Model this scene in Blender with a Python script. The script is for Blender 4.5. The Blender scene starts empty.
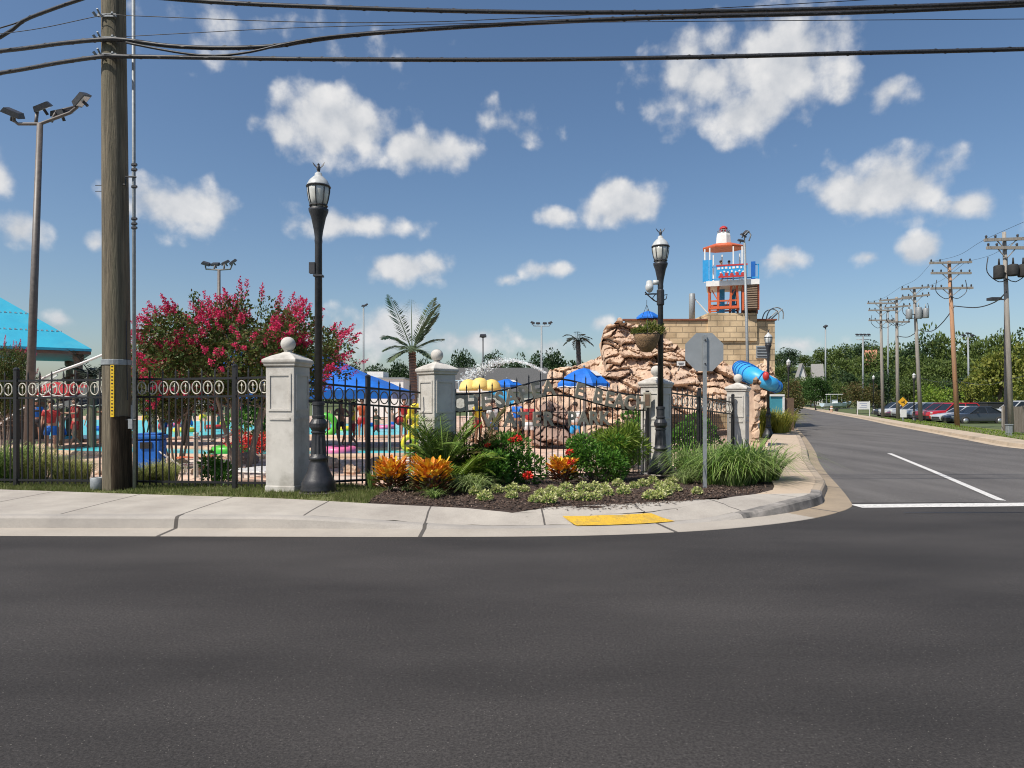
import bpy, bmesh, math, random
from mathutils import Vector, Matrix, noise, Euler
R = math.radians
PI = math.pi
rnd = random.Random(11)
sc = bpy.context.scene
COL = sc.collection

# ------------------------------------------------------------------ camera
F = 682.67; HY = 401.0; EYE = 1.6
cam = bpy.data.cameras.new('camera'); co = bpy.data.objects.new('camera', cam); COL.objects.link(co)
co.location = (0, 0, EYE); co.rotation_euler = (R(90), 0, 0)
cam.lens = 24; cam.sensor_width = 36; cam.shift_y = (HY-384)/1024
cam.clip_start = 0.05; cam.clip_end = 5000
sc.camera = co
# ------------------------------------------------------------------ light
SUN_DIR = Vector((-0.70, -0.56, 0.0)).normalized()
SUN_EL = R(52)
sv = Vector((SUN_DIR.x*math.cos(SUN_EL), SUN_DIR.y*math.cos(SUN_EL), math.sin(SUN_EL)))
sl = bpy.data.lights.new('sun', 'SUN'); sl.energy = 4.2; sl.angle = R(0.53); sl.color = (1, .94, .85)
so = bpy.data.objects.new('sun', sl); COL.objects.link(so)
so.rotation_euler = sv.to_track_quat('Z', 'Y').to_euler()
sc.view_settings.view_transform = 'Standard'; sc.view_settings.look = 'None'
sc.view_settings.exposure = 0.3; sc.view_settings.gamma = 1
sc.view_settings.use_curve_mapping = False
sc.render.film_transparent = False
sc.cycles.max_bounces = 6; sc.cycles.transparent_max_bounces = 8
sc.cycles.use_denoising = True
sc.cycles.pixel_filter_type = 'BLACKMAN_HARRIS'; sc.cycles.filter_width = 1.05

w = bpy.data.worlds.new('World'); sc.world = w; w.use_nodes = True
nt = w.node_tree; N = nt.nodes; L = nt.links
for n in list(N): N.remove(n)
wo = N.new('ShaderNodeOutputWorld'); bg = N.new('ShaderNodeBackground'); L.new(bg.outputs[0], wo.inputs[0])
SKY_STR = 0.075
bg.inputs['Strength'].default_value = SKY_STR
sky = N.new('ShaderNodeTexSky'); sky.sky_type = 'NISHITA'; sky.sun_disc = False
sky.sun_elevation = SUN_EL
sky.sun_rotation = math.atan2(sv.x, sv.y)
sky.air_density = 1.0; sky.dust_density = 1.3; sky.ozone_density = 2.2; sky.altitude = 0
hsv = N.new('ShaderNodeHueSaturation'); hsv.inputs['Saturation'].default_value = 1.10; hsv.inputs['Value'].default_value = 1.25
L.new(sky.outputs[0], hsv.inputs['Color'])

def wmath(op, a, b=None, c=None, clamp=False):
    n = N.new('ShaderNodeMath'); n.operation = op; n.use_clamp = clamp
    for i, v in enumerate((a, b, c)):
        if v is None: continue
        if hasattr(v, 'links'): L.new(v, n.inputs[i])
        else: n.inputs[i].default_value = v
    return n.outputs[0]
tc = N.new('ShaderNodeTexCoord'); sep = N.new('ShaderNodeSeparateXYZ'); L.new(tc.outputs['Generated'], sep.inputs[0])
az = wmath('ARCTAN2', sep.outputs[0], sep.outputs[1]); el = wmath('ARCSINE', sep.outputs[2])
cv = N.new('ShaderNodeCombineXYZ'); L.new(az, cv.inputs[0]); L.new(el, cv.inputs[1])
CLOUDS = [(335,128,75,40,1),(425,152,62,24,1),(325,98,34,18,.8),(515,126,50,17,.42),(180,208,54,30,.95),(20,230,22,17,.7),(0,178,14,18,.55),
 (95,243,14,11,.7),(350,224,84,17,.75),(405,268,50,21,.95),(620,205,50,29,1.0),(556,216,28,12,.6),(790,62,62,58,1.0),(712,80,74,48,.8),
 (748,112,58,30,.95),(893,92,22,16,.65),(884,186,70,34,1.1),(965,205,28,17,.75),(780,260,26,16,.8),(920,250,24,16,.75),(868,257,17,12,.7),
 (545,270,30,11,.65),(507,280,12,9,.6),(385,332,62,32,.85),(470,342,60,20,.85),(550,345,36,14,.7),(60,320,16,12,.6),(800,345,46,13,.5),
 (600,322,16,9,.5),(240,25,60,22,.22),(345,45,50,20,.18),(1120,200,60,40,.9),(-90,150,60,36,.9)]
field = None
for (px, py, rx, ry, wt) in CLOUDS:
    a = math.atan2(px-512, F); e = math.atan2(HY-py, math.hypot(F, px-512))
    s1 = N.new('ShaderNodeVectorMath'); s1.operation = 'SUBTRACT'; L.new(cv.outputs[0], s1.inputs[0]); s1.inputs[1].default_value = (a, e, 0)
    s2 = N.new('ShaderNodeVectorMath'); s2.operation = 'MULTIPLY'; L.new(s1.outputs[0], s2.inputs[0]); s2.inputs[1].default_value = (F/rx, F/ry, 0)
    s3 = N.new('ShaderNodeVectorMath'); s3.operation = 'LENGTH'; L.new(s2.outputs[0], s3.inputs[0])
    v = wmath('MULTIPLY_ADD', s3.outputs[1], -wt, wt)
    field = v if field is None else wmath('MAXIMUM', field, v)
def wnoise(scale, detail, off=(0, 0, 0), rough=.6):
    m = N.new('ShaderNodeVectorMath'); m.operation = 'ADD'; L.new(cv.outputs[0], m.inputs[0]); m.inputs[1].default_value = off
    n = N.new('ShaderNodeTexNoise'); n.inputs['Scale'].default_value = scale; n.inputs['Detail'].default_value = detail
    n.inputs['Roughness'].default_value = rough; L.new(m.outputs[0], n.inputs['Vector']); return n.outputs[0]
n1 = wnoise(16, 8, rough=.56); n2 = wnoise(16, 8, (-.012, .020, 0), .56); n3 = wnoise(5, 4, (3, 1, 0))
puv = N.new('ShaderNodeTexVoronoi'); puv.feature = 'SMOOTH_F1'; puv.inputs['Scale'].default_value = 30; puv.inputs['Smoothness'].default_value = .55
pwn = N.new('ShaderNodeVectorMath'); pwn.operation = 'MULTIPLY_ADD'; pn_ = N.new('ShaderNodeTexNoise'); pn_.inputs['Scale'].default_value = 30; pn_.inputs['Detail'].default_value = 4; L.new(cv.outputs[0], pn_.inputs['Vector'])
L.new(pn_.outputs['Color'], pwn.inputs[0]); pwn.inputs[1].default_value = (.03, .03, .0); L.new(cv.outputs[0], pwn.inputs[2]); L.new(pwn.outputs[0], puv.inputs['Vector'])
puff = wmath('SUBTRACT', .42, puv.outputs['Distance'])
wide = wmath('MULTIPLY_ADD', n3, 2.2, -1.5)           # loose cloud elsewhere in the sky (behind and beside the view)
outside = wmath('GREATER_THAN', wmath('ABSOLUTE', az), 0.85)
field = wmath('MAXIMUM', field, wmath('MULTIPLY_ADD', wmath('MULTIPLY', outside, 1.6), 1.0, wmath('ADD', wide, -1.4)))
field = wmath('MAXIMUM', field, -0.6)
dens = wmath('MULTIPLY_ADD', wmath('ADD', n1, -.5), 1.55, wmath('MULTIPLY_ADD', puff, .62, wmath('ADD', field, .08)))
mr = N.new('ShaderNodeMapRange'); mr.interpolation_type = 'SMOOTHSTEP'; L.new(dens, mr.inputs[0])
mr.inputs[1].default_value = 0.06; mr.inputs[2].default_value = 0.66; mr.inputs[3].default_value = 0; mr.inputs[4].default_value = .94
shade = wmath('MULTIPLY_ADD', wmath('SUBTRACT', n1, n2), 1.7, wmath('MULTIPLY_ADD', puff, .6, .60), True)
cmix = N.new('ShaderNodeMix'); cmix.data_type = 'RGBA'; L.new(shade, cmix.inputs['Factor'])
k = 0.075/SKY_STR
cmix.inputs['A'].default_value = (5.2*k, 5.6*k, 6.2*k, 1); cmix.inputs['B'].default_value = (9.3*k, 9.2*k, 9.1*k, 1)
smix = N.new('ShaderNodeMix'); smix.data_type = 'RGBA'; L.new(mr.outputs[0], smix.inputs['Factor'])
L.new(hsv.outputs[0], smix.inputs['A']); L.new(cmix.outputs['Result'], smix.inputs['B']); L.new(smix.outputs['Result'], bg.inputs['Color'])

# ------------------------------------------------------------------ helpers
def P(px, py, Y): return Vector(((px-512)/F*Y, Y, EYE+(HY-py)/F*Y))
def X(px, Y): return (px-512)/F*Y
def Z(py, Y): return EYE+(HY-py)/F*Y

class MB:
    def __init__(s): s.v = []; s.f = []
    def quad(s, a, b, c, d):
        i = len(s.v); s.v += [a, b, c, d]; s.f.append((i, i+1, i+2, i+3)); return s
    def tri(s, a, b, c):
        i = len(s.v); s.v += [a, b, c]; s.f.append((i, i+1, i+2)); return s
    def box(s, cx, cy, cz, sx, sy, sz, rz=0, ry=0, rx=0, taper=1.0):
        i = len(s.v); M = Euler((rx, ry, rz)).to_matrix(); c = Vector((cx, cy, cz))
        for dz in (-.5, .5):
            t = taper if dz > 0 else 1
            for dx, dy in ((-.5, -.5), (.5, -.5), (.5, .5), (-.5, .5)):
                s.v.append(c + M @ Vector((dx*sx*t, dy*sy*t, dz*sz)))
        s.f += [(i+3, i+2, i+1, i), (i+4, i+5, i+6, i+7)] + [(i+k, i+(k+1) % 4, i+4+(k+1) % 4, i+4+k) for k in range(4)]
        return s
    def bar(s, a, b, wd, ht=None):
        a = Vector(a); b = Vector(b); d = b-a; ht = ht or wd
        M = d.to_track_quat('Z', 'Y').to_matrix(); i = len(s.v)
        for e in (a, b):
            for dx, dy in ((-.5, -.5), (.5, -.5), (.5, .5), (-.5, .5)): s.v.append(e + M @ Vector((dx*wd, dy*ht, 0)))
        s.f += [(i+3, i+2, i+1, i), (i+4, i+5, i+6, i+7)] + [(i+k, i+(k+1) % 4, i+4+(k+1) % 4, i+4+k) for k in range(4)]
        return s
    def tube(s, pts, rad, n=8, cap=True, squash=1.0):
        pts = [Vector(p) for p in pts]
        if not hasattr(rad, '__len__'): rad = [rad]*len(pts)
        base = len(s.v); up = None
        for k, p in enumerate(pts):
            d = (pts[min(k+1, len(pts)-1)] - pts[max(k-1, 0)]).normalized()
            if up is None: up = Vector((0, 0, 1)) if abs(d.z) < .9 else Vector((1, 0, 0))
            sx = d.cross(up).normalized(); up = sx.cross(d).normalized()
            for j in range(n):
                t = 2*PI*j/n
                s.v.append(p + sx*math.cos(t)*rad[k] + up*math.sin(t)*rad[k]*squash)
        for k in range(len(pts)-1):
            for j in range(n):
                a = base+k*n+j; b = base+k*n+(j+1) % n
                s.f.append((a, b, b+n, a+n))
        if cap:
            s.f.append(tuple(base+j for j in range(n))[::-1]); s.f.append(tuple(base+(len(pts)-1)*n+j for j in range(n)))
        return s
    def lathe(s, prof, n=16, c=(0, 0, 0), rot=0, sq=1.0):
        base = len(s.v); c = Vector(c)
        for (r, z) in prof:
            for j in range(n):
                t = 2*PI*j/n+rot; s.v.append(c+Vector((r*math.cos(t), r*math.sin(t)*sq, z)))
        for k in range(len(prof)-1):
            for j in range(n):
                a = base+k*n+j; b = base+k*n+(j+1) % n; s.f.append((a, b, b+n, a+n))
        s.f.append(tuple(base+j for j in range(n))[::-1]); s.f.append(tuple(base+(len(prof)-1)*n+j for j in range(n)))
        return s
    def ball(s, c, r, nu=12, nv=8, sz=1.0):
        return s.lathe([(max(r*math.sin(PI*k/nv), 1e-4), -r*sz*math.cos(PI*k/nv)) for k in range(nv+1)], nu, c)
    def ring(s, c, ux, uy, a, b, r, n=16, m=5):
        c = Vector(c); ux = Vector(ux).normalized(); uy = Vector(uy).normalized(); nz = ux.cross(uy); base = len(s.v)
        for k in range(n):
            t = 2*PI*k/n; p = c+ux*a*math.cos(t)+uy*b*math.sin(t); o = (ux*math.cos(t)+uy*math.sin(t)).normalized()
            for j in range(m):
                q = 2*PI*j/m; s.v.append(p+o*r*math.cos(q)+nz*r*math.sin(q))
        for k in range(n):
            for j in range(m):
                s.f.append((base+k*m+j, base+((k+1) % n)*m+j, base+((k+1) % n)*m+(j+1) % m, base+k*m+(j+1) % m))
        return s
    def leaf(s, p, d, up, ln, wd):
        d = d.normalized(); side = d.cross(up)
        if side.length < 1e-3: side = Vector((1, 0, 0))
        side.normalize()
        return s.quad(p, p+d*ln*.5+side*wd*.5, p+d*ln, p+d*ln*.5-side*wd*.5)
    def prism(s, poly, z0, z1):
        i = len(s.v); n = len(poly)
        s.v += [Vector((p[0], p[1], z0)) for p in poly] + [Vector((p[0], p[1], z1)) for p in poly]
        s.f += [tuple(range(i+n-1, i-1, -1)), tuple(range(i+n, i+2*n))] + [(i+k, i+(k+1) % n, i+n+(k+1) % n, i+n+k) for k in range(n)]
        return s
    def mesh(s, name, mat, smooth=False):
        me = bpy.data.meshes.new(name); me.from_pydata([tuple(v) for v in s.v], [], s.f)
        if mat: me.materials.append(mat)
        if smooth: me.polygons.foreach_set('use_smooth', [True]*len(me.polygons))
        me.update(); return me
    def build(s, name, mat, parent=None, smooth=False, bevel=0):
        o = bpy.data.objects.new(name, s.mesh(name, mat, smooth)); COL.objects.link(o)
        if parent: o.parent = parent
        if bevel:
            m = o.modifiers.new('bevel', 'BEVEL'); m.width = bevel; m.segments = 2; m.limit_method = 'ANGLE'
        return o

def thing(name, label, cat, loc=(0, 0, 0), rz=0, group=None):
    o = bpy.data.objects.new(name, None); COL.objects.link(o); o.location = loc; o.rotation_euler = (0, 0, rz)
    o.empty_display_size = .1
    return tag(o, label, cat, group)
def tag(o, label, cat, group=None):
    o['label'] = label; o['category'] = cat
    if group: o['group'] = group
    return o
def struct(o): o['kind'] = 'structure'; return o
def stuff(o, label=None, cat=None):
    o['kind'] = 'stuff'
    if label: o['label'] = label; o['category'] = cat
    return o
def dup(root, loc, rz=0, label=None, group=None, sc_=None):
    r = root.copy(); COL.objects.link(r); r.location = loc; r.rotation_euler = (0, 0, rz)
    if sc_: r.scale = (sc_,)*3 if not hasattr(sc_, '__len__') else sc_
    if label: r['label'] = label
    if group: r['group'] = group
    for ch in list(root.children):
        c = ch.copy(); COL.objects.link(c); c.parent = r
        for g in list(ch.children):
            d = g.copy(); COL.objects.link(d); d.parent = c
    return r
def inst(name, me, parent, loc=(0, 0, 0), rot=(0, 0, 0), sc_=1):
    o = bpy.data.objects.new(name, me); COL.objects.link(o); o.parent = parent; o.location = loc; o.rotation_euler = rot
    o.scale = (sc_,)*3 if not hasattr(sc_, '__len__') else sc_
    return o

def nd(t, kind, **kw):
    n = t.nodes.new(kind)
    for k_, v in kw.items(): n.inputs[k_].default_value = v
    return n
def c4(c): return (c[0], c[1], c[2], 1)
def pm(name, c1, c2=None, scale=8, rough=.7, bump=0.0, bscale=None, metal=0, detail=5, stretch=(1, 1, 1), spec=None, c3=None, s3=2, coat=0):
    """painted / mineral surface: two tones mixed by noise, an optional third blotch tone, bump"""
    m = bpy.data.materials.new(name); m.use_nodes = True; t = m.node_tree; b = t.nodes['Principled BSDF']
    b.inputs['Roughness'].default_value = rough; b.inputs['Metallic'].default_value = metal
    if spec is not None: b.inputs['Specular IOR Level'].default_value = spec
    if coat: b.inputs['Coat Weight'].default_value = coat; b.inputs['Coat Roughness'].default_value = .06
    c2 = c2 or tuple(x*.82 for x in c1)
    tcn = t.nodes.new('ShaderNodeTexCoord'); mp = nd(t, 'ShaderNodeMapping', Scale=stretch); t.links.new(tcn.outputs['Object'], mp.inputs[0])
    n = nd(t, 'ShaderNodeTexNoise', Scale=scale, Detail=detail, Roughness=.6); t.links.new(mp.outputs[0], n.inputs['Vector'])
    r = t.nodes.new('ShaderNodeMapRange'); r.inputs[1].default_value = .35; r.inputs[2].default_value = .65; t.links.new(n.outputs[0], r.inputs[0])
    mx = t.nodes.new('ShaderNodeMix'); mx.data_type = 'RGBA'; mx.inputs['A'].default_value = c4(c1); mx.inputs['B'].default_value = c4(c2)
    t.links.new(r.outputs[0], mx.inputs['Factor']); out = mx.outputs['Result']
    if c3:
        n3_ = nd(t, 'ShaderNodeTexNoise', Scale=s3, Detail=6, Roughness=.65); t.links.new(mp.outputs[0], n3_.inputs['Vector'])
        r3 = t.nodes.new('ShaderNodeMapRange'); r3.inputs[1].default_value = .5; r3.inputs[2].default_value = .72; t.links.new(n3_.outputs[0], r3.inputs[0])
        m3 = t.nodes.new('ShaderNodeMix'); m3.data_type = 'RGBA'; t.links.new(out, m3.inputs['A']); m3.inputs['B'].default_value = c4(c3)
        t.links.new(r3.outputs[0], m3.inputs['Factor']); out = m3.outputs['Result']
    t.links.new(out, b.inputs['Base Color'])
    if bump:
        nb = nd(t, 'ShaderNodeTexNoise', Scale=bscale or scale*3, Detail=4); t.links.new(mp.outputs[0], nb.inputs['Vector'])
        bp = nd(t, 'ShaderNodeBump', Strength=bump, Distance=.02); t.links.new(nb.outputs[0], bp.inputs['Height']); t.links.new(bp.outputs[0], b.inputs['Normal'])
    return m
def leafmat(name, cols, trans=.25, rough=.55):
    """each leaf picks its own tone"""
    m = bpy.data.materials.new(name); m.use_nodes = True; t = m.node_tree; b = t.nodes['Principled BSDF']
    g = t.nodes.new('ShaderNodeNewGeometry'); cr = t.nodes.new('ShaderNodeValToRGB'); t.links.new(g.outputs['Random Per Island'], cr.inputs[0])
    e = cr.color_ramp.elements
    while len(e) < len(cols): e.new(.5)
    for i, c in enumerate(cols): e[i].position = i/(len(cols)-1); e[i].color = c4(c)
    b.inputs['Roughness'].default_value = rough; b.inputs['Specular IOR Level'].default_value = .3
    t.links.new(cr.outputs[0], b.inputs['Base Color'])
    if trans:
        tr = t.nodes.new('ShaderNodeBsdfTranslucent'); t.links.new(cr.outputs[0], tr.inputs[0])
        ms = t.nodes.new('ShaderNodeMixShader'); ms.inputs[0].default_value = trans
        t.links.new(b.outputs[0], ms.inputs[1]); t.links.new(tr.outputs[0], ms.inputs[2]); t.links.new(ms.outputs[0], t.nodes['Material Output'].inputs[0])
    return m

# ------------------------------------------------------------------ materials
M = {}
M['black'] = pm('black_iron', (.012, .012, .014), (.02, .019, .02), 30, .42)
M['lampblack'] = pm('lamp_iron', (.018, .019, .023), (.035, .035, .038), 14, .45, .15, 60)
M['cream'] = pm('cream_paint', (.62, .59, .50), (.5, .47, .39), 30, .5)
M['stucco'] = pm('white_stucco', (.60, .57, .52), (.49, .465, .42), 3, .85, .35, 120, c3=(.33, .305, .265), s3=2.4)
M['wood'] = pm('pole_wood', (.20, .165, .11), (.085, .07, .048), 4, .85, .9, 14, stretch=(7, 7, .30), c3=(.13, .12, .075), s3=.9, detail=9)
M['sheath'] = pm('dark_sheath', (.060, .045, .031), (.024, .018, .013), 5, .9, .5, 18, spec=.1, stretch=(6, 6, .4))
M['wood_grey'] = pm('grey_pole_wood', (.33, .30, .26), (.22, .20, .18), 4, .85, .4, 14, stretch=(5, 5, .4))
M['wood_red'] = pm('red_pole_wood', (.46, .24, .12), (.33, .20, .13), 3, .85, .4, 14, stretch=(5, 5, .3))
M['galv'] = pm('galvanised', (.30, .32, .33), (.22, .24, .25), 14, .55, .1, 50, metal=.2)
M['brown_metal'] = pm('brown_metal', (.16, .135, .12), (.11, .095, .085), 10, .5)
M['coping'] = pm('coping_brown', (.24, .085, .05), (.18, .06, .04), 6, .8)
M['dark_metal'] = pm('dark_metal', (.05, .05, .055), (.03, .03, .034), 12, .5)
M['sign_back'] = pm('sign_back', (.36, .38, .39), (.30, .32, .33), 3, .5, metal=.3)
M['glass_lamp'] = pm('lamp_glass', (.62, .62, .58), (.5, .5, .46), 14, .12)
M['lampcap'] = pm('lamp_cap', (.55, .56, .55), (.42, .43, .42), 12, .3)
M['wire'] = pm('wire_black', (.012, .012, .014), (.04, .04, .045), 40, .5, stretch=(1, 1, 1))
M['yellow'] = pm('yellow_plastic', (.80, .52, .02), (.7, .45, .02), 12, .5)
M['white'] = pm('white_paint', (.78, .77, .74), (.68, .67, .65), 6, .5)
M['red'] = pm('red_paint', (.50, .035, .035), (.40, .03, .03), 6, .5)
M['orange'] = pm('orange_red_paint', (.60, .12, .035), (.45, .09, .03), 6, .5)
M['blue'] = pm('blue_fabric', (.01, .16, .62), (.008, .12, .50), 5, .6)
M['blue_dk'] = pm('blue_tarp', (.008, .13, .48), (.006, .10, .38), 2, .45)
M['sky_blue'] = pm('bright_blue_paint', (.03, .33, .68), (.025, .27, .58), 5, .4)
M['slide'] = pm('slide_blue', (.03, .38, .72), (.03, .31, .62), 3, .45, c3=(.10, .42, .66), s3=1.5)
M['teal'] = pm('teal_roof', (.035, .40, .56), (.03, .34, .50), 1.2, .5, c3=(.08, .42, .54), s3=.8)
M['canary'] = pm('canary', (.86, .66, .04), (.78, .58, .04), 5, .4)
M['canvas_y'] = pm('yellow_canvas', (.78, .58, .18), (.72, .52, .15), 5, .6)
M['green_pl'] = pm('green_plastic', (.1, .5, .05), (.08, .42, .04), 5, .4)
M['thatch'] = pm('thatch', (.10, .11, .11), (.05, .055, .055), 20, .9, stretch=(8, 8, 1))
M['tan_letters'] = pm('weathered_letters', (.37, .335, .26), (.29, .265, .205), 20, .55, c3=(.20, .18, .13), s3=9)
M['rubber'] = pm('rubber', (.02, .02, .02), (.03, .03, .03), 10, .8)
M['carglass'] = pm('car_glass', (.015, .018, .02), (.02, .024, .028), 4, .06)
M['chrome'] = pm('hub', (.6, .6, .6), (.5, .5, .5), 8, .3, metal=.8)
M['brown'] = pm('brown_panel', (.16, .10, .06), (.12, .075, .05), 8, .7)
M['rooflight'] = pm('roof_light', (.30, .29, .28), (.24, .23, .22), 6, .8)
M['roofgrey'] = pm('roof_grey', (.10, .10, .10), (.07, .07, .07), 6, .8)
M['skin'] = [pm('skin_a', (.46, .26, .18), (.42, .23, .15), 8, .6), pm('skin_b', (.30, .16, .09), (.27, .14, .08), 8, .6)]
M['hair'] = pm('hair', (.04, .025, .015), (.07, .045, .03), 30, .6)
M['mulch_soil'] = pm('mulch_soil', (.035, .022, .016), (.06, .04, .03), 22, .95, .9, 40)

def asphalt(name, a, b, speck, warm=(1, 1, 1), streak=(.16, .42, 1), rz=0):
    m = bpy.data.materials.new(name); m.use_nodes = True; t = m.node_tree; p = t.nodes['Principled BSDF']
    tcn = t.nodes.new('ShaderNodeTexCoord')
    mp = nd(t, 'ShaderNodeMapping', Scale=streak, Rotation=(0, 0, rz)); t.links.new(tcn.outputs['Object'], mp.inputs[0])
    n1_ = nd(t, 'ShaderNodeTexNoise', Scale=1.3, Detail=5, Roughness=.55); t.links.new(mp.outputs[0], n1_.inputs['Vector'])
    n2_ = nd(t, 'ShaderNodeTexNoise', Scale=75, Detail=6, Roughness=.85); t.links.new(tcn.outputs['Object'], n2_.inputs['Vector'])
    n4_ = nd(t, 'ShaderNodeTexNoise', Scale=42, Detail=6, Roughness=.92); t.links.new(tcn.outputs['Object'], n4_.inputs['Vector'])
    n5_ = nd(t, 'ShaderNodeTexNoise', Scale=.9, Detail=7, Roughness=.7); t.links.new(tcn.outputs['Object'], n5_.inputs['Vector'])
    vo = nd(t, 'ShaderNodeTexVoronoi', Scale=120); t.links.new(tcn.outputs['Object'], vo.inputs['Vector'])
    r1 = t.nodes.new('ShaderNodeMapRange'); r1.inputs[1].default_value = .36; r1.inputs[2].default_value = .66; t.links.new(n1_.outputs[0], r1.inputs[0])
    mx = t.nodes.new('ShaderNodeMix'); mx.data_type = 'RGBA'; mx.inputs['A'].default_value = c4(a); mx.inputs['B'].default_value = c4(b); t.links.new(r1.outputs[0], mx.inputs['Factor'])
    r2 = t.nodes.new('ShaderNodeMapRange'); r2.inputs[1].default_value = .3; r2.inputs[2].default_value = .72; r2.inputs[3].default_value = .10; r2.inputs[4].default_value = 2.3; t.links.new(n2_.outputs[0], r2.inputs[0])
    mu = t.nodes.new('ShaderNodeVectorMath'); mu.operation = 'SCALE'; t.links.new(mx.outputs['Result'], mu.inputs[0]); t.links.new(r2.outputs[0], mu.inputs['Scale'])
    # light aggregate: a few bright stones
    sx = t.nodes.new('ShaderNodeSeparateColor'); t.links.new(vo.outputs['Color'], sx.inputs[0])
    gt = t.nodes.new('ShaderNodeMath'); gt.operation = 'GREATER_THAN'; gt.inputs[1].default_value = 1-speck; t.links.new(sx.outputs[0], gt.inputs[0])
    lt = t.nodes.new('ShaderNodeMath'); lt.operation = 'LESS_THAN'; lt.inputs[1].default_value = .35; t.links.new(vo.outputs['Distance'], lt.inputs[0])
    an = t.nodes.new('ShaderNodeMath'); an.operation = 'MULTIPLY'; t.links.new(gt.outputs[0], an.inputs[0]); t.links.new(lt.outputs[0], an.inputs[1])
    m2 = t.nodes.new('ShaderNodeMix'); m2.data_type = 'RGBA'; t.links.new(an.outputs[0], m2.inputs['Factor']); r4 = t.nodes.new('ShaderNodeMapRange'); r4.inputs[1].default_value = .36; r4.inputs[2].default_value = .64; r4.inputs[3].default_value = .58; r4.inputs[4].default_value = 1.5; t.links.new(n4_.outputs[0], r4.inputs[0])
    r5 = t.nodes.new('ShaderNodeMapRange'); r5.inputs[1].default_value = .62; r5.inputs[2].default_value = .74; r5.inputs[3].default_value = 1.0; r5.inputs[4].default_value = .72; t.links.new(n5_.outputs[0], r5.inputs[0])
    pr = t.nodes.new('ShaderNodeMath'); pr.operation = 'MULTIPLY'; t.links.new(r4.outputs[0], pr.inputs[0]); t.links.new(r5.outputs[0], pr.inputs[1])
    mu2 = t.nodes.new('ShaderNodeVectorMath'); mu2.operation = 'SCALE'; t.links.new(mu.outputs[0], mu2.inputs[0]); t.links.new(pr.outputs[0], mu2.inputs['Scale'])
    t.links.new(mu2.outputs[0], m2.inputs['A']); m2.inputs['B'].default_value = (.20, .185, .165, 1)
    t.links.new(m2.outputs['Result'], p.inputs['Base Color']); p.inputs['Roughness'].default_value = .85; p.inputs['Specular IOR Level'].default_value = .3
    bp = nd(t, 'ShaderNodeBump', Strength=.6, Distance=.006); t.links.new(n2_.outputs[0], bp.inputs['Height']); t.links.new(bp.outputs[0], p.inputs['Normal'])
    return m
M['asphalt'] = asphalt('asphalt_main', (.025, .0225, .0212), (.050, .0452, .0420), .016)
M['asphalt2'] = asphalt('asphalt_side', (.080, .074, .070), (.12, .112, .105), .01, streak=(.7, .12, 1), rz=R(20))
M['lot'] = asphalt('asphalt_lot', (.12, .12, .12), (.16, .155, .15), .02)

def concrete(name, a, b, joint=1.52):
    m = bpy.data.materials.new(name); m.use_nodes = True; t = m.node_tree; p = t.nodes['Principled BSDF']; p.inputs['Roughness'].default_value = .9
    tcn = t.nodes.new('ShaderNodeTexCoord')
    n1_ = nd(t, 'ShaderNodeTexNoise', Scale=1.1, Detail=8, Roughness=.68); t.links.new(tcn.outputs['Object'], n1_.inputs['Vector'])
    n2_ = nd(t, 'ShaderNodeTexNoise', Scale=120, Detail=2); t.links.new(tcn.outputs['Object'], n2_.inputs['Vector'])
    r1 = t.nodes.new('ShaderNodeMapRange'); r1.inputs[1].default_value = .35; r1.inputs[2].default_value = .68; t.links.new(n1_.outputs[0], r1.inputs[0])
    mx = t.nodes.new('ShaderNodeMix'); mx.data_type = 'RGBA'; mx.inputs['A'].default_value = c4(a); mx.inputs['B'].default_value = c4(b); t.links.new(r1.outputs[0], mx.inputs['Factor'])
    r2 = t.nodes.new('ShaderNodeMapRange'); r2.inputs[1].default_value = .25; r2.inputs[2].default_value = .75; r2.inputs[3].default_value = .8; r2.inputs[4].default_value = 1.15; t.links.new(n2_.outputs[0], r2.inputs[0])
    mu = t.nodes.new('ShaderNodeVectorMath'); mu.operation = 'SCALE'; t.links.new(mx.outputs['Result'], mu.inputs[0]); t.links.new(r2.outputs[0], mu.inputs['Scale'])
    at = t.nodes.new('ShaderNodeAttribute'); at.attribute_name = 'run'
    dv = t.nodes.new('ShaderNodeMath'); dv.operation = 'DIVIDE'; dv.inputs[1].default_value = joint; t.links.new(at.outputs['Fac'], dv.inputs[0])
    fr = t.nodes.new('ShaderNodeMath'); fr.operation = 'FRACT'; t.links.new(dv.outputs[0], fr.inputs[0])
    lt = t.nodes.new('ShaderNodeMath'); lt.operation = 'LESS_THAN'; lt.inputs[1].default_value = .016; t.links.new(fr.outputs[0], lt.inputs[0])
    m2 = t.nodes.new('ShaderNodeMix'); m2.data_type = 'RGBA'; t.links.new(lt.outputs[0], m2.inputs['Factor']); t.links.new(mu.outputs[0], m2.inputs['A']); m2.inputs['B'].default_value = (.09, .08, .07, 1)
    t.links.new(m2.outputs['Result'], p.inputs['Base Color'])
    bp = nd(t, 'ShaderNodeBump', Strength=.25, Distance=.006); t.links.new(n2_.outputs[0], bp.inputs['Height']); t.links.new(bp.outputs[0], p.inputs['Normal'])
    return m
M['conc'] = concrete('concrete_light', (.47, .43, .37), (.33, .295, .255), 1.55)
M['conc_tan'] = concrete('concrete_tan', (.52, .41, .30), (.46, .36, .26), 60)
M['kerb'] = concrete('kerb_concrete', (.41, .375, .33), (.31, .285, .255), 3.1)
M['kerb_tan'] = concrete('kerb_tan', (.45, .36, .265), (.33, .265, .20), 3.1)
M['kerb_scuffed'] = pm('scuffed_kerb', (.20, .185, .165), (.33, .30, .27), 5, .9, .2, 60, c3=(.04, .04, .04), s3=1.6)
M['pink'] = pm('pink_plastic', (.75, .18, .35), (.68, .15, .3), 5, .4)
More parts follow.
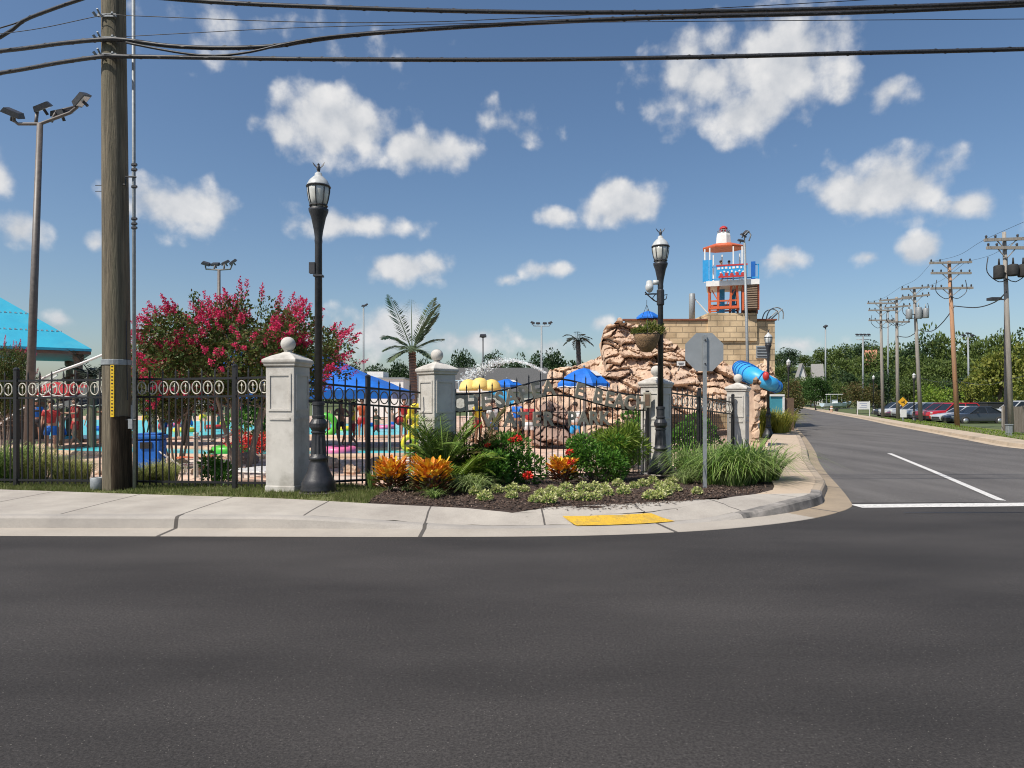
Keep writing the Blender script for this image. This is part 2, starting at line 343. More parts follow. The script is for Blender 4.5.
M['apron'] = pm('tan_apron', (.50, .40, .29), (.42, .34, .25), 3, .9, .2, 60, c3=(.30, .25, .18), s3=.8)
M['gutter_tan'] = concrete('gutter_tan', (.37, .29, .20), (.25, .20, .145), 3.1)
M['gutter'] = concrete('gutter_concrete', (.43, .385, .325), (.36, .32, .27), 3.1)
M['grass_soil'] = pm('lawn', (.095, .12, .03), (.15, .15, .05), 6, .95, .5, 60, c3=(.17, .14, .07), s3=1.2)
M['far_ground'] = pm('far_ground', (.07, .10, .03), (.10, .12, .045), .12, .95)
M['deck'] = None
def flagstone(name, tones, scale, grout, stretch=(1, 1, 1)):
    m = bpy.data.materials.new(name); m.use_nodes = True; t = m.node_tree; p = t.nodes['Principled BSDF']; p.inputs['Roughness'].default_value = .85
    tcn = t.nodes.new('ShaderNodeTexCoord'); mp = nd(t, 'ShaderNodeMapping', Scale=stretch); t.links.new(tcn.outputs['Object'], mp.inputs[0])
    vo = nd(t, 'ShaderNodeTexVoronoi', Scale=scale); t.links.new(mp.outputs[0], vo.inputs['Vector'])
    ve = nd(t, 'ShaderNodeTexVoronoi', Scale=scale); ve.feature = 'DISTANCE_TO_EDGE'; t.links.new(mp.outputs[0], ve.inputs['Vector'])
    sx = t.nodes.new('ShaderNodeSeparateColor'); t.links.new(vo.outputs['Color'], sx.inputs[0])
    cr = t.nodes.new('ShaderNodeValToRGB'); e = cr.color_ramp.elements
    while len(e) < len(tones): e.new(.5)
    for i, c in enumerate(tones): e[i].position = i/(len(tones)-1); e[i].color = c4(c)
    t.links.new(sx.outputs[0], cr.inputs[0])
    lt = t.nodes.new('ShaderNodeMath'); lt.operation = 'LESS_THAN'; lt.inputs[1].default_value = .05; t.links.new(ve.outputs['Distance'], lt.inputs[0])
    mx = t.nodes.new('ShaderNodeMix'); mx.data_type = 'RGBA'; t.links.new(lt.outputs[0], mx.inputs['Factor']); t.links.new(cr.outputs[0], mx.inputs['A']); mx.inputs['B'].default_value = c4(grout)
    t.links.new(mx.outputs['Result'], p.inputs['Base Color'])
    return m
M['deck'] = flagstone('pool_deck', ((.62, .40, .29), (.70, .50, .38), (.52, .33, .24), (.66, .55, .46)), 1.4, (.40, .30, .23))
M['water'] = pm('pool_water', (.05, .50, .56), (.10, .62, .66), 1.5, .25, .35, 5, spec=.25)
def blocks(name):
    m = bpy.data.materials.new(name); m.use_nodes = True; t = m.node_tree; p = t.nodes['Principled BSDF']; p.inputs['Roughness'].default_value = .9
    tcn = t.nodes.new('ShaderNodeTexCoord'); mp = nd(t, 'ShaderNodeMapping', Rotation=(R(90), 0, 0)); t.links.new(tcn.outputs['Object'], mp.inputs[0])
    br = nd(t, 'ShaderNodeTexBrick', Scale=1.0); br.inputs['Color1'].default_value = (.62, .47, .29, 1); br.inputs['Color2'].default_value = (.50, .37, .22, 1); br.inputs['Mortar'].default_value = (.36, .27, .17, 1)
    br.inputs['Brick Width'].default_value = .75; br.inputs['Row Height'].default_value = .33; br.inputs['Mortar Size'].default_value = .03; br.inputs['Mortar Smooth'].default_value = .3
    sp = t.nodes.new('ShaderNodeSeparateXYZ'); t.links.new(tcn.outputs['Object'], sp.inputs[0])
    ad = t.nodes.new('ShaderNodeMath'); ad.operation = 'ADD'; t.links.new(sp.outputs[0], ad.inputs[0]); t.links.new(sp.outputs[1], ad.inputs[1])
    cb = t.nodes.new('ShaderNodeCombineXYZ'); t.links.new(ad.outputs[0], cb.inputs[0]); t.links.new(sp.outputs[2], cb.inputs[1]); t.links.new(cb.outputs[0], br.inputs['Vector'])
    n = nd(t, 'ShaderNodeTexNoise', Scale=1.2, Detail=6); t.links.new(tcn.outputs['Object'], n.inputs['Vector'])
    rr = t.nodes.new('ShaderNodeMapRange'); rr.inputs[1].default_value = .3; rr.inputs[2].default_value = .7; rr.inputs[3].default_value = .75; rr.inputs[4].default_value = 1.3; t.links.new(n.outputs[0], rr.inputs[0])
    mu = t.nodes.new('ShaderNodeVectorMath'); mu.operation = 'SCALE'; t.links.new(br.outputs[0], mu.inputs[0]); t.links.new(rr.outputs[0], mu.inputs['Scale'])
    t.links.new(mu.outputs[0], p.inputs['Base Color'])
    bp = nd(t, 'ShaderNodeBump', Strength=.6, Distance=.05); bp.invert = True; t.links.new(br.outputs['Fac'], bp.inputs['Height']); t.links.new(bp.outputs[0], p.inputs['Normal'])
    return m
M['blocks'] = blocks('sandstone_blocks')
M['rock'] = pm('rock', (.62, .46, .33), (.44, .29, .20), 1.1, .95, 1.0, 6, c3=(.30, .20, .145), s3=.8, detail=10, stretch=(1, 1, .6))
M['rock2'] = pm('rock_dark', (.33, .22, .17), (.22, .15, .12), 1.5, .95, .7, 5, detail=9)

G = {}
G['crape'] = leafmat('crape_leaf', ((.04, .08, .016), (.08, .13, .025), (.15, .09, .035), (.07, .12, .025), (.13, .17, .04)))
G['bloom'] = leafmat('crape_bloom', ((.66, .02, .11), (.80, .05, .18), (.52, .012, .075), (.82, .12, .26)), .3)
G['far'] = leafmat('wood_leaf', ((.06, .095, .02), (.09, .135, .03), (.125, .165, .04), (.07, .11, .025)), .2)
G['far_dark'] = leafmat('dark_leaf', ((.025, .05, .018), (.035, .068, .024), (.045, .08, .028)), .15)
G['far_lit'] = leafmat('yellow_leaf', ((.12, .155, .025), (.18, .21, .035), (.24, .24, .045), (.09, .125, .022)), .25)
G['round'] = leafmat('round_leaf', ((.03, .075, .015), (.045, .10, .02), (.06, .12, .025)), .25)
G['rust'] = leafmat('rust_leaf', ((.07, .085, .02), (.12, .09, .03), (.09, .11, .03), (.15, .08, .04)), .25)
G['bush'] = leafmat('bush_leaf', ((.045, .14, .015), (.085, .22, .025), (.14, .28, .04), (.03, .085, .012)), .3)
G['bush_y'] = leafmat('bush_yellow', ((.13, .22, .02), (.21, .30, .035), (.09, .17, .02), (.28, .32, .06)), .3)
G['palm'] = leafmat('palm_leaf', ((.12, .22, .035), (.19, .30, .055), (.27, .36, .09), (.07, .14, .03)), .25)
G['palm_dark'] = leafmat('palm_dark', ((.02, .03, .02), (.035, .045, .03)), .1)
G['palm_grey'] = leafmat('palm_grey', ((.09, .13, .07), (.14, .18, .10), (.06, .09, .05)), .2)
G['grass'] = leafmat('grass_blade', ((.10, .14, .03), (.14, .18, .04), (.20, .19, .08), (.07, .11, .02)), .3)
G['strap'] = leafmat('strap_leaf', ((.12, .23, .035), (.20, .31, .06), (.34, .42, .15), (.06, .14, .025)), .25)
G['strap_var'] = leafmat('variegated_leaf', ((.22, .30, .09), (.32, .38, .16), (.14, .22, .05)), .25)
G['fount'] = leafmat('fountain_grass', ((.22, .28, .07), (.33, .35, .11), (.44, .40, .17), (.14, .21, .04)), .3)
G['gold'] = leafmat('gold_grass', ((.30, .30, .04), (.40, .36, .06), (.20, .24, .03)), .3)
G['croton'] = leafmat('croton_leaf', ((.82, .48, .02), (.74, .18, .02), (.86, .60, .05), (.42, .04, .02), (.84, .52, .03), (.78, .30, .02)), .25)
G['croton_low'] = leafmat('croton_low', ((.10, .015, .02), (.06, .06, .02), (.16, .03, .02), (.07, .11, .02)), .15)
G['flower_w'] = leafmat('cream_flower', ((.50, .52, .14), (.70, .68, .40), (.30, .38, .06), (.62, .62, .28), (.16, .22, .04)), .25)
G['flower_r'] = leafmat('red_flower', ((.62, .025, .02), (.72, .05, .03), (.5, .02, .02)), .2)
G['mulch'] = leafmat('mulch_chip', ((.04, .024, .016), (.085, .052, .037), (.14, .095, .07), (.055, .034, .025), (.24, .18, .14)), 0, .95)
G['basket'] = leafmat('basket_plants', ((.12, .16, .03), (.20, .22, .05), (.06, .10, .02), (.28, .25, .06)), .25)

def rv(r_=rnd): 
    while True:
        v = Vector((r_.uniform(-1, 1), r_.uniform(-1, 1), r_.uniform(-1, 1)))
        if .05 < v.length < 1: return v
# ------------------------------------------------------------------ ground
def sstep(a, b, x):
    t = min(1, max(0, (x-a)/(b-a))); return t*t*(3-2*t)
def gz(x, y):          # ground behind the pavement: falls gently into the park
    return .165 - .215*sstep(10.0, 15.2, y)
# road edge (outer edge of the gutter)
EDGE = [(-60, 8.9), (-30, 8.5), (-12, 8.2), (-6.1, 8.10), (-3, 8.06), (-1.3, 8.04), (.4, 8.08), (1.54, 8.22), (2.7, 8.55), (3.84, 9.12), (4.6, 9.72), (5.12, 10.3), (5.42, 10.95),
        (6.05, 12.6), (7.0, 15.2), (8.05, 17.9), (9.75, 22.0), (12.9, 30.0), (19.4, 47.0), (30, 74), (52, 130), (90, 228)]
def catmull(pts, step=.25):
    out = []; n = len(pts); pts = [Vector(p) for p in pts]
    for i in range(n-1):
        p0 = pts[max(i-1, 0)]; p1 = pts[i]; p2 = pts[i+1]; p3 = pts[min(i+2, n-1)]
        k_ = max(2, int((p2-p1).length/step))
        for j in range(k_):
            t = j/k_
            out.append(.5*((2*p1)+(p2-p0)*t+(2*p0-5*p1+4*p2-p3)*t*t+(3*p1-p0-3*p2+p3)*t**3))
    out.append(pts[-1]); return out
def lin(pts, n):
    return pts
ED = []
for p in catmull(EDGE, .3): ED.append(p)
# thin out far samples
def normals(path):
    out = []
    for i in range(len(path)):
        d = (path[min(i+1, len(path)-1)]-path[max(i-1, 0)]).normalized(); out.append(Vector((-d.y, d.x)))
    return out
EN = normals(ED)
RUN = [0]
for i in range(1, len(ED)): RUN.append(RUN[-1]+(ED[i]-ED[i-1]).length)
def kerb_h(x, y):
    if y > 10.6: return .15
    return .16 - .145*sstep(-3.2, .1, x)*(1-sstep(2.3, 4.6, x))
def nearest(x, y):
    b = 1e9; bi = 0
    for i in range(0, len(ED)):
        d = (ED[i].x-x)**2+(ED[i].y-y)**2
        if d < b: b = d; bi = i
    return bi, math.sqrt(b)
def sweep(name, offs, mat, i0, i1):
    mb = MB(); run = []; k_ = len(offs(0))
    for i in range(i0, i1+1):
        for (o, z) in offs(i):
            q = ED[i]+EN[i]*o; mb.v.append(Vector((q.x, q.y, z))); run.append(RUN[i])
    for i in range(i1-i0):
        for j in range(k_-1):
            a = i*k_+j; mb.f.append((a, a+k_, a+k_+1, a+1))
    ob = mb.build(name, mat)
    at = ob.data.attributes.new('run', 'FLOAT', 'POINT'); at.data.foreach_set('value', run)
    return struct(ob)
icorner = nearest(4.9, 10.0)[0]
def gwi(i): return .40-.17*(sstep(10.6, 12.6, ED[i].y) if ED[i].x > 3 else 0)
def kprof(i):
    h = kerb_h(ED[i].x, ED[i].y)+.004; g = gwi(i)
    return [(g, .018), (g+.025, max(h-.03, .02)), (g+.05, max(h-.006, .022)), (g+.10, max(h, .024)), (g+.185, max(h, .024)), (g+.20, -.1)]
sweep('gutter', lambda i: [(-.02, -.03), (0, .006), (gwi(i), .02)], M['gutter'], 0, nearest(4.2, 9.4)[0])
sweep('gutter', lambda i: [(-.02, -.03), (0, .006), (gwi(i), .02)], M['gutter_tan'], nearest(4.2, 9.4)[0], len(ED)-1)
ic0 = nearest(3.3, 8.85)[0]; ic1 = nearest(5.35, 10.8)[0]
sweep('kerb', kprof, M['kerb'], 0, ic0)
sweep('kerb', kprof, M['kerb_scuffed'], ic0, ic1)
sweep('kerb', kprof, M['kerb_tan'], ic1, len(ED)-1)

def sheet(name, poly, zf, mat, res=.5, runattr=False):
    bm = bmesh.new(); vs = [bm.verts.new((p[0], p[1], 0)) for p in poly]; bm.faces.new(vs)
    bmesh.ops.triangulate(bm, faces=bm.faces[:])
    xs = [p[0] for p in poly]; ys = [p[1] for p in poly]
    for ax, lo, hi in ((0, min(xs), max(xs)), (1, min(ys), max(ys))):
        kk = math.ceil(lo/res)*res
        while kk < hi:
            co_ = [0, 0, 0]; no = [0, 0, 0]; co_[ax] = kk; no[ax] = 1
            bmesh.ops.bisect_plane(bm, geom=bm.verts[:]+bm.edges[:]+bm.faces[:], plane_co=co_, plane_no=no); kk += res
    for v in bm.verts: v.co.z = zf(v.co.x, v.co.y)
    bmesh.ops.recalc_face_normals(bm, faces=bm.faces[:])
    if sum(f.normal.z for f in bm.faces) < 0: bmesh.ops.reverse_faces(bm, faces=bm.faces[:])
    me = bpy.data.meshes.new(name); bm.to_mesh(me); bm.free(); me.materials.append(mat)
    me.polygons.foreach_set('use_smooth', [True]*len(me.polygons))
    if runattr:
        at = me.attributes.new('run', 'FLOAT', 'POINT')
        vals = []
        for v in me.vertices:
            i, d = nearest(v.co.x, v.co.y)
            t_ = Vector((EN[i].y, -EN[i].x)); vals.append(RUN[i]+(Vector((v.co.x, v.co.y))-ED[i]).dot(t_))
        at.data.foreach_set('value', vals)
    o = bpy.data.objects.new(name, me); COL.objects.link(o); return struct(o)

# one sheet out to the horizon
gr = MB(); gs = 3000
gr.quad(Vector((-gs, -gs, -.16)), Vector((gs, -gs, -.16)), Vector((gs, gs, -.16)), Vector((-gs, gs, -.16)))
struct(gr.build('ground', M['far_ground']))
# roads
rd = [(-60, -14), (60, -14), (60, 11.2), (20, 11.0), (5.3, 10.75)] + [(q.x+EN[i].x*.02, q.y+EN[i].y*.02) for i, q in reversed(list(enumerate(ED))) if q.y < 10.7]
sheet('main_road', rd, lambda x, y: 0, M['asphalt'], 6)
RDIR = Vector((.38, 1)).normalized(); RN = Vector((RDIR.y, -RDIR.x))
RIGHT = [(60, 18.5), (30, 17.8), (22.0, 18.6), (18.3, 20.6), (17.4, 23.2), (19.0, 28), (21.4, 34.4), (25.5, 45.5), (31.9, 62), (44, 95), (62, 143), (100, 245)]
RP = catmull(RIGHT, .6)
sd = [(q.x, q.y) for i, q in enumerate(ED) if q.y > 10.72 and q.x > 5][::4]+[(ED[-1].x, ED[-1].y)]
sheet('side_road', [(5.34, 10.7)]+sd+[(q.x, q.y) for q in RP[::-2]]+[(60, 11.15), (20, 10.95)], lambda x, y: -.004, M['asphalt2'], 25)
# far end of the side road bends away behind the small trees: a cross strip of paving
mk = MB()
def strip(mb, pts, wd, z):
    pts = [Vector(p) for p in pts]; nn = normals(pts)
    for i in range(len(pts)-1):
        a, b = pts[i], pts[i+1]; na, nb = nn[i]*wd/2, nn[i+1]*wd/2
        mb.quad(Vector((a.x-na.x, a.y-na.y, z)), Vector((b.x-nb.x, b.y-nb.y, z)), Vector((b.x+nb.x, b.y+nb.y, z)), Vector((a.x+na.x, a.y+na.y, z)))
M['paint'] = pm('road_paint', (.74, .72, .68), (.55, .53, .5), 40, .7, c3=(.35, .34, .33), s3=14)
strip(mk, [(5.22, 10.37), (9, 10.60), (14.5, 10.9)], .34, .006); struct(mk.build('stop_line', M['paint']))
mk = MB(); strip(mk, [(7.85, 10.95), (9.6, 15.6), (11.5, 20.8)], .13, .006); struct(mk.build('centre_line', M['paint']))
mk = MB(); strip(mk, [(5.6, 9.75), (9, 9.85), (30, 10.2)], .035, .004); struct(mk.build('road_seam', M['wire']))

# pavements
BACK = [(-60, 18.4), (-30, 14.6), (-14, 12.15), (-8.3, 11.05), (-5.4, 10.42), (-3.6, 10.08), (-2.03, 9.55), (-1.2, 9.3), (0, 8.98), (1.0, 8.98), (1.9, 9.2), (2.6, 9.6), (3.3, 10.2), (4.2, 11.0),
        (5.0, 13.3), (6.25, 16.7), (7.7, 20.6), (9.5, 25.2), (13.5, 35), (17.6, 45.6), (28.3, 73), (50, 129), (88, 228)]
BK = catmull(BACK, .5)
def wz(x, y):
    i, d = nearest(x, y); h = kerb_h(ED[i].x, ED[i].y)
    t = min(1, max(0, (d-.58)/.5))
    base = .165 if y < 12 else .165-.1*sstep(12, 17, y)
    h2 = h if y < 12 else h-.09*sstep(12, 17, y)
    return max(h, .022)+.004+(base-h)*t*(1 if y < 12 else 0) if y < 12 else .154
kb = [(q.x+EN[i].x*(gwi(i)+.18), q.y+EN[i].y*(gwi(i)+.18)) for i, q in enumerate(ED)]
i1 = nearest(5.15, 10.4)[0]
j1 = min(range(len(BK)), key=lambda j: (BK[j].x-3.75)**2+(BK[j].y-10.55)**2)
k0 = min(range(len(kb)), key=lambda i: abs(kb[i][0]+34)); b0 = min(range(len(BK)), key=lambda j: abs(BK[j].x+34))
sheet('pavement', kb[k0:i1+1]+[(q.x, q.y) for q in BK[b0:j1+1][::-1]], wz, M['conc'], .5, True)
sheet('pavement', kb[i1::2]+[(q.x, q.y) for q in BK[j1:][::-1]], wz, M['conc_tan'], 4, True)
# yellow ramp pad
M['pad'] = pm('ramp_pad_yellow', (.72, .45, .03), (.60, .36, .04), 20, .8, .8, 70, c3=(.42, .29, .08), s3=5)
pad = [(.82, 8.59), (1.25, 8.64), (1.7, 8.74), (2.13, 8.90), (1.86, 9.12), (1.4, 9.0), (1.0, 8.93), (.66, 8.9)]
sheet('ramp_pad', [(p[0], p[1]) for p in pad], lambda x, y: wz(x, y)+.008, M['pad'], .2)

# verge, bed, park floor
FENCE_L = [(-34, 16.3), (-20, 13.92), (-8.8, 12.0), (-4.5, 11.27), (-3.64, 11.1)]
P1 = Vector((-3.64, 11.1)); P2 = Vector((X(437, 12.9), 12.9)); P3 = Vector((X(656, 15.3), 15.3)); P4 = Vector((X(738, 19), 19))
jm = min(range(len(BK)), key=lambda j: (BK[j].x+2.1)**2+(BK[j].y-9.58)**2)
verge_poly = [(q.x, q.y) for q in BK[b0:jm+1]] + [(-2.0, 11.4), (-3.0, 12.6), (-8.8, 13.4), (-34, 17.6)]
sheet('verge', verge_poly, lambda x, y: gz(x, y)+.002, M['grass_soil'], .6)
jp = min(range(len(BK)), key=lambda j: abs(BK[j].y-19.4) if BK[j].x > 5 else 99)
BKN = normals(BK)
bed_edge = [(q.x-BKN[i].x*.06, q.y-BKN[i].y*.06) for i, q in enumerate(BK)]
bed_poly = bed_edge[jm:jp+1] + [(6.6, 20), (3.6, 16.2), (-1.0, 13.7), (-2.0, 11.4)]
def bedz(x, y):
    d = 9; pv = Vector((x, y))
    for i in range(jm, jp):
        a_, b_ = BK[i], BK[i+1]; u_ = b_-a_; t_ = max(0, min(1, (pv-a_).dot(u_)/u_.length_squared)); d = min(d, (a_+u_*t_-pv).length)
    f_ = sstep(.04, .45, d); return (wz(x, y)-.02)*(1-f_)+(gz(x, y)+.015)*f_+.02*noise.noise(Vector((x*3, y*3, 0)))*sstep(.1, .4, d)
sheet('mulch_bed', bed_poly, bedz, M['mulch_soil'], .22)
park_poly = [(-34, 17.5), (-8.8, 13.3), (-3.0, 12.5), (-2.0, 11.3), (-1.0, 13.6), (3.6, 16.1), (6.6, 19.9)] + [(q.x-.05, q.y) for q in BK if 20.2 < q.y < 76][::3] + [(28, 76), (-80, 76), (-80, 25)]
sheet('pool_deck', park_poly, lambda x, y: gz(x, y)-.004, M['deck'], 4)
# planted strip along the shrubs beside the far pavement
sheet('verge', [(7.3, 20.3), (13.4, 35.2), (17.5, 45.8), (16.0, 46), (11.5, 35), (6.2, 21)], lambda x, y: -.03, M['grass_soil'], 5)

# right-hand side: kerb, concrete apron, lawn, lot
RNN = normals(RP)
mb = MB()
for i, q in enumerate(RP):
    n_ = -RNN[i]
    for o_, z in ((-.35, .004), (0, .012), (.03, .13), (.18, .14), (.2, .14), (1.0, .145), (1.02, -.1)):
        mb.v.append(Vector((q.x+n_.x*o_, q.y+n_.y*o_, z)))
for i in range(len(RP)-1):
    for j in range(6):
        a = i*7+j; mb.f.append((a, a+1, a+8, a+7))
struct(mb.build('far_kerb', M['apron']))
lawn_in = [(q.x-RNN[i].x*.95, q.y-RNN[i].y*.95) for i, q in enumerate(RP)][::3]
def off_r(o, y0, y1, st=3): return [(q.x-RNN[i].x*o, q.y-RNN[i].y*o) for i, q in enumerate(RP) if y0 <= q.y <= y1 and q.x < 105][::st]
inner = off_r(.95, 16.5, 240)
LOT = [(31.5, 33), (32.8, 40), (33.4, 46), (34.2, 52), (35.4, 58), (36.9, 66), (38.6, 72), (44.5, 88), (55, 115), (69, 150)]
def rp_off(x, y):
    i = min(range(0, len(RP), 3), key=lambda i: (RP[i].x-x)**2+(RP[i].y-y)**2); return (Vector((x, y))-RP[i]).length
def lot_w(y): return 6.0 if y < 50 else 6.0-4.0*sstep(50, 74, y)
def lawn_z(x, y): return .125-(.42 if y > 30 else .12)*sstep(.35, 1.0, rp_off(x, y)/lot_w(y))
sheet('lawn', inner+[(100, 235), (70, 150)]+[(p[0]+.3, p[1]) for p in LOT[::-1]]+[(40, 27), (60, 24)], lawn_z, M['grass_soil'], 4)
sheet('parking_lot', LOT+[(150, 160), (150, 26), (60, 26), (34, 29)], lambda x, y: -.285, M['lot'], 60)
lawn_in = inner
# hills that lift the far houses and woods
mb = MB(); nx = 60; ny = 16
for j in range(ny+1):
    for i in range(nx+1):
        x = -500+i*1100/nx; y = 165+j*335/ny
        mb.v.append(Vector((x, y, -.2+16*sstep(165, 300, y)*(0.35+.65*sstep(-60, 110, x))+1.5*noise.noise(Vector((x*.02, y*.02, 0)))*sstep(165, 200, y))))
for j in range(ny):
    for i in range(nx):
        a = j*(nx+1)+i; mb.f.append((a, a+1, a+nx+2, a+nx+1))
struct(mb.build('hills', M['far_ground'], None, True))
def hz(x, y): return -.2+16*sstep(165, 300, y)*(0.35+.65*sstep(-60, 110, x))

# grass blades on the verge
def pt_in(poly, x, y):
    c = False; n = len(poly); j = n-1
    for i in range(n):
        if (poly[i][1] > y) != (poly[j][1] > y) and x < (poly[j][0]-poly[i][0])*(y-poly[i][1])/(poly[j][1]-poly[i][1])+poly[i][0]: c = not c
        j = i
    return c
mb = MB(); r2 = random.Random(3)
while len(mb.f) < 26000:
    x = r2.uniform(-10.5, -1.9); y = r2.uniform(9.4, 12.6)
    if not pt_in(verge_poly, x, y): continue
    dens = noise.noise(Vector((x*1.6, y*1.6, 4)))
    if dens < -.25 and r2.random() < .7: continue
    h = r2.uniform(.025, .07)*(1+.5*dens); a = r2.uniform(0, 2*PI); b = r2.uniform(0, .05); z = gz(x, y)
    dx, dy = math.cos(a)*.005, math.sin(a)*.005; la = r2.uniform(0, 2*PI)
    mb.tri(Vector((x-dx, y-dy, z)), Vector((x+dx, y+dy, z)), Vector((x+math.cos(la)*b, y+math.sin(la)*b, z+h)))
g_ = mb.build('grass', G['grass']); stuff(g_, 'short dry green grass between the pavement and the iron fence', 'grass')
mb = MB()
LP = lawn_in
while len(mb.f) < 9000:
    i = r2.randrange(10, min(len(RP)-1, 190)); q = RP[i]; o_ = 1.0+3.8*r2.random()**1.2; n_ = -RNN[i]
    x = q.x+n_.x*o_; y = q.y+n_.y*o_
    if y > 60: continue
    z = lawn_z(x, y)
    h = r2.uniform(.04, .10); a = r2.uniform(0, 2*PI); dx, dy = math.cos(a)*.02, math.sin(a)*.02; la = r2.uniform(0, 2*PI)
    mb.tri(Vector((x-dx, y-dy, z)), Vector((x+dx, y+dy, z)), Vector((x+math.cos(la)*.05, y+math.sin(la)*.05, z+h)))
g_ = mb.build('grass', G['bush_y']); stuff(g_, 'mown green grass between the far kerb and the parked cars', 'grass')
# bark chips
mb = MB()
while len(mb.f) < 26000:
    x = r2.uniform(-2.6, 6.4); y = r2.uniform(8.9, 16)
    if not pt_in(bed_poly, x, y): continue
    if y > 11.2 and r2.random() < .75: continue
    if min((q-Vector((x, y))).length_squared for q in BK[jm:jp]) < .09 and min(((BK[i]+(BK[i+1]-BK[i])*f_)-Vector((x, y))).length_squared for i in range(jm, jp) for f_ in (0, .25, .5, .75)) < .018 and r2.random() < .97: continue
    z = bedz(x, y)+r2.uniform(.002, .02); ln = r2.uniform(.02, .075); wd = r2.uniform(.008, .024)
    d = Vector((r2.uniform(-1, 1), r2.uniform(-1, 1), r2.uniform(-.35, .35))); mb.leaf(Vector((x, y, z)), d, Vector((r2.uniform(-.4, .4), r2.uniform(-.4, .4), 1)), ln, wd)
stuff(mb.build('mulch', G['mulch']), 'dark brown bark mulch spread over the corner planting bed', 'mulch')

# ================================================================== OBJECTS
# ------------------------------------------------------------------ fence kit
def picket(mb, x, z0, z1, wd=.019, y=0):
    mb.box(x, y, (z0+z1)/2, wd, wd, z1-z0)
    i = len(mb.v); h = wd*.8                      # spear point
    for dx, dy in ((-h, -h*.5), (h, -h*.5), (h, h*.5), (-h, h*.5)): mb.v.append(Vector((x+dx, y+dy, z1)))
    mb.v += [Vector((x, y, z1+.075)), Vector((x, y, z1-.03))]
    for k in range(4): mb.f += [(i+k, i+(k+1) % 4, i+4), (i+(k+1) % 4, i+k, i+5)]
_r = MB(); _r.ring((0, 0, 0), (1, 0, 0), (0, 0, 1), .082, .105, .011, 18, 5); RING = _r.mesh('ring', M['cream'], True)
_r = MB()                                         # small fleur inside a ring
_r.tube([(0, 0, -.075), (0, 0, .075)], [.009, .005], 6); _r.tube([(-.03, 0, .02), (-.015, 0, .045), (0, 0, .0)], .006, 5); _r.tube([(.03, 0, .02), (.015, 0, .045), (0, 0, .0)], .006, 5)
FLEUR = _r.mesh('fleur', M['cream'], True)
def fence(pts, zt, zb, label, ring_scale=1, gap=.115, post_first=True, post_last=True, posts=None, ring_gap=.2, fleurs=True, ring_col=None, band=.30):
    """straight runs from post to post; zt / zb are top-rail and ground heights at each point"""
    t = thing('iron_fence', label, 'fence', (pts[0][0], pts[0][1], 0))
    o0 = Vector((pts[0][0], pts[0][1], 0))
    for s in range(len(pts)-1):
        a = Vector((pts[s][0], pts[s][1], 0)); b = Vector((pts[s+1][0], pts[s+1][1], 0)); d = b-a; Ln = d.length; ang = math.atan2(d.y, d.x)
        u = d/Ln; sl = (zt[s+1]-zt[s])/Ln; slb = (zb[s+1]-zb[s])/Ln
        zz = lambda q: zt[s]+sl*q
        zg = lambda q: zb[s]+slb*q
        pan = MB(); n = max(2, int(Ln/gap)); st = Ln/n
        for k in range(1, n):
            q = k*st; top = zz(q)+(.10 if k % 2 == 0 else -band)
            p = a+u*q
            picket(pan, 0, 0, 1)
            vs = pan.v[-14:]; z0 = zg(q)+.06
            for i_, v in enumerate(vs):
                hgt = top-z0
                zz_ = z0+v.z*hgt if v.z <= 1.0 and not (.9 < v.z < 1) else top+(v.z-1)
                if k % 2 == 1 and v.z > 1: zz_ = top
                x_ = v.x; pan.v[-14+i_] = Vector((p.x+u.x*x_-u.y*v.y-o0.x, p.y+u.y*x_+u.x*v.y-o0.y, zz_))
        for off, hgt in ((0, .035), (-band, .035), (None, .03)):
            za, zb_ = (zz(0)+off, zz(Ln)+off) if off is not None else (zg(0)+.12, zg(Ln)+.12)
            pan.bar((a.x-o0.x, a.y-o0.y, za), (b.x-o0.x, b.y-o0.y, zb_), .034, .034)
        pan.build('panel', M['black'], t)
        q = ring_gap*.6
        while q < Ln-ring_gap*.4:
            p = a+u*q-o0
            r_ = inst('ring', RING, t, (p.x, p.y, zz(q)-band/2), (0, 0, ang), ring_scale)
            if ring_col: r_.material_slots[0].link = 'OBJECT'; r_.material_slots[0].material = ring_col
            if fleurs: inst('fleur', FLEUR, r_)
            q += ring_gap
        for e, q in ((s, a), (s+1, b)):
            if (e == s+1 and s < len(pts)-2): continue
            if e == 0 and not post_first or e == len(pts)-1 and not post_last: continue
            pm_ = MB(); pm_.box(q.x-o0.x, q.y-o0.y, (zb[e]+zt[e]+.14)/2, .068, .068, zt[e]+.14-zb[e]+.1, ang); pm_.lathe([(.05, 0), (.05, .02), (.02, .045)], 8, (q.x-o0.x, q.y-o0.y, zt[e]+.19)); pm_.build('post', M['black'], t)
    return t
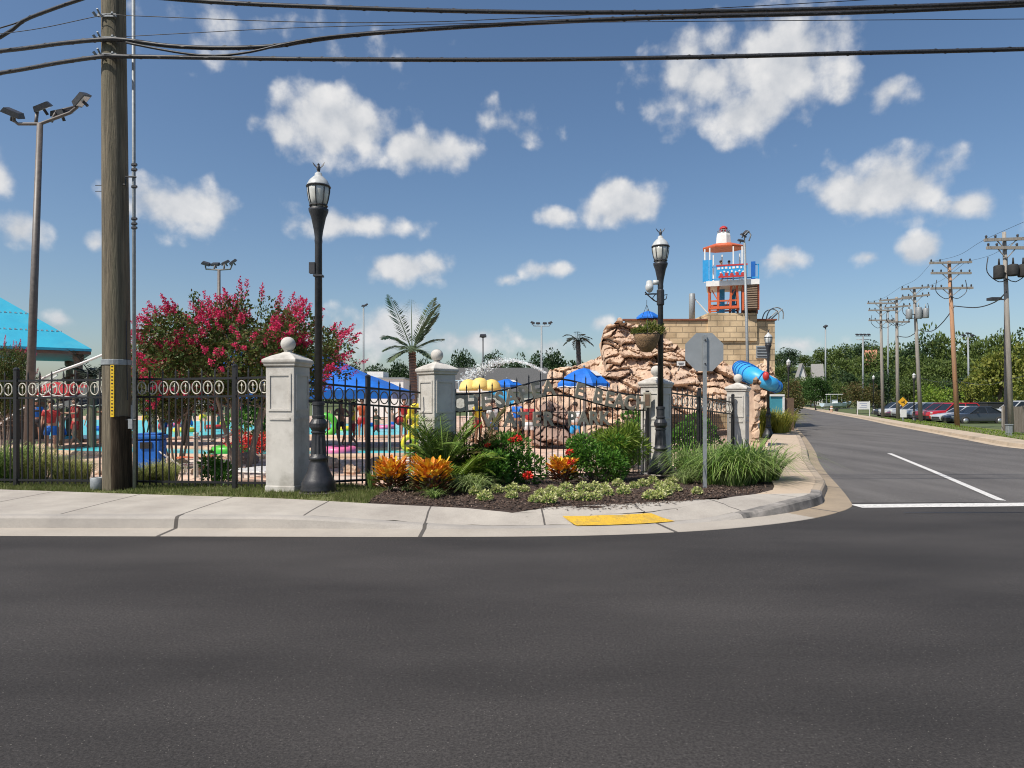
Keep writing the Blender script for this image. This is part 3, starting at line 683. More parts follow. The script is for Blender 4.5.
# left-hand run: posts where the photo shows them
def fl(x): # on the fence line
    for i in range(len(FENCE_L)-1):
        if FENCE_L[i][0] <= x <= FENCE_L[i+1][0]:
            t = (x-FENCE_L[i][0])/(FENCE_L[i+1][0]-FENCE_L[i][0]); return (x, FENCE_L[i][1]+t*(FENCE_L[i+1][1]-FENCE_L[i][1]))
lx = [-13.0, -10.8, -8.70, -6.60, -4.58, -3.86]
lp = [fl(x) for x in lx]
fence(lp, [1.93+.012*i for i in range(6)], [gz(*p) for p in lp], 'long straight black iron fence with cream rings, left of the first white pillar', post_last=False, ring_gap=.205)
a = P1+Vector((.30, .12)); b = P2+Vector((-.30, -.16))
fm = a+(b-a)*.50
fence([(a.x, a.y), (fm.x, fm.y), (b.x, b.y)], [1.90, 1.83, 1.755], [gz(*a), gz(*fm), gz(*b)], 'short iron fence stepping down from the first to the second pillar behind the orange plants', gap=.105, post_first=False, post_last=False, ring_gap=.21, fleurs=False, ring_col=pm('bronze_ring', (.22, .17, .11), (.14, .11, .07), 20, .5))
a = P3+Vector((.30, .30)); b = P4+Vector((-.24, -.30)); fm = a+(b-a)*.45
fence([(a.x, a.y), (fm.x, fm.y), (b.x, b.y)], [1.80, 1.70, 1.56], [gz(*a), gz(*fm), gz(*b)], 'short iron fence receding between the two right-hand pillars behind the stop sign', gap=.13, post_first=False, post_last=True, ring_gap=.24, fleurs=False, ring_col=M['cream'], band=.32)

# ------------------------------------------------------------------ pillars
def pillar():
    t = thing('gate_pillar', '', 'pillar')
    m = MB(); m.box(0, 0, .98, .50, .50, 1.96); m.build('shaft', M['stucco'], t, bevel=.012)
    m = MB()
    for rz in range(4):
        A = Matrix.Rotation(rz*PI/2, 3, 'Z')
        def bx(cx, cz, sx, sz):
            i = len(m.v); m.box(cx, -.2585, cz, sx, .017, sz)
            for j in range(i, len(m.v)): m.v[j] = A @ m.v[j]
        bx(0, 1.83, .40, .035); bx(0, 1.27, .40, .035); bx(-.1825, 1.55, .035, .525); bx(.1825, 1.55, .035, .525)
        bx(0, 1.13, .36, .035)
    m.build('panel_frame', M['stucco'], t)
    m = MB(); m.prism([(-.262, -.262), (.262, -.262), (.262, .262), (-.262, .262)], -.08, .06); m.build('base', M['stucco'], t, bevel=.015)
    m = MB(); q = math.sqrt(2)
    m.lathe([(.258*q, 1.961), (.275*q, 1.975), (.275*q, 2.0), (.298*q, 2.03), (.298*q, 2.07), (.275*q, 2.09), (.19*q, 2.14), (.085*q, 2.185), (.06*q, 2.20)], 4, rot=PI/4); m.build('cap', M['stucco'], t, bevel=.008)
    m = MB(); m.lathe([(.06, 2.195), (.055, 2.21), (.075, 2.225)], 12); m.ball((0, 0, 2.335), .118, 20, 12); m.build('ball_finial', M['stucco'], t, True)
    return t
pil = pillar()
grp = 'white stucco gate pillars'
pil.location = (P1.x, P1.y, .19); pil.rotation_euler = (0, 0, R(-12)); pil['group'] = grp
pil['label'] = 'widest looking white stucco pillar with ball top, beside the left lamp post on the grass'
dup(pil, (P2.x, P2.y, .13), R(-47), 'white stucco pillar with ball top, behind the orange plants and palms at the gate left end', grp)
p3 = dup(pil, (P3.x, P3.y, -.06), R(-40), 'white stucco pillar with ball top standing directly behind the second lamp post', grp)
dup(pil, (P4.x, P4.y, -.10), R(-30), 'white stucco pillar with ball top at the far end, behind the long green grass clump', grp)
m = MB(); m.lathe([(.0, 0), (.095, 0), (.105, .01), (.095, .02), (.0, .02)], 4, rot=PI/4, sq=.62); 
t = thing('plaque', 'small brown square plaque fixed to the pillar behind the second lamp', 'plaque', (X(647.5, 14.95), 14.98, Z(400, 14.95)), R(-12))
m = MB(); m.box(0, 0, 0, .17, .03, .34); m.build('frame', M['tan_letters'], t, bevel=.01); m = MB(); m.box(0, -.018, 0, .10, .012, .25); m.build('plate', M['brown'], t)

# ------------------------------------------------------------------ arched gate with lettering
GA = Vector((P2.x+.30, P2.y+.12, 0)); GB = Vector((P3.x-.22, P3.y-.22, 0)); GD = (GB-GA).to_2d(); GL = GD.length; GU = GD.normalized(); GANG = math.atan2(GD.y, GD.x)
gate = thing('sign_gate', 'black iron gate panel with a swooping rail and weathered metal letters', 'gate', (GA.x, GA.y, 0), GANG)
def gpx(px):     # distance along the gate of a photo column
    k_ = (px-512)/F; return (k_*GA.y-GA.x)/(GU.x-k_*GU.y)
def gdepth(s): return GA.y+GU.y*s
def arc_low(s):
    c = gpx(557); d = (s-c)/(GL*.27); return 1.39+.33*math.exp(-d*d*1.25)
def arc_up(s): return arc_low(s)+.33
gr0 = MB(); n = 34; 
for k in range(1, n):
    s = GL*k/n; i = len(gr0.v); z0 = gz(GA.x+GU.x*s, gdepth(s))+.06
    long = k % 2 == 0; top = arc_up(s)+.12 if long else arc_low(s)
    picket(gr0, s, z0, top, .018)
gr0.build('panel', M['black'], gate)
ra = MB()
for fn in (arc_low, arc_up): ra.tube([(GL*k/60, -.012, fn(GL*k/60)) for k in range(61)], .02, 6)
ra.tube([(0, 0, .12), (GL, 0, .04)], .016, 6)
ra.build('rail', M['black'], gate)
for s in (0.02, GL-.02):
    pp = MB(); pp.box(s, 0, .93, .06, .06, 1.8); pp.build('post', M['black'], gate)
def letters(name, seq, height, mat, parent, ext=.014):
    for (ch, s, z, ang) in seq:
        bm = bmesh.new()
        cu = bpy.data.curves.new('t', 'FONT'); cu.body = ch; cu.size = height/.70; cu.extrude = ext; cu.offset = height*.045; cu.align_x = 'CENTER'; cu.resolution_u = 3
        ob = bpy.data.objects.new('t', cu); COL.objects.link(ob); dg = bpy.context.evaluated_depsgraph_get(); dg.update()
        me = bpy.data.meshes.new_from_object(ob.evaluated_get(dg))
        me.transform(Matrix.Translation((s, -.05, z)) @ Matrix.Rotation(-ang, 4, 'Y') @ Matrix.Rotation(PI/2, 4, 'X')); bm.from_mesh(me)
        bpy.data.objects.remove(ob); bpy.data.curves.remove(cu); bpy.data.meshes.remove(me)
        me = bpy.data.meshes.new(name); bm.to_mesh(me); bm.free(); me.materials.append(mat)
        o = bpy.data.objects.new(name, me); COL.objects.link(o); o.parent = parent
seq = []
for ch, px in zip('CHESAPEAEBEACH', (457.5, 470.5, 485.5, 500, 511.5, 524, 536, 548, 577, 595.5, 607, 617, 628, 640)):
    s = gpx(px); sl_ = (arc_low(s+.05)-arc_low(s-.05))/.1; seq.append((ch, s, arc_low(s)+.012, math.atan(sl_)))
letters('letter', seq, .30, M['tan_letters'], gate)
seq = [(ch, gpx(px), 1.10, 0) for ch, px in zip('WATERPARK', (491, 508.5, 522, 535.5, 547, 570.5, 582, 592.5, 603))]
letters('letter', seq, .28, M['tan_letters'], gate)
st_ = MB(); st_.bar((gpx(484), -.03, 1.10), (gpx(611), -.03, 1.10), .012); st_.bar((gpx(484), -.03, 1.365), (gpx(611), -.03, 1.365), .012); st_.build('letter_rail', M['black'], gate)

# ------------------------------------------------------------------ street lamps
def lamp(label, loc, sc_=1, rz=0, extra=True):
    t = thing('street_lamp', label, 'street lamp', loc, rz, 'black acorn street lamps')
    m = MB(); m.lathe([(.275, 0), (.275, .05), (.26, .10), (.265, .14), (.235, .20), (.175, .33), (.135, .46), (.125, .50), (.15, .515), (.15, .55), (.12, .565), (.12, .60)], 20)
    m.build('base', M['lampblack'], t, True)
    m = MB(); m.lathe([(.128 if k % 2 == 0 else .112, 0) for k in range(2)], 4)
    m = MB(); nf = 24
    for (r0, z) in ((.122, .60), (.10, .92)):
        for j in range(nf): a = 2*PI*j/nf; rr = r0*(1 if j % 2 else .9); m.v.append(Vector((rr*math.cos(a), rr*math.sin(a), z)))
    for j in range(nf): m.f.append((j, (j+1) % nf, nf+(j+1) % nf, nf+j))
    m.lathe([(.10, .92), (.115, .93), (.115, .95), (.10, .96), (.135, 1.02), (.138, 1.08), (.105, 1.14), (.085, 1.16), (.10, 1.17), (.10, 1.20), (.085, 1.21), (.085, 1.36), (.098, 1.37), (.098, 1.41), (.075, 1.42)], 20)
    m.build('pedestal', M['lampblack'], t, False)
    m = MB(); m.lathe([(.062, 1.40), (.056, 3.9), (.062, 3.95), (.058, 4.0), (.07, 4.1), (.115, 4.32), (.15, 4.41), (.155, 4.45), (.12, 4.47)], 16); m.build('pole', M['lampblack'], t, True)
    m = MB(); m.lathe([(.112, 4.47), (.150, 4.60), (.170, 4.72), (.172, 4.80)], 16); g = m.build('lantern', M['glass_lamp'], t, True)
    m = MB()
    for k in range(8):
        a = 2*PI*k/8; c, s = math.cos(a), math.sin(a); m.tube([(.117*c, .117*s, 4.47), (.156*c, .156*s, 4.60), (.177*c, .177*s, 4.72), (.18*c, .18*s, 4.80)], .008, 5)
    m.ring((0, 0, 4.80), (1, 0, 0), (0, 1, 0), .18, .18, .014, 20); m.ring((0, 0, 4.50), (1, 0, 0), (0, 1, 0), .135, .135, .012, 20)
    m.build('cage', M['lampblack'], g)
    m = MB(); m.lathe([(.185, 4.80), (.18, 4.825), (.14, 4.90), (.085, 4.955), (.06, 4.97), (.055, 5.01), (.03, 5.03)], 16); m.build('lid', M['lampcap'], t, True)
    m = MB(); m.lathe([(.028, 5.02), (.022, 5.05), (.03, 5.07), (.032, 5.10), (.018, 5.14), (.02, 5.155), (.004, 5.175)], 8)
    for s in (-1, 1): m.quad(Vector((.02*s, 0, 5.09)), Vector((.075*s, .0, 5.14)), Vector((.10*s, .01, 5.205)), Vector((.03*s, .01, 5.12))); m.quad(Vector((.02*s, .012, 5.09)), Vector((.03*s, .022, 5.12)), Vector((.10*s, .022, 5.205)), Vector((.075*s, .012, 5.14)))
    m.build('eagle_finial', M['dark_metal'], t)
    t.scale = (sc_,)*3; return t
l1 = lamp('tall black street lamp with an eagle finial, on the grass beside the first pillar', (X(318.5, 10.75), 10.75, .17))
m = MB(); m.box(-.09, -.02, 3.52, .09, .08, .17); m.box(0, 0, 3.40, .14, .14, .03); m.build('control_box', M['dark_metal'], l1)
m = MB(); m.lathe([(.30, -.04), (.31, .0), (.29, .012)], 20); m.build('footing', M['kerb'], l1)
l2 = lamp('tall black street lamp with a camera arm and hanging basket in the flower bed', (X(660.5, 14.45), 14.45, .065))
m = MB()
ax = Z(293, 14.45)-.065
m.tube([(0, 0, ax-.22), (-.14, -.01, ax-.16), (-.28, -.02, ax-.04), (-.33, -.02, ax+.02)], .013, 6); m.tube([(0, 0, ax-.02), (-.17, 0, ax-.02), (-.33, -.02, ax-.03)], .016, 6)
m.tube([(-.10, 0, ax-.02), (-.17, 0, ax-.11), (-.09, 0, ax-.18), (-.03, 0, ax-.1)], .01, 5); m.tube([(0, 0, ax-.2), (.12, 0, ax-.12), (.14, 0, ax-.03), (.06, 0, ax-.05)], .011, 5)
m.lathe([(.07, ax-.26), (.08, ax-.24), (.08, ax+.05), (.07, ax+.07)], 12)
m.build('bracket', M['lampblack'], l2)
m = MB(); m.lathe([(.03, .20), (.06, .19), (.075, .10), (.085, .09), (.085, .03), (.075, .0), (.05, -.04), (.01, -.06)], 14, (-.24, -.03, ax+.06)); m.box(-.1, -.02, ax+.22, .12, .05, .09); m.build('camera_dome', M['lampcap'], l2, True)
G_L = 'black acorn street lamps'
def lcopy(px, Y, topy, basez, label):
    s_ = (Z(topy, Y)-basez)/5.2; return dup(l1, (X(px, Y), Y, basez), .4, label, G_L, s_)
for px, Y, topy, bz, lb in ((768.3, 30, 329, -.02, 'black street lamp on the inner edge of the far pavement beside yellow grass'), (788.5, 52, 357, -.05, 'black street lamp farthest along the left pavement, past the rocks'),
                            (914, 52, 371.5, -.02, 'black street lamp on the lawn between wooden poles by parked cars'), (873.5, 90, 374, -.1, 'small distant black street lamp near the white banner and rust-tinted tree')):
    o = lcopy(px, Y, topy, bz, lb)
    for ch in list(o.children):
        if ch.name.startswith(('footing', 'control_box')): bpy.data.objects.remove(ch)

# hanging basket on the arm of the second lamp
hb = thing('hanging_basket', 'round brown coir basket of trailing plants hung from the lamp arm', 'hanging basket', (X(646.5, 14.43), 14.40, Z(343, 14.4)))
m = MB(); m.lathe([(.02, -.20), (.11, -.18), (.20, -.08), (.265, .08), (.285, .18), (.26, .19), (.0, .17)], 18); m.build('basket', pm('coir', (.30, .19, .10), (.18, .11, .06), 30, .95, .8, 60), hb, True)
m = MB(); zc = Z(300, 14.4)-Z(343, 14.4)
for k in range(3): a = 2*PI*k/3+.4; m.tube([(.27*math.cos(a), .27*math.sin(a), .18), (0, 0, zc-.1)], .0045, 4)
m.tube([(0, 0, zc-.1), (0, 0, zc)], .005, 4)
for zz in (.03, .18): m.ring((0, 0, zz), (1, 0, 0), (0, 1, 0), .24 if zz < .1 else .285, .24 if zz < .1 else .285, .006, 20, 4)
m.build('wire_hanger', M['wire'], hb)
m = MB(); rr = random.Random(5)
for k in range(620):
    a = rr.uniform(0, 2*PI); q = rr.random()**.5; x = math.cos(a)*q*.29; y = math.sin(a)*q*.29; z = .18+rr.random()*.24*(1-q*.5)*(1.3 if math.cos(a) > -.2 else .8)
    if math.cos(a) > .7 and q > .5 and rr.random() < .6: x += .12*rr.random()
    m.leaf(Vector((x, y, z)), Vector((x*1.5, y*1.5, .3))+rv(rr)*.5, rv(rr), rr.uniform(.05, .11), rr.uniform(.02, .045))
m.build('plants', G['basket'], hb)

# ------------------------------------------------------------------ stop sign, seen from the back
ss = thing('stop_sign', 'grey back of an octagonal stop sign on a galvanised post in the flower bed', 'road sign', (X(704.5, 11.6), 11.6, .07))
D = 11.6
m = MB(); m.box(0, -.02, 1.29, .060, .032, 2.72); m.build('post', M['galv'], ss)
zc = Z(352, D)-.07; rr_ = .325/math.cos(PI/8)
m = MB(); m.lathe([(rr_, -.003), (rr_, .003)], 8, rot=PI/8); M_ = Matrix.Rotation(PI/2, 3, 'X')
m.v = [M_ @ v + Vector((.0, .012, zc)) for v in m.v]; m.build('plate', M['sign_back'], ss)
m = MB()
for dz in (-.2, .2): m.lathe([(.014, 0), (.014, .014)], 8); m.v[-16:] = [M_ @ v + Vector((0, -.036, zc+dz)) for v in m.v[-16:]]
m.build('bolt', M['dark_metal'], ss)
m = MB(); m.lathe([(rr_*.985, .0), (rr_*.985, .003)], 8, rot=PI/8); m.v = [M_ @ v + Vector((.0, .021, zc)) for v in m.v]; m.build('face', M['red'], ss)

# ------------------------------------------------------------------ big utility pole, mast, cables
up = thing('utility_pole', 'thick weathered wooden utility pole in front of the fence at left', 'utility pole', (X(117.5, 11.3), 11.3, .12))
top = Vector((X(113, 11.3)-up.location.x, 0, 9.6))
m = MB(); nn = 20; K = 40
for k in range(K+1):
    t_ = k/K; c = top*t_; r_ = .222-.047*t_
    for j in range(nn):
        a = 2*PI*j/nn; q = r_*(1+.02*noise.noise(Vector((math.cos(a)*4, math.sin(a)*4, t_*6)))+.012*noise.noise(Vector((math.cos(a)*14, math.sin(a)*14, t_*2))))
        m.v.append(c+Vector((q*math.cos(a), q*math.sin(a), -.15 if k == 0 else 0)))
for k in range(K):
    for j in range(nn): a = k*nn+j; b = k*nn+(j+1) % nn; m.f.append((a, b, b+nn, a+nn))
m.f.append(tuple(range(K*nn, K*nn+nn)))
pole_o = m.build('shaft', M['wood'], up, True)
def at_pole(z): return top*(z/9.6)
def zup(py): return Z(py, 11.1)-.12
m = MB(); z1 = zup(416); zs = [-.05+(z1+.05)*k/16 for k in range(17)]; na = 12  # dark brown half-sheath wrapped round the lower right of the shaft
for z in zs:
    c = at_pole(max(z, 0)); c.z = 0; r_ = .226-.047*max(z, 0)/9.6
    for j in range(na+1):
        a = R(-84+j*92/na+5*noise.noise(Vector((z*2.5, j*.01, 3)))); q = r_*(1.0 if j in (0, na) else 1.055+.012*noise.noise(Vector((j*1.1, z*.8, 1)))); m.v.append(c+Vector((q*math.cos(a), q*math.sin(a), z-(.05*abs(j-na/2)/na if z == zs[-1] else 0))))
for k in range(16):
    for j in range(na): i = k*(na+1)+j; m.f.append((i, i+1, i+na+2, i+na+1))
i = 16*(na+1); m.f.append(tuple(range(i, i+na+1))); m.build('pole_sheath', M['sheath'], up)
m = MB(); z0, z1 = zup(417), zup(365); m.box(.045, -.222, (z0+z1)/2, .055, .02, z1-z0); ym = m.build('warning_strip', M['yellow'], up)
m = MB()
for k in range(15): m.box(.045, -.234, z0+.05+k*.055, .026, .004, .020 if k % 4 else .008)
m.build('markings', M['wire'], ym)
m = MB(); m.lathe([(.223, 0), (.226, .005), (.226, .085), (.222, .09)], 20, Vector((at_pole(2).x, 0, zup(365)+.005))); m.build('metal_band', M['galv'], up)
for py in (15, 38, 54.5):
    m = MB(); c = at_pole(zup(py)); z = zup(py)
    m.v = []; m.box(c.x, -.19, z, .30, .025, .05); m.tube([(c.x-.17, -.2, z-.02), (c.x-.20, -.24, z+.03)], .022, 6); m.tube([(c.x+.1, -.22, z+.03), (c.x+.12, -.26, z-.02)], .018, 6)
    m.tube([(c.x-.12, -.2, z+.03), (c.x-.12, -.26, z+.07)], .016, 6); m.build('clamp', M['galv'], up)
m = MB(); m.tube([(.25, -.02, zup(415)), (.27, -.05, zup(430)), (.27, -.05, zup(405))], .02, 6); m.box(.27, -.08, zup(424), .07, .06, .16); m.build('junction_box', M['galv'], up)
m = MB(); m.tube([(.19, -.08, zup(320)), (.20, -.06, zup(400))], .008, 5); m.build('ground_wire', M['wire'], up)
m = MB()
for py in (183, 189): m.tube([(at_pole(5).x-.16, -.08, zup(py)), (at_pole(5).x-.28, -.08, zup(py))], .006, 5)
m.build('step_bolt', M['dark_metal'], up)

ms = thing('mast', 'thin galvanised metal mast standing close beside the wooden utility pole', 'mast', (X(134.5, 11.25), 11.25, .15))
m = MB(); m.tube([(0, 0, -.1), (-.02, 0, 9.6)], .028, 10); m.build('tube', M['galv'], ms, True)
m = MB()
for py, w_ in ((182, .34), (424, .30)):
    z = Z(py, 11.25)-.15; m.tube([(-w_, .0, z-.03), (-.12, -.05, z-.06), (-.12, -.05, z+.07), (.05, -.04, z+.07)], .014, 6)
m.build('standoff_bracket', M['dark_metal'], ms)
m = MB()
for py in (165, 170, 187, 219, 224, 228): z = Z(py, 11.25)-.15; m.lathe([(.033, z-.02), (.04, z-.015), (.04, z+.015), (.033, z+.02)], 10, (-.01, 0, 0)); m.box(.03, -.03, z, .05, .04, .03)
m.build('coupling', M['dark_metal'], ms)

bk = thing('concrete_bucket', 'small grey concrete stub standing at the foot of the wooden utility pole', 'concrete stub', (X(97.5, 11.22), 11.22, .14))
m = MB(); m.lathe([(.095, 0), (.105, .02), (.108, .19), (.098, .2), (.085, .2), (.08, .17)], 16); m.build('drum', M['galv'], bk, True)
m = MB(); m.ring((0, 0, .195), (1, 0, 0), (0, 1, 0), .1, .1, .009, 16); m.build('rim', M['galv'], bk)

def cable(pts, r, label, twist=False, name='overhead_cable', g=None):
    v = catmull([P(*p) for p in pts], .18); m = MB(); m.tube(v, r, 6)
    if twist:
        h = []; acc = 0
        for i, p in enumerate(v):
            if i: acc += (p-v[i-1]).length
            a = acc*16; h.append(p+Vector((0, math.cos(a), math.sin(a)))*r*.75)
        m.tube(h, r*.55, 5)
    o = m.build(name, M['wire'], None, True); tag(o, label, 'cable', g); return o
gC = 'overhead cables at the wooden pole'
cable([(-120, 90, 12.2), (0, 73, 11.6), (60, 62.5, 11.25), (103, 56.5, 11.04), (125, 56.5, 11.04), (300, 59, 11), (512, 59.7, 11), (700, 57, 10.95), (860, 53, 10.9), (1024, 49, 10.9), (1300, 40, 10.8)], .033, 'lowest thick twisted cable crossing the whole sky', True, g=gC)
cable([(-120, 60, 12.2), (0, 51, 11.6), (60, 43.5, 11.25), (103, 39.5, 11.06), (125, 40.0, 11.06), (170, 46, 11.05), (225, 48, 11.05), (275, 46, 11.05), (310, 40.5, 11.05), (375, 33, 11.05), (512, 24, 11.05), (662, 17.5, 11), (850, 12.5, 11), (1024, 5, 10.9), (1300, -10, 10.8)], .034, 'middle thick cable bundle clamped to the pole below its top clamp', True, g=gC)
cable([(126, 42.5, 11.0), (150, 47.5, 11.0), (185, 53.5, 11.0), (215, 55.8, 11.0), (250, 52, 11.0), (285, 44, 11.0), (330, 36.5, 11.02), (420, 29.5, 11.03)], .018, 'thin slack cable loop drooping below the middle cable right of the pole', g=gC)
cable([(60, -12, 10.4), (155, -2.5, 10.4), (250, 4, 10.4), (400, 9.5, 10.4), (512, 12, 10.4), (600, 12.5, 10.4), (700, 11.5, 10.4), (850, 8, 10.4), (1024, 2, 10.3), (1300, -12, 10.3)], .031, 'upper thick twisted cable entering at the top edge right of the pole', True, g=gC)
cable([(-60, 40, 11.6), (30, 30, 11.3), (102, 15.5, 11.05), (125, 15.5, 11.05), (300, 22, 11), (420, 22, 11), (512, 18.5, 11), (700, 9, 11), (900, -2, 11)], .006, 'thin wire fixed at the topmost clamp of the wooden pole', g=gC)
cable([(125, 36.5, 11.0), (200, 32.5, 11), (290, 28, 11), (400, 25, 11), (512, 23, 11), (800, 20.5, 10.9), (1024, 19, 10.9), (1300, 17, 10.8)], .0055, 'thin wire running level just above the middle cable', g=gC)
cable([(-60, 52, 12.6), (0, 37.5, 12.3), (22, 21.5, 12.2), (50, 10, 12.0), (85, -2, 11.8), (130, -16, 11.6)], .03, 'thick cable rising across the top left corner', True, g=gC)
cable([(-60, 42, 12.6), (0, 28, 12.3), (24, 20, 12.2), (60, 6.5, 12.0), (100, -7, 11.8)], .012, 'thin cable joining the thick one in the top left corner', g=gC)

# ------------------------------------------------------------------ floodlight masts
def flood_mast(px0, px1, Y, topy, r0, r1, bz, heads, label, arm, mat, headsize=.42, grp='floodlight masts of the water park'):
    t = thing('floodlight_mast', label, 'floodlight', (X(px0, Y), Y, bz), 0, grp)
    H_ = Z(topy, Y)-bz; dx = X(px1, Y)-X(px0, Y)
    m = MB(); m.tube([(0, 0, -.1), (dx, 0, H_)], [r0, r1], 10); m.build('pole', mat, t, True)
    m = MB()
    for (pts) in arm: m.tube([(dx+p[0], p[1], H_+p[2]) for p in pts], r1*.55, 6)
    m.build('crossarm', mat, t, True)
    for (hx, hy, hz_, ry, rz) in heads:
        m = MB(); m.box(0, 0, 0, headsize, headsize*.8, headsize*.3, taper=.8); m.tube([(0, 0, -headsize*.5), (0, 0, 0)], headsize*.09, 6)
        h = m.build('floodlight', M['dark_metal'], t); h.location = (dx+hx, hy, H_+hz_); h.rotation_euler = (R(25), ry, rz)
        m = MB(); m.box(0, 0, -headsize*.16, headsize*.8, headsize*.62, headsize*.03); m.build('lens', M['glass_lamp'], h)
    return t
flood_mast(27.5, 40, 17, 124, .115, .07, .0, [(-.67, 0, .28, R(20), .3), (-.05, .15, .50, R(-28), .2), (.32, .3, .42, R(-5), -.2), (1.02, 0, .62, R(-38), -.3)],
  'brown floodlight mast with four heads behind the fence at far left', [[(-.66, 0, .10), (-.55, 0, .0), (0, 0, 0), (.75, 0, .28), (.92, 0, .42), (.92, 0, .58)], [(-.64, 0, .05), (-.66, 0, .28)], [(-.14, .05, .0), (-.14, .1, .36)], [(.25, .05, .08), (.27, .2, .40), (.78, .2, .52)]], M['brown_metal'], .42)
flood_mast(219, 219, 42, 270, .13, .09, 0, [(-.8, 0, .4, R(15), .2), (-.3, .2, .4, 0, 0), (.3, .2, .5, R(-25), 0), (.85, 0, .5, R(-35), 0)],
  'four headed floodlight mast rising behind the pink crape myrtle', [[(-.85, 0, .35), (-.8, 0, .05), (0, 0, 0), (.7, 0, .05), (.85, 0, .45)], [(-.3, 0, 0), (-.3, .1, .35)], [(.3, 0, 0), (.3, .1, .45)]], M['brown_metal'], .5)
flood_mast(363.5, 363.5, 60, 308, .10, .07, 0, [(0, 0, .2, 0, 0), (.2, .1, .3, R(-30), 0)], 'slim pale mast with one small head right of the crape myrtle', [[(0, 0, 0), (.1, 0, .2)]], M['galv'], .35)
flood_mast(483, 483, 100, 338, .12, .09, 0, [(0, 0, .35, 0, 0)], 'short dark single headed mast among the distant dark trees', [[(-.5, 0, .2), (0, 0, 0), (.5, 0, .2)]], M['dark_metal'], 1.0)
flood_mast(541.5, 541.5, 70, 326, .13, .09, 0, [(-.9, 0, .35, R(20), 0), (-.35, .1, .3, 0, 0), (.35, .1, .3, 0, 0), (.9, 0, .35, R(-20), 0)], 'pale mast with a wide four headed crossarm behind the arched gate', [[(-.95, 0, .3), (-.8, 0, 0), (.8, 0, 0), (.95, 0, .3)]], M['galv'], .45)
flood_mast(749.5, 744.5, 34, 243, .085, .06, 0, [(-.05, 0, .38, R(25), .3), (.1, .1, .55, R(-40), .2), (-.15, .1, .15, R(10), 0)], 'pale mast with bunched round lights standing in front of the lookout tower', [[(0, 0, 0), (0, 0, .4), (.2, 0, .6), (.32, 0, .4), (.22, 0, .1)]], M['galv'], .3)
flood_mast(825.5, 825.5, 150, 328, .2, .14, 0, [(0, 0, .4, R(-30), 0)], 'tall thin mast above the small round green tree', [[(0, 0, 0), (.4, 0, .5)]], M['galv'], .9)
flood_mast(863, 863, 130, 336, .2, .15, 0, [(-1.1, 0, .3, 0, 0), (-.35, 0, .3, 0, 0), (.35, 0, .3, 0, 0), (1.1, 0, .3, 0, 0)], 'distant mast with two rows of lights left of the grey wooden poles', [[(-1.4, 0, 0), (1.4, 0, 0)], [(-1.2, 0, -.7), (1.2, 0, -.7)]], M['galv'], .6)
flood_mast(888, 888, 120, 312, .17, .13, 0, [(0, 0, .2, 0, 0)], 'plain pale mast half hidden between the grey wooden poles', [[(-.2, 0, 0), (.2, 0, .1)]], M['galv'], .5)
flood_mast(969, 968, 110, 337, .17, .13, -.2, [(-.7, 0, .3, 0, 0), (0, 0, .6, 0, 0), (.7, 0, .3, 0, 0)], 'distant cluster head mast against the woods right of the red wooden pole', [[(-.8, 0, 0), (.8, 0, 0)], [(0, 0, 0), (0, 0, .5)]], M['galv'], .6)
# shoebox light
t = thing('area_light', 'dark shoebox light on a square pole beside the wooden fence', 'area light', (X(1006, 36), 36, -.1))
m = MB(); H_ = Z(299, 36)+.1; m.box(0, 0, H_/2, .13, .13, H_); m.build('pole', M['dark_metal'], t)
m = MB(); m.box(-.25, 0, H_-.02, .5, .08, .06); m.box(-.62, 0, H_, .55, .4, .14); m.build('lamp_head', M['dark_metal'], t)

# ------------------------------------------------------------------ plants
def trunk_tree(name, label, cat, loc, H, crownR, trunk_r, mat_leaf, mat_bark, nclump, leaves, leafsize, clump_r, seed, base=.35, squash=.8, group=None, stems=1, spread=.25, sc_=1, lean=0):
    r_ = random.Random(seed); t = thing(name, label, cat, loc, r_.uniform(0, 6), group)
    cz = H*(base+(1-base)/2); rz = H*(1-base)/2
    cl = []
    for k in range(nclump):
        v = rv(r_).normalized()*(r_.uniform(.45, 1.0))
        cl.append((Vector((v.x*crownR, v.y*crownR, cz+v.z*rz)), clump_r*r_.uniform(.65, 1.3)))
    m = MB()
    for s in range(stems):
        a = 2*PI*s/stems+r_.uniform(-.3, .3); off = .12*trunk_r*10*(stems > 1)
        p0 = Vector((math.cos(a)*off, math.sin(a)*off, -.1)); p1 = Vector((math.cos(a)*spread*H*.3*(stems > 1)+r_.uniform(-.05, .05)*H, math.sin(a)*spread*H*.3*(stems > 1), H*base*1.0)); p2 = Vector((p1.x*1.5, p1.y*1.5, H*(base+.35*(1-base))))
        tr_ = trunk_r/(stems**.5); m.tube(catmull([p0, (p0+p1)/2+rv(r_)*.04*H*.5, p1, p2], H*.08), [tr_*1.15]+[tr_*(1-.6*q/40) for q in range(1, 200)], 8) if False else None
        path = catmull([p0, (p0+p1)/2+rv(r_)*.02*H, p1, p2], H*.08); m.tube(path, [tr_*(1.15-.65*i/len(path)) for i in range(len(path))], 8)
        for (c, q) in cl[s::stems][:9]:
            st = path[int(len(path)*r_.uniform(.55, .98))]; md = (st+c)/2+rv(r_)*crownR*.12
            m.tube([st, md, c], [tr_*.42, tr_*.25, tr_*.08], 5, cap=False)
    m.build('trunk', mat_bark, t, True)
    m = MB()
    for (c, q) in cl:
        for k in range(leaves):
            v = rv(r_); v = v.normalized()*(v.length**.5); p = c+Vector((v.x*q, v.y*q, v.z*q*squash))
            d = (v+rv(r_)*.9); m.leaf(p, d, rv(r_), leafsize*r_.uniform(.6, 1.4), leafsize*r_.uniform(.4, .8))
    m.build('crown', mat_leaf, t)
    t.scale = (sc_,)*3
    return t, cl
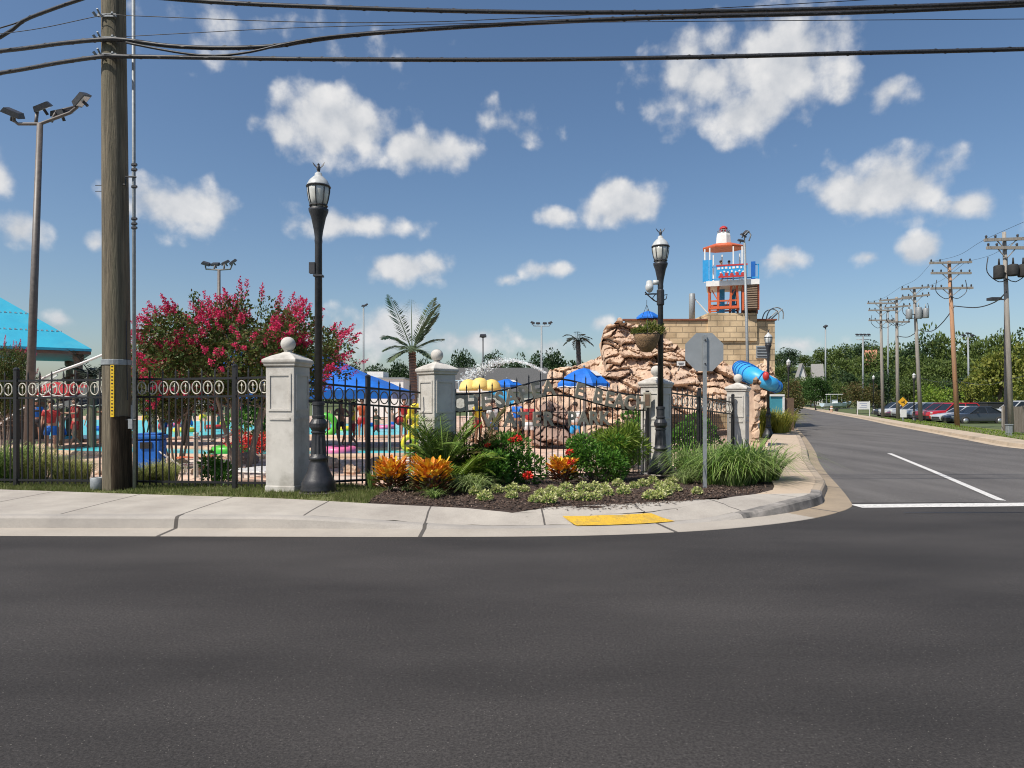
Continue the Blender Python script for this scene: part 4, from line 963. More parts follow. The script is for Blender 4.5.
BARK = pm('bark', (.16, .12, .09), (.09, .07, .05), 8, .95, .6, 20, stretch=(3, 3, .5))
BARKP = pm('smooth_bark', (.34, .27, .21), (.24, .19, .15), 4, .8, .3, 12, stretch=(3, 3, .5))

# crape myrtle
cm, cl = trunk_tree('crape_myrtle', 'large crape myrtle covered in magenta blossom behind the iron fence', 'tree', (X(243, 16), 16, -.05), 3.75, 2.3, .11, G['crape'], BARKP, 130, 210, .09, .37, 21, base=.47, stems=5, spread=.55)
cm.rotation_euler = (0, 0, 0)
crr = random.Random(8)
m = MB()
def panicle(m, c, d, n, ln):
    d = d.normalized()
    for k in range(n):
        t_ = crr.random(); w_ = .085*(1-t_*.7); p = c+d*ln*t_+rv(crr)*w_
        m.leaf(p, rv(crr), rv(crr), crr.uniform(.025, .05), crr.uniform(.02, .04))
for (c, q) in cl:
    dirv = Vector((c.x, c.y, (c.z-2.2)*1.3))
    if dirv.length < 1.0 or c.z < 1.9 or noise.noise(Vector((c.x*1.1, c.y*1.1, c.z*1.3+4))) < -.20+.10*(c.x > .8): continue
    for k in range(5 if c.z > 2.3 else 3):
        v = (dirv.normalized()+rv(crr)*.8).normalized(); panicle(m, c+v*q*.85, v+Vector((0, 0, .3)), 60, .24)
m.build('blossom', G['bloom'], cm)
# extra loose sprays that break the outline
m = MB(); mt = MB(); mb_ = MB()
for k in range(64):
    a = crr.uniform(-.15, PI+.1) if k % 3 else crr.uniform(0, PI); yy = crr.uniform(-.8, .8)
    c0 = Vector((math.cos(a)*2.1, yy, 2.35+math.sin(a)*1.3)); d = Vector((math.cos(a), yy*.3, math.sin(a)*.8+.35)).normalized(); ln = crr.uniform(.25, .6)
    mt.tube([c0-d*.3, c0+d*ln*.5+rv(crr)*.05, c0+d*ln], [.012, .008, .004], 4, cap=False)
    for j in range(46):
        p = c0+d*ln*crr.random()+rv(crr)*.10; m.leaf(p, d+rv(crr)*1.1, rv(crr), crr.uniform(.05, .10), crr.uniform(.03, .05))
    if crr.random() < .92: panicle(mb_, c0+d*ln, d+Vector((0, 0, .2)), 60, .26)
m.build('spray_leaves', G['crape'], cm); mb_.build('blossom', G['bloom'], cm)
# left-hand wing of the crown, lower
wing = dup(cm, (X(176, 17.2), 17.2, -.2), 2.2, 'smaller darker crape myrtle with magenta tips behind the thin mast', None, (.62, .6, .82))
lw = dup(cm, (X(3, 19), 19, -.1), 4.1, 'crape myrtle cut by the left edge in front of the turquoise roof', None, (.36, .40, .80))
for ch in [c for c in lw.children if c.name.startswith('blossom')][:1]: bpy.data.objects.remove(ch)

# far woods
def wood_tree(seed, mat, H, rad, n=30, lv=105, ls=.70, cr=2.0, base=.06):
    t, c = trunk_tree('tree', 'dense tree', 'tree', (0, 0, -500), H, rad, .35, mat, BARK, n, lv, ls, cr, seed, base=base); return t
protos = [wood_tree(100+i, [G['far'], G['far'], G['far_dark'], G['far']][i % 4], 12+i % 3, 4.6+.5*(i % 2)) for i in range(5)]
used = set()
def place_tree(k, px, topy, Y, wid, label, bz=None, group=None, mat=None):
    pr = protos[k]; bz = hz(X(px, Y), Y) if bz is None else bz
    Hh = pr.children[0]; H0 = 12+k % 3; R0 = 4.6+.5*(k % 2)+1.6
    sz = (Z(topy, Y)-bz)/(H0*1.06); sw = (wid/2/F*Y)/R0
    if k in used: o = dup(pr, (0, 0, 0))
    else: o = pr; used.add(k)
    o.location = (X(px, Y), Y, bz); o.rotation_euler = (0, 0, rnd.uniform(0, 6)); o.scale = (sw, sw, sz); o['label'] = label; o['group'] = group
    if mat:
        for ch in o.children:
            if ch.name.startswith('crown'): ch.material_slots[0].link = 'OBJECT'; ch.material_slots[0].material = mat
    return o
gW = 'trees of the wood behind the parked cars'; lW = 'dense dark green tree of the wood behind the parked cars'
WOOD = [(868, 346, 170, 40), (893, 338, 160, 44), (916, 331, 150, 46), (941, 326, 150, 50), (966, 329, 155, 44), (990, 326, 150, 46), (1014, 328, 150, 46), (1042, 322, 150, 50), (1085, 330, 150, 60),
        (905, 352, 135, 46), (932, 350, 128, 46), (958, 350, 125, 42), (880, 366, 120, 36), (985, 350, 125, 44), (1030, 345, 110, 50), (908, 374, 105, 36), (935, 372, 100, 38), (958, 374, 95, 34)]
for i, (px, ty, Y, wd) in enumerate(WOOD): place_tree(i % 5, px, ty, Y, wd, lW, -.2, gW)
gV = 'trees on the slope beyond the road bend'; lV = 'green tree on the wooded slope beyond the bend of the road'
for i, (px, ty, Y, wd) in enumerate([(790, 346, 260, 26), (778, 352, 280, 22), (806, 354, 300, 28), (826, 345, 250, 34), (843, 341, 240, 36), (862, 338, 235, 36), (852, 352, 200, 36), (830, 362, 190, 30), (876, 340, 230, 30), (800, 374, 180, 26), (848, 368, 165, 34), (795, 381, 150, 20), (868, 372, 140, 30), (885, 355, 180, 34), (783, 362, 230, 26), (792, 372, 200, 26), (782, 380, 170, 20), (822, 372, 210, 26), (808, 366, 250, 24), (838, 378, 150, 26), (770, 360, 240, 30), (811, 374, 172, 26), (796, 375, 172, 22)]):
    place_tree((i+2) % 5, px, ty, Y, wd, lV, None if Y > 190 else -.2, gV)
gX = 'dark trees beyond the water park'; lX = 'distant dark tree on the skyline beyond the pool and yellow canopy'
for i, (px, ty, Y, wd) in enumerate([(465, 345, 200, 34), (493, 347, 210, 36), (515, 354, 200, 30), (535, 349, 200, 34), (557, 346, 210, 40), (580, 357, 200, 30), (598, 362, 190, 24), (345, 360, 180, 40), (372, 362, 190, 40), (398, 357, 200, 36), (425, 355, 200, 36), (448, 360, 190, 30), (320, 366, 180, 40), (545, 366, 160, 40)]):
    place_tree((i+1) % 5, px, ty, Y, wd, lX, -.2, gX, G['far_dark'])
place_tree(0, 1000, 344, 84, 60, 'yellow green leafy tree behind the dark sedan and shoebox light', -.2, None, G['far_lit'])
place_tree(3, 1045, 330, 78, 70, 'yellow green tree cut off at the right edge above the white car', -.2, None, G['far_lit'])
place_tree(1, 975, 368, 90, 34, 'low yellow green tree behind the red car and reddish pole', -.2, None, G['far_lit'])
# smaller trees by the road bend
trunk_tree('tree', 'small round bright green street tree at the bend of the road', 'tree', (X(816, 118), 118, -.1), 5.9, 2.2, .12, G['round'], BARK, 44, 100, .28, .8, 31, base=.22)
trunk_tree('tree', 'small rust tinted street tree beside the white banner', 'tree', (X(857, 96), 96, -.1), 4.4, 1.75, .10, G['rust'], BARK, 30, 70, .25, .65, 32, base=.2)
trunk_tree('tree', 'narrow rust tinted tree under the far street lamp', 'tree', (X(874, 104), 104, -.1), 4.4, 1.0, .10, G['rust'], BARK, 18, 70, .25, .55, 33, base=.2)
trunk_tree('shrub', 'yellow green shrub behind the maroon parked car', 'shrub', (X(933, 84), 84, -.15), 3.4, 2.6, .10, G['bush_y'], BARK, 26, 80, .3, .9, 34, base=.08)
trunk_tree('shrub', 'bushy green shrub beside the black lamp past the rocks', 'shrub', (X(791, 80), 80, -.1), 4.2, 1.1, .1, G['rust'], BARK, 26, 80, .25, .7, 35, base=.05)

def frond(m, c, ang, ln, rise, droop, leaflets, lw, ll, tilt=.0):
    d = Vector((math.cos(ang), math.sin(ang), 0)); pts = []
    for k in range(9):
        t_ = k/8; pts.append(c+d*ln*t_*(1-.12*t_)+Vector((0, 0, rise*ln*t_-droop*ln*t_*t_)))
    m.tube(pts, [.02*ln*(1-.8*k/8) for k in range(9)], 4, cap=False)
    side = Vector((-d.y, d.x, 0))
    for k in range(leaflets):
        t_ = .12+.88*k/leaflets; i = min(7, int(t_*8)); p = pts[i].lerp(pts[i+1], t_*8-i); fw = (pts[i+1]-pts[i]).normalized()
        l_ = ll*math.sin(PI*min(1, .18+t_*.82))+.15*ll
        for s in (-1, 1):
            m.leaf(p, fw*.65+side*s*.9+Vector((0, 0, tilt-.15+rnd.uniform(-.15, .1))), Vector((0, 0, 1))+fw*.2, l_*rnd.uniform(.85, 1.1), lw)
def palm(name, label, loc, H, r0, fr, mat, ln, seed, leaflets=26, bark=BARK, lw=.05, ll=.5):
    r_ = random.Random(seed); t = thing(name, label, 'palm tree', loc); m = MB()
    m.tube([(0, 0, -.2), (.02*H, 0, H*.5), (.0, 0, H)], [r0*1.2, r0, r0*.85], 10)
    for k in range(int(H/.12)): m.lathe([(r0*1.02, 0), (r0*1.12, .05), (r0*.98, .1)], 10, (.02*H*(1-abs(1-2*k*.12/H)), 0, k*.12))
    m.build('trunk', bark, t); m = MB()
    for (a, ris, dr, l_) in fr: frond(m, Vector((0, 0, H)), a, ln*l_, ris, dr, leaflets, lw, ll)
    m.build('fronds', mat, t); return t
fr = [(R(8), .75, .42, 1.0), (R(22), 1.6, .35, .85), (R(40), 2.4, .6, .85), (R(100), 2.2, .5, .9), (R(150), 2.2, .5, .95), (R(172), 1.1, .75, 1.0), (R(190), .55, .55, .9), (R(215), .15, .55, .8), (R(330), .3, .6, .8), (R(270), .8, .9, .7), (R(350), 1.9, .5, .9)]
palm('palm_tree', 'tall grey green palm with ragged upright fronds behind the second pillar', (X(412, 30), 30, -.05), 3.85, .16, fr, G['palm_grey'], 1.6, 1, 36, bark=pm('palm_bark', (.28, .18, .13), (.2, .12, .09), 8, .9, .5, 20), lw=.085, ll=.66)
fr = [(2*PI*k/11, .45+.35*(k % 3), .75+.15*(k % 2), 1) for k in range(11)]
palm('palm_tree', 'small dark artificial palm standing on the rock mound', (X(578, 60), 60, 2.6), Z(341, 60)-2.6, .2, fr, G['palm_dark'], 1.6, 2, 18, bark=M['dark_metal'], lw=.13, ll=.45)

def blade_clump(m, c, n, ln, wd, seed, spread=1.0, up=1.0, segs=4):
    r_ = random.Random(seed)
    for k in range(n):
        a = r_.uniform(0, 2*PI); s = r_.uniform(.25, 1)*spread; l_ = ln*r_.uniform(.7, 1.15); d = Vector((math.cos(a), math.sin(a), 0)); side = Vector((-d.y, d.x, 0))
        b = c+d*r_.random()*.12*ln+side*r_.uniform(-.05, .05)*ln; prev = None; i0 = len(m.v)
        for q in range(segs+1):
            t_ = q/segs; p = b+d*l_*s*(t_*.55+.45*t_*t_)+Vector((0, 0, l_*up*(1.15*t_-(.55+.45*s)*t_*t_))); w_ = wd*(1-t_*.92)*.5*(1.2 if q else .8)
            m.v += [p-side*w_, p+side*w_]
        for q in range(segs): a_ = i0+q*2; m.f.append((a_, a_+1, a_+3, a_+2))
def clump(name, label, cat, loc, n, ln, wd, mat, seed, spread=1, up=1, group=None, multi=1, rad=0):
    m = MB(); r_ = random.Random(seed)
    for q in range(multi):
        a = r_.uniform(0, 2*PI); d = rad*r_.random()**.5; blade_clump(m, Vector((math.cos(a)*d, math.sin(a)*d, 0)), n//multi, ln*r_.uniform(.85, 1.1), wd, seed+q, spread, up)
    o = m.build(name, mat); o.location = loc; tag(o, label, cat, group); return o
def gl(px, Y): x = X(px, Y); return (x, Y, gz(x, Y)+.01)
clump('grass_clump', 'big fountain of long green strap leaves spilling onto the tan pavement', 'ornamental grass', gl(742, 12.4), 1200, 1.40, .026, G['strap'], 1, .98, 1.1, multi=9, rad=.55)
clump('grass_clump', 'long green strap leaf clump between the lamp base and the stop sign post', 'ornamental grass', gl(703, 13.9), 700, 1.35, .022, G['strap'], 2, 1.0, 1.1, multi=6, rad=.5)
clump('grass_clump', 'pale variegated strap leaf clump at the foot of the stop sign post', 'ornamental grass', gl(692, 12.6), 330, .6, .022, G['strap_var'], 3, 1.0, .95, multi=4, rad=.28)
clump('grass_clump', 'pale variegated strap leaf clump right of the larger orange plant', 'ornamental grass', gl(463, 10.6), 330, .60, .022, G['strap_var'], 4, 1.0, 1.0, multi=4, rad=.22)
clump('grass_clump', 'small strap leaf clump between the two orange plants', 'ornamental grass', gl(411, 10.9), 130, .40, .016, G['strap_var'], 5, 1.0, 1.0, multi=2, rad=.12)
clump('grass_clump', 'low strap leaf tuft in front of the larger orange plant', 'ornamental grass', gl(433, 10.05), 110, .30, .016, G['strap'], 6, 1.0, 1.0, multi=2, rad=.15)
clump('grass_clump', 'tall yellow green grass mound beside the far pavement lamp', 'ornamental grass', (X(767, 31.6), 31.6, -.02), 1700, 2.1, .035, G['gold'], 7, .7, 1.1, multi=22, rad=1.1)
clump('grass_clump', 'second yellow green grass mound just behind the far pavement lamp', 'ornamental grass', (X(771, 36.5), 36.5, -.02), 1100, 2.0, .04, G['gold'], 8, .7, 1.1, multi=16, rad=1.2)
gF = 'fountain grasses behind the left fence'
fg = clump('grass_clump', 'tall feathery pale green grass clump behind the left iron fence', 'ornamental grass', (X(40, 13.5), 13.5, .05), 420, 1.2, .014, G['fount'], 9, .8, 1.05, gF, multi=5, rad=.3)
for i, (px, Y, s) in enumerate([(8, 13.6, 1.25), (24, 13.9, 1.15), (58, 13.4, .85), (72, 13.6, .75), (83, 13.3, .7), (146, 13.0, .62), (158, 13.2, .72), (168, 12.9, .6)]):
    c = fg.copy(); COL.objects.link(c); c.location = (X(px, Y), Y, gz(0, Y)); c.rotation_euler = (0, 0, i*1.3); c.scale = (s,)*3
    if px < 30:
        c.material_slots[0].link = 'OBJECT'; c.material_slots[0].material = G['strap']; c['label'] = ['dark green grass clump at the left picture edge behind the fence', 'dark green grass clump just left of the second fence post'][i % 2]; del c['group']
    elif px > 100: c['label'] = 'low pale grass clump behind the fence between utility pole and crape myrtle trunks'; c['group'] = 'low grass clumps behind the fence'
clump('grass_clump', 'dark grass tuft behind the fence just right of the left lamp base', 'ornamental grass', gl(372, 11.6), 90, .45, .012, G['strap'], 11, .5, 1.2)
def bush(name, label, loc, R_, H, mat, n, ls, seed, cat='shrub', lobes=9, wscale=.5, flower=None, group=None):
    r_ = random.Random(seed); t = thing(name, label, cat, loc, 0, group); m = MB(); st = MB(); cl = []
    for k in range(lobes):
        a = r_.uniform(0, 2*PI); q = R_*r_.random()**.5*.72; cl.append((Vector((math.cos(a)*q, math.sin(a)*q, H*r_.uniform(.22, .82))), R_*r_.uniform(.26, .46)))
        st.tube([(q*.2*math.cos(a), q*.2*math.sin(a), -.02), cl[-1][0]], [.012, .005], 5)
    st.build('stems', BARK, t)
    for (c, q) in cl:
        for k in range(int(n*1.35)//lobes):
            v = rv(r_); v = v.normalized()*v.length**.35; p = c+Vector((v.x*q, v.y*q, v.z*q*.85))
            if p.z < .02: p.z = .02+r_.random()*.1
            m.leaf(p, v+rv(r_)*.7+Vector((0, 0, .25)), v, ls*r_.uniform(.6, 1.3), ls*wscale*r_.uniform(.7, 1.2))
    m.build('foliage', mat, t); return t
bush('shrub', 'dark green leafy shrub with red blooms in front of the gate middle', gl(508, 12.6), .70, 1.05, G['bush'], 2600, .085, 41, lobes=12)
bush('shrub', 'low dark green shrub left of the red flower', gl(489, 12.0), .46, .66, G['bush'], 1300, .08, 42, lobes=8)
bush('shrub', 'bright green dense leafy shrub in front of the gate right half', gl(597, 13.2), .66, .98, G['bush'], 3000, .075, 43, lobes=13)
bush('shrub', 'feathery yellow green shrub against the gate beside the second lamp', gl(620, 13.6), .68, 1.08, G['bush_y'], 3000, .15, 44, lobes=11, wscale=.14)
bush('shrub', 'green shrub standing behind the gate near its right end', (X(630, 17), 17, -.05), .9, 1.45, G['bush'], 1700, .12, 45)
bush('shrub', 'green shrub behind the receding right-hand fence', (X(690, 18.4), 18.4, -.05), .8, 1.35, G['bush'], 1500, .12, 46)
bush('shrub', 'leafy green shrub low behind the left fence beside the tree trunks', gl(221, 12.4), .38, .55, G['bush'], 700, .09, 47)
bush('shrub', 'bright green shrub and red leaves behind the first pillar', (X(258, 22), 22, -.05), 1.0, 1.75, G['bush'], 1400, .14, 48)
bush('shrub', 'red leaved shrub by the lazy river behind the first pillar', (X(252, 20.5), 20.5, -.05), .8, .75, G['flower_r'], 700, .1, 49)
# small cycad-like palms at the second pillar
def feather_palm(label, loc, n, ln, seed, mat, up=1.1):
    r_ = random.Random(seed); t = thing('palm_plant', label, 'palm plant', loc); m = MB()
    for k in range(n): frond(m, Vector((r_.uniform(-.08, .08), r_.uniform(-.08, .08), .12)), r_.uniform(0, 2*PI), ln*r_.uniform(.7, 1.1), r_.uniform(.5, 1.9)*up, r_.uniform(.6, 1.1), 34, .026, ln*.36, .1)
    m.build('fronds', mat, t); m = MB(); m.lathe([(.06, -.02), (.07, .08), (.04, .15)], 10); m.build('stem', BARK, t); return t
feather_palm('feathery palm with upright green fronds hiding the second pillar foot', gl(443, 12.0), 60, .80, 5, G['palm'], 1.2)
feather_palm('browner palm with drooping fronds in front of the gate left end', gl(470, 12.4), 40, .85, 6, G['rust'], 1.2)
feather_palm('small bright palm with hanging pale fronds behind the variegated clump', gl(457, 11.2), 26, .8, 7, G['bush_y'], .9)
# crotons
def croton(label, loc, s, seed):
    r_ = random.Random(seed); t = thing('croton', label, 'croton plant', loc, 0, 'orange crotons in the bed'); lo = MB(); hi = MB(); st = MB()
    for k in range(7):
        a = r_.uniform(0, 2*PI); q = .16*s*r_.random(); st.tube([(0, 0, 0), (q*math.cos(a), q*math.sin(a), .3*s)], .01, 5)
    st.build('stems', BARK, t)
    for k in range(420):
        a = r_.uniform(0, 2*PI); z = (.05+.40*r_.random()**.8)*s; e = r_.uniform(.35, 1.0)*(.5+z/s); q = r_.random()**.5*.22*s; d = Vector((math.cos(a)*(1-e*.55), math.sin(a)*(1-e*.55), e*.95)); c = Vector((math.cos(a)*q, math.sin(a)*q, z))
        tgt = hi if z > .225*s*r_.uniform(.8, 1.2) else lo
        ln = r_.uniform(.12, .19)*s; wd = ln*.34; side = d.cross(Vector((0, 0, 1))).normalized(); i = len(tgt.v); nrm = side.cross(d).normalized()
        tgt.v += [c, c+d*ln*.45+side*wd*.5, c+d*ln*.8+side*wd*.33-nrm*.0, c+d*ln+Vector((0, 0, -.015)), c+d*ln*.8-side*wd*.33, c+d*ln*.45-side*wd*.5, c+d*ln*.45-nrm*.012]
        tgt.f += [(i, i+1, i+6), (i+1, i+2, i+3, i+6), (i+6, i+3, i+4, i+5), (i, i+6, i+5)]
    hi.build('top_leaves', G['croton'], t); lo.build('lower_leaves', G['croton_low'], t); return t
croton('orange yellow croton against the fence foot, left of the other crotons', gl(391, 10.75), 1.0, 1)
croton('orange yellow croton nearest the pavement with strap leaves at its foot', gl(431, 10.3), 1.08, 2)
croton('small red and orange croton between two green shrubs below the gate', gl(563, 12.4), .95, 3)
# red flowers
fl_ = MB(); rr = random.Random(2)
for k in range(46): v = rv(rr); v.y -= .2; fl_.leaf(v*.055, v, rv(rr), .085, .05)
FLO = fl_.mesh('red_bloom', G['flower_r'])
for px, py, Y, s, lb in ((517, 438, 12.0, 1.1, 'red bloom at the top of the dark green shrub'), (511, 440, 12.1, .8, 'small red bloom just left of the topmost one'), (528, 475, 11.9, 1.25, 'largest red bloom low on the dark green shrub'), (570, 452, 12.1, 1.0, 'red bloom above the small croton'), (571, 462, 12.05, .9, 'red bloom touching the small croton'), (488, 445, 11.9, .7, 'small red bloom half hidden among the palm fronds')):
    t = thing('red_flower', lb, 'flower', P(px, py, Y)); inst('petals', FLO, t, (0, 0, 0), (.4, 0, px), (s*.72, s*.72, s*.55))
    m = MB(); m.tube([(0, .03, -.14), (0, 0, 0)], .006, 5); m.build('stem', G['bush'], t)
# edging flowers
fb = MB(); rr = random.Random(4)
for k in range(230):
    v = rv(rr).normalized(); v.z = abs(v.z)*.9-.12; fb.leaf(Vector((v.x*.12, v.y*.12, v.z*.14+.07))*rr.uniform(.75, 1.05), v+rv(rr)*.7, rv(rr), rr.uniform(.035, .06), rr.uniform(.02, .035))
FB = fb.mesh('flower_heads', G['flower_w'])
fs = MB(); 
for k in range(70): v = rv(rr); fs.leaf(Vector((v.x*.1, v.y*.1, .02+.06*rr.random())), v, rv(rr), .05, .03)
FS = fs.mesh('leaves', G['bush'])
spots = [(476, 492), (485, 497), (497, 490), (512, 489), (524, 489), (540, 493), (552, 492), (549, 500), (535, 499), (560, 494), (571, 497), (583, 488), (583, 497), (595, 497), (594, 488), (604, 487), (618, 483), (624, 491), (634, 485), (643, 483), (653, 480), (660, 486), (668, 484), (650, 496), (658, 496), (676, 488), (672, 480), (664, 492), (697, 491), (480, 487), (607, 492), (512, 495), (566, 488)]
for px, py in spots:
    z = .13
    for _ in range(4):
        Y = F*(EYE-z)/(py+4-HY); z = gz(0, Y)+.01
    s = rnd.uniform(.62, .86)
    t = thing('edging_flower', 'compact cream and lime edging plant in the mulch', 'flower plant', (X(px, Y), Y, z), rnd.uniform(0, 6), 'cream edging plants along the front of the bed'); t.scale = (s,)*3
    inst('flower_heads', FB, t); inst('leaves', FS, t)

# ------------------------------------------------------------------ rocks, stone building, tower
def fbm(p, o=4):
    s = 0; a = 1
    for k in range(o): s += a*noise.noise(p); p = p*2.1; a *= .5
    return s
def interp(pts, x):
    if x <= pts[0][0]: return pts[0][1]
    for i in range(len(pts)-1):
        if x <= pts[i+1][0]:
            t = (x-pts[i][0])/(pts[i+1][0]-pts[i][0]); return pts[i][1]+t*(pts[i+1][1]-pts[i][1])
    return pts[-1][1]
def rockmass(name, label, top, Y0, ybase, setback, seed, nx=130, ny=84, back=3.0, rough=1.0, mat='rock'):
    p0, p1 = top[0][0], top[-1][0]; m = MB(); o = Vector((seed*7.1, seed*3.3, seed*1.7))
    zb = Z(ybase, Y0); rows = ny+1+6
    for j in range(rows):
        for i in range(nx+1):
            u = i/nx; px = p0+(p1-p0)*u; zt = Z(interp(top, px), Y0)+.12*fbm(o+Vector((px*.15, 0, 0)), 3)*1.5
            v = min(1, j/ny); x = X(px, Y0); z = zb+(zt-zb)*v
            edge = max(0, 1-min(u, 1-u)/.14); q = Vector((x*.55, z*.55, 0))+o
            band = z/.85+1.3*noise.noise(q*.7); st = band-math.floor(band)
            wp = Vector((x*.62+.14*noise.noise(q*1.6), z*1.15+.12*noise.noise(q*1.9+Vector((5, 5, 5))), seed))
            vd, vp = noise.voronoi(wp); hv = noise.cell_vector(vp[0]*7.3+Vector((.5, .5, .5))); dl = wp-vp[0]
            w2 = wp*2.7+Vector((3, 7, 0)); vd2, vp2 = noise.voronoi(w2); h2 = noise.cell_vector(vp2[0]*5.1+Vector((.5, .5, .5))); dl2 = w2-vp2[0]
            crack = sstep(.10, .0, vd[1]-vd[0]) if False else max(0, 1-(vd[1]-vd[0])/.10); crack2 = max(0, 1-(vd2[1]-vd2[0])/.09)
            y = Y0+setback*v+edge**3*.7+rough*(.35*fbm(q, 3)+.65*(hv.x-.5)+.75*(dl.x*(hv.y-.5)+dl.y*(.9*hv.z+.25))+.45*crack+.22*(h2.x-.5)+.25*(dl2.x*(h2.y-.5)+dl2.y*(h2.z-.2))*.6+.16*crack2+.20*sstep(.6, 1.0, st)+.07*fbm(q*6, 4))
            if j > ny: y += back*(j-ny)/6; z += -.10*(j-ny)/6*0+.2*noise.noise(Vector((x, y, seed)))
            if j > ny: x *= (Y0+setback+back*(j-ny)/6)/(Y0+setback)
            x += .15*fbm(q*1.7+Vector((9, 2, 1)), 3); z += .10*fbm(q*2.3, 3)*(1 if j else 0)
            m.v.append(Vector((x, y, z)))
    for j in range(rows-1):
        for i in range(nx): a = j*(nx+1)+i; m.f.append((a, a+1, a+nx+2, a+nx+1))
    ob = m.build(name, M[mat], None, False); tag(ob, label, 'rock'); return ob
rockmass('rock_cliff', 'tall layered tan rock cliff left of the stone block wall', [(608, 345), (609, 328), (612, 321), (617, 319), (622, 315), (628, 318), (634, 319), (648, 319), (658, 325), (668, 334), (684, 341), (704, 354)], 37, 402, 1.6, 1)
rockmass('rock_mound', 'low tan rock mound behind the big blue umbrella', [(545, 384), (552, 370), (560, 366), (575, 365), (590, 361), (600, 357), (612, 352), (640, 356)], 44, 404, 2.5, 2, 80, 30, back=5)
rockmass('rock_ledge', 'rounded tan rock ledge in front of the cliff behind the second pillar cap', [(590, 396), (600, 378), (612, 368), (628, 364), (645, 366), (660, 362), (676, 360), (690, 366), (706, 372), (716, 392)], 31, 414, 1.8, 3, 80, 36)
rockmass('rock_slope', 'craggy rock slope below the stone block wall left of the blue slide', [(684, 392), (694, 374), (706, 362), (716, 358), (726, 362), (736, 358), (748, 364), (758, 378)], 32.5, 414, 1.6, 4, 70, 36, rough=.9)
rockmass('rock_outcrop', 'pinkish rock outcrop under the right corner of the stone wall', [(752, 392), (760, 372), (768, 362), (776, 358), (782, 366), (787, 384)], 37.5, 420, 1.5, 5, 50, 40, rough=.6)
rockmass('rock_wall', 'long low pinkish rock edging on the deck behind the gate', [(470, 412), (490, 404), (510, 410), (530, 400), (545, 396), (570, 398), (585, 392), (600, 398), (640, 404)], 26, 452, 1.6, 6, 90, 26)
rockmass('cave_rock', 'dark purplish rock dome seen through the middle of the gate', [(534, 425), (540, 412), (548, 405), (558, 403), (568, 408), (576, 420), (580, 428)], 23.4, 446, 1.2, 7, 40, 24, mat='rock2')
rockmass('rock_column', 'narrow rough pink rock column just right of the farthest white pillar', [(754, 390), (755.5, 382), (758, 380), (761, 381), (763, 387)], 21.6, 452, .1, 8, 30, 90, back=.4, rough=.30)
br_ = random.Random(12)
BLD = []
for k in range(4):
    bm = bmesh.new(); bmesh.ops.create_icosphere(bm, subdivisions=3, radius=1)
    for v in bm.verts:
        n_ = v.co.copy(); c = noise.voronoi(n_*1.6+Vector((k*9, 0, 0)))[0]; v.co *= 1+.35*fbm(n_*1.1+Vector((k*5, 1, 2)), 3)-.22*(c[1]-c[0]); v.co.z *= .7
    me = bpy.data.meshes.new('boulder'); bm.to_mesh(me); bm.free(); me.materials.append(M['rock']); BLD.append(me)
gB = 'loose boulders along the lazy river'
for i, (px, py, w_, dk) in enumerate([(247, 462, 26, 1), (268, 470, 16, 0), (180, 466, 20, 0), (200, 472, 18, 0), (168, 474, 14, 0), (228, 468, 16, 0), (330, 466, 26, 0), (352, 472, 22, 0), (378, 464, 20, 0), (398, 470, 16, 0), (312, 474, 18, 0), (425, 466, 18, 0), (500, 450, 24, 0), (540, 446, 20, 0), (590, 440, 22, 0), (120, 470, 14, 0), (100, 474, 12, 0)]):
    Y = F*1.62/(py-HY); s = w_/2/F*Y
    o = bpy.data.objects.new('boulder', BLD[i % 4]); COL.objects.link(o); o.location = (X(px, Y), Y, -.04+s*.15); o.scale = (s, s*.8, s*.9); o.rotation_euler = (0, 0, br_.uniform(0, 6))
    tag(o, 'loose tan boulder on the pool deck behind the iron fence', 'boulder', gB)
    if dk: o.material_slots[0].link = 'OBJECT'; o.material_slots[0].material = M['rock2']; o['label'] = 'grey brown boulder by the lazy river just left of the first pillar'; del o['group']

sb = thing('stone_building', 'tan sandstone block building with a flat top under the lookout tower', 'building', (11, 42, 0))
def loc(px, py, Y): v = P(px, py, Y); return v - sb.location
zt = Z(320.5, 40)
m = MB(); m.prism([(-4.4, -2), (4.4, -2), (6.6, 4), (-3.0, 4)], -.2, zt); m.build('wall', M['blocks'], sb)
m = MB(); xa, xb = X(708, 39.9)-11, X(757, 39.9)-11; m.prism([(xa, -2.12), (xb, -2.12), (xb, 1), (xa, 1)], zt-1.2, Z(313, 39.9)); m.build('tower_base', M['blocks'], sb)
m = MB(); m.prism([(-4.5, -2.1), (xa-.02, -2.1), (xa-.02, -1.7), (-4.5, -1.7)], zt, zt+.09); m.prism([(xb+.02, -2.1), (4.5, -2.1), (4.5, -1.7), (xb+.02, -1.7)], zt, zt+.09); m.build('coping', M['coping'], sb)
t_ = MB(); c = loc(762.5, 352, 40); t_.box(c.x, -2.03, c.z, .78, .07, .74); wf = t_.build('window', M['sign_back'], sb)
t_ = MB()
for k in range(4): t_.box(c.x, -2.075, c.z-.27+k*.17, .66, .03, .05)
t_.build('louvre', M['dark_metal'], wf)
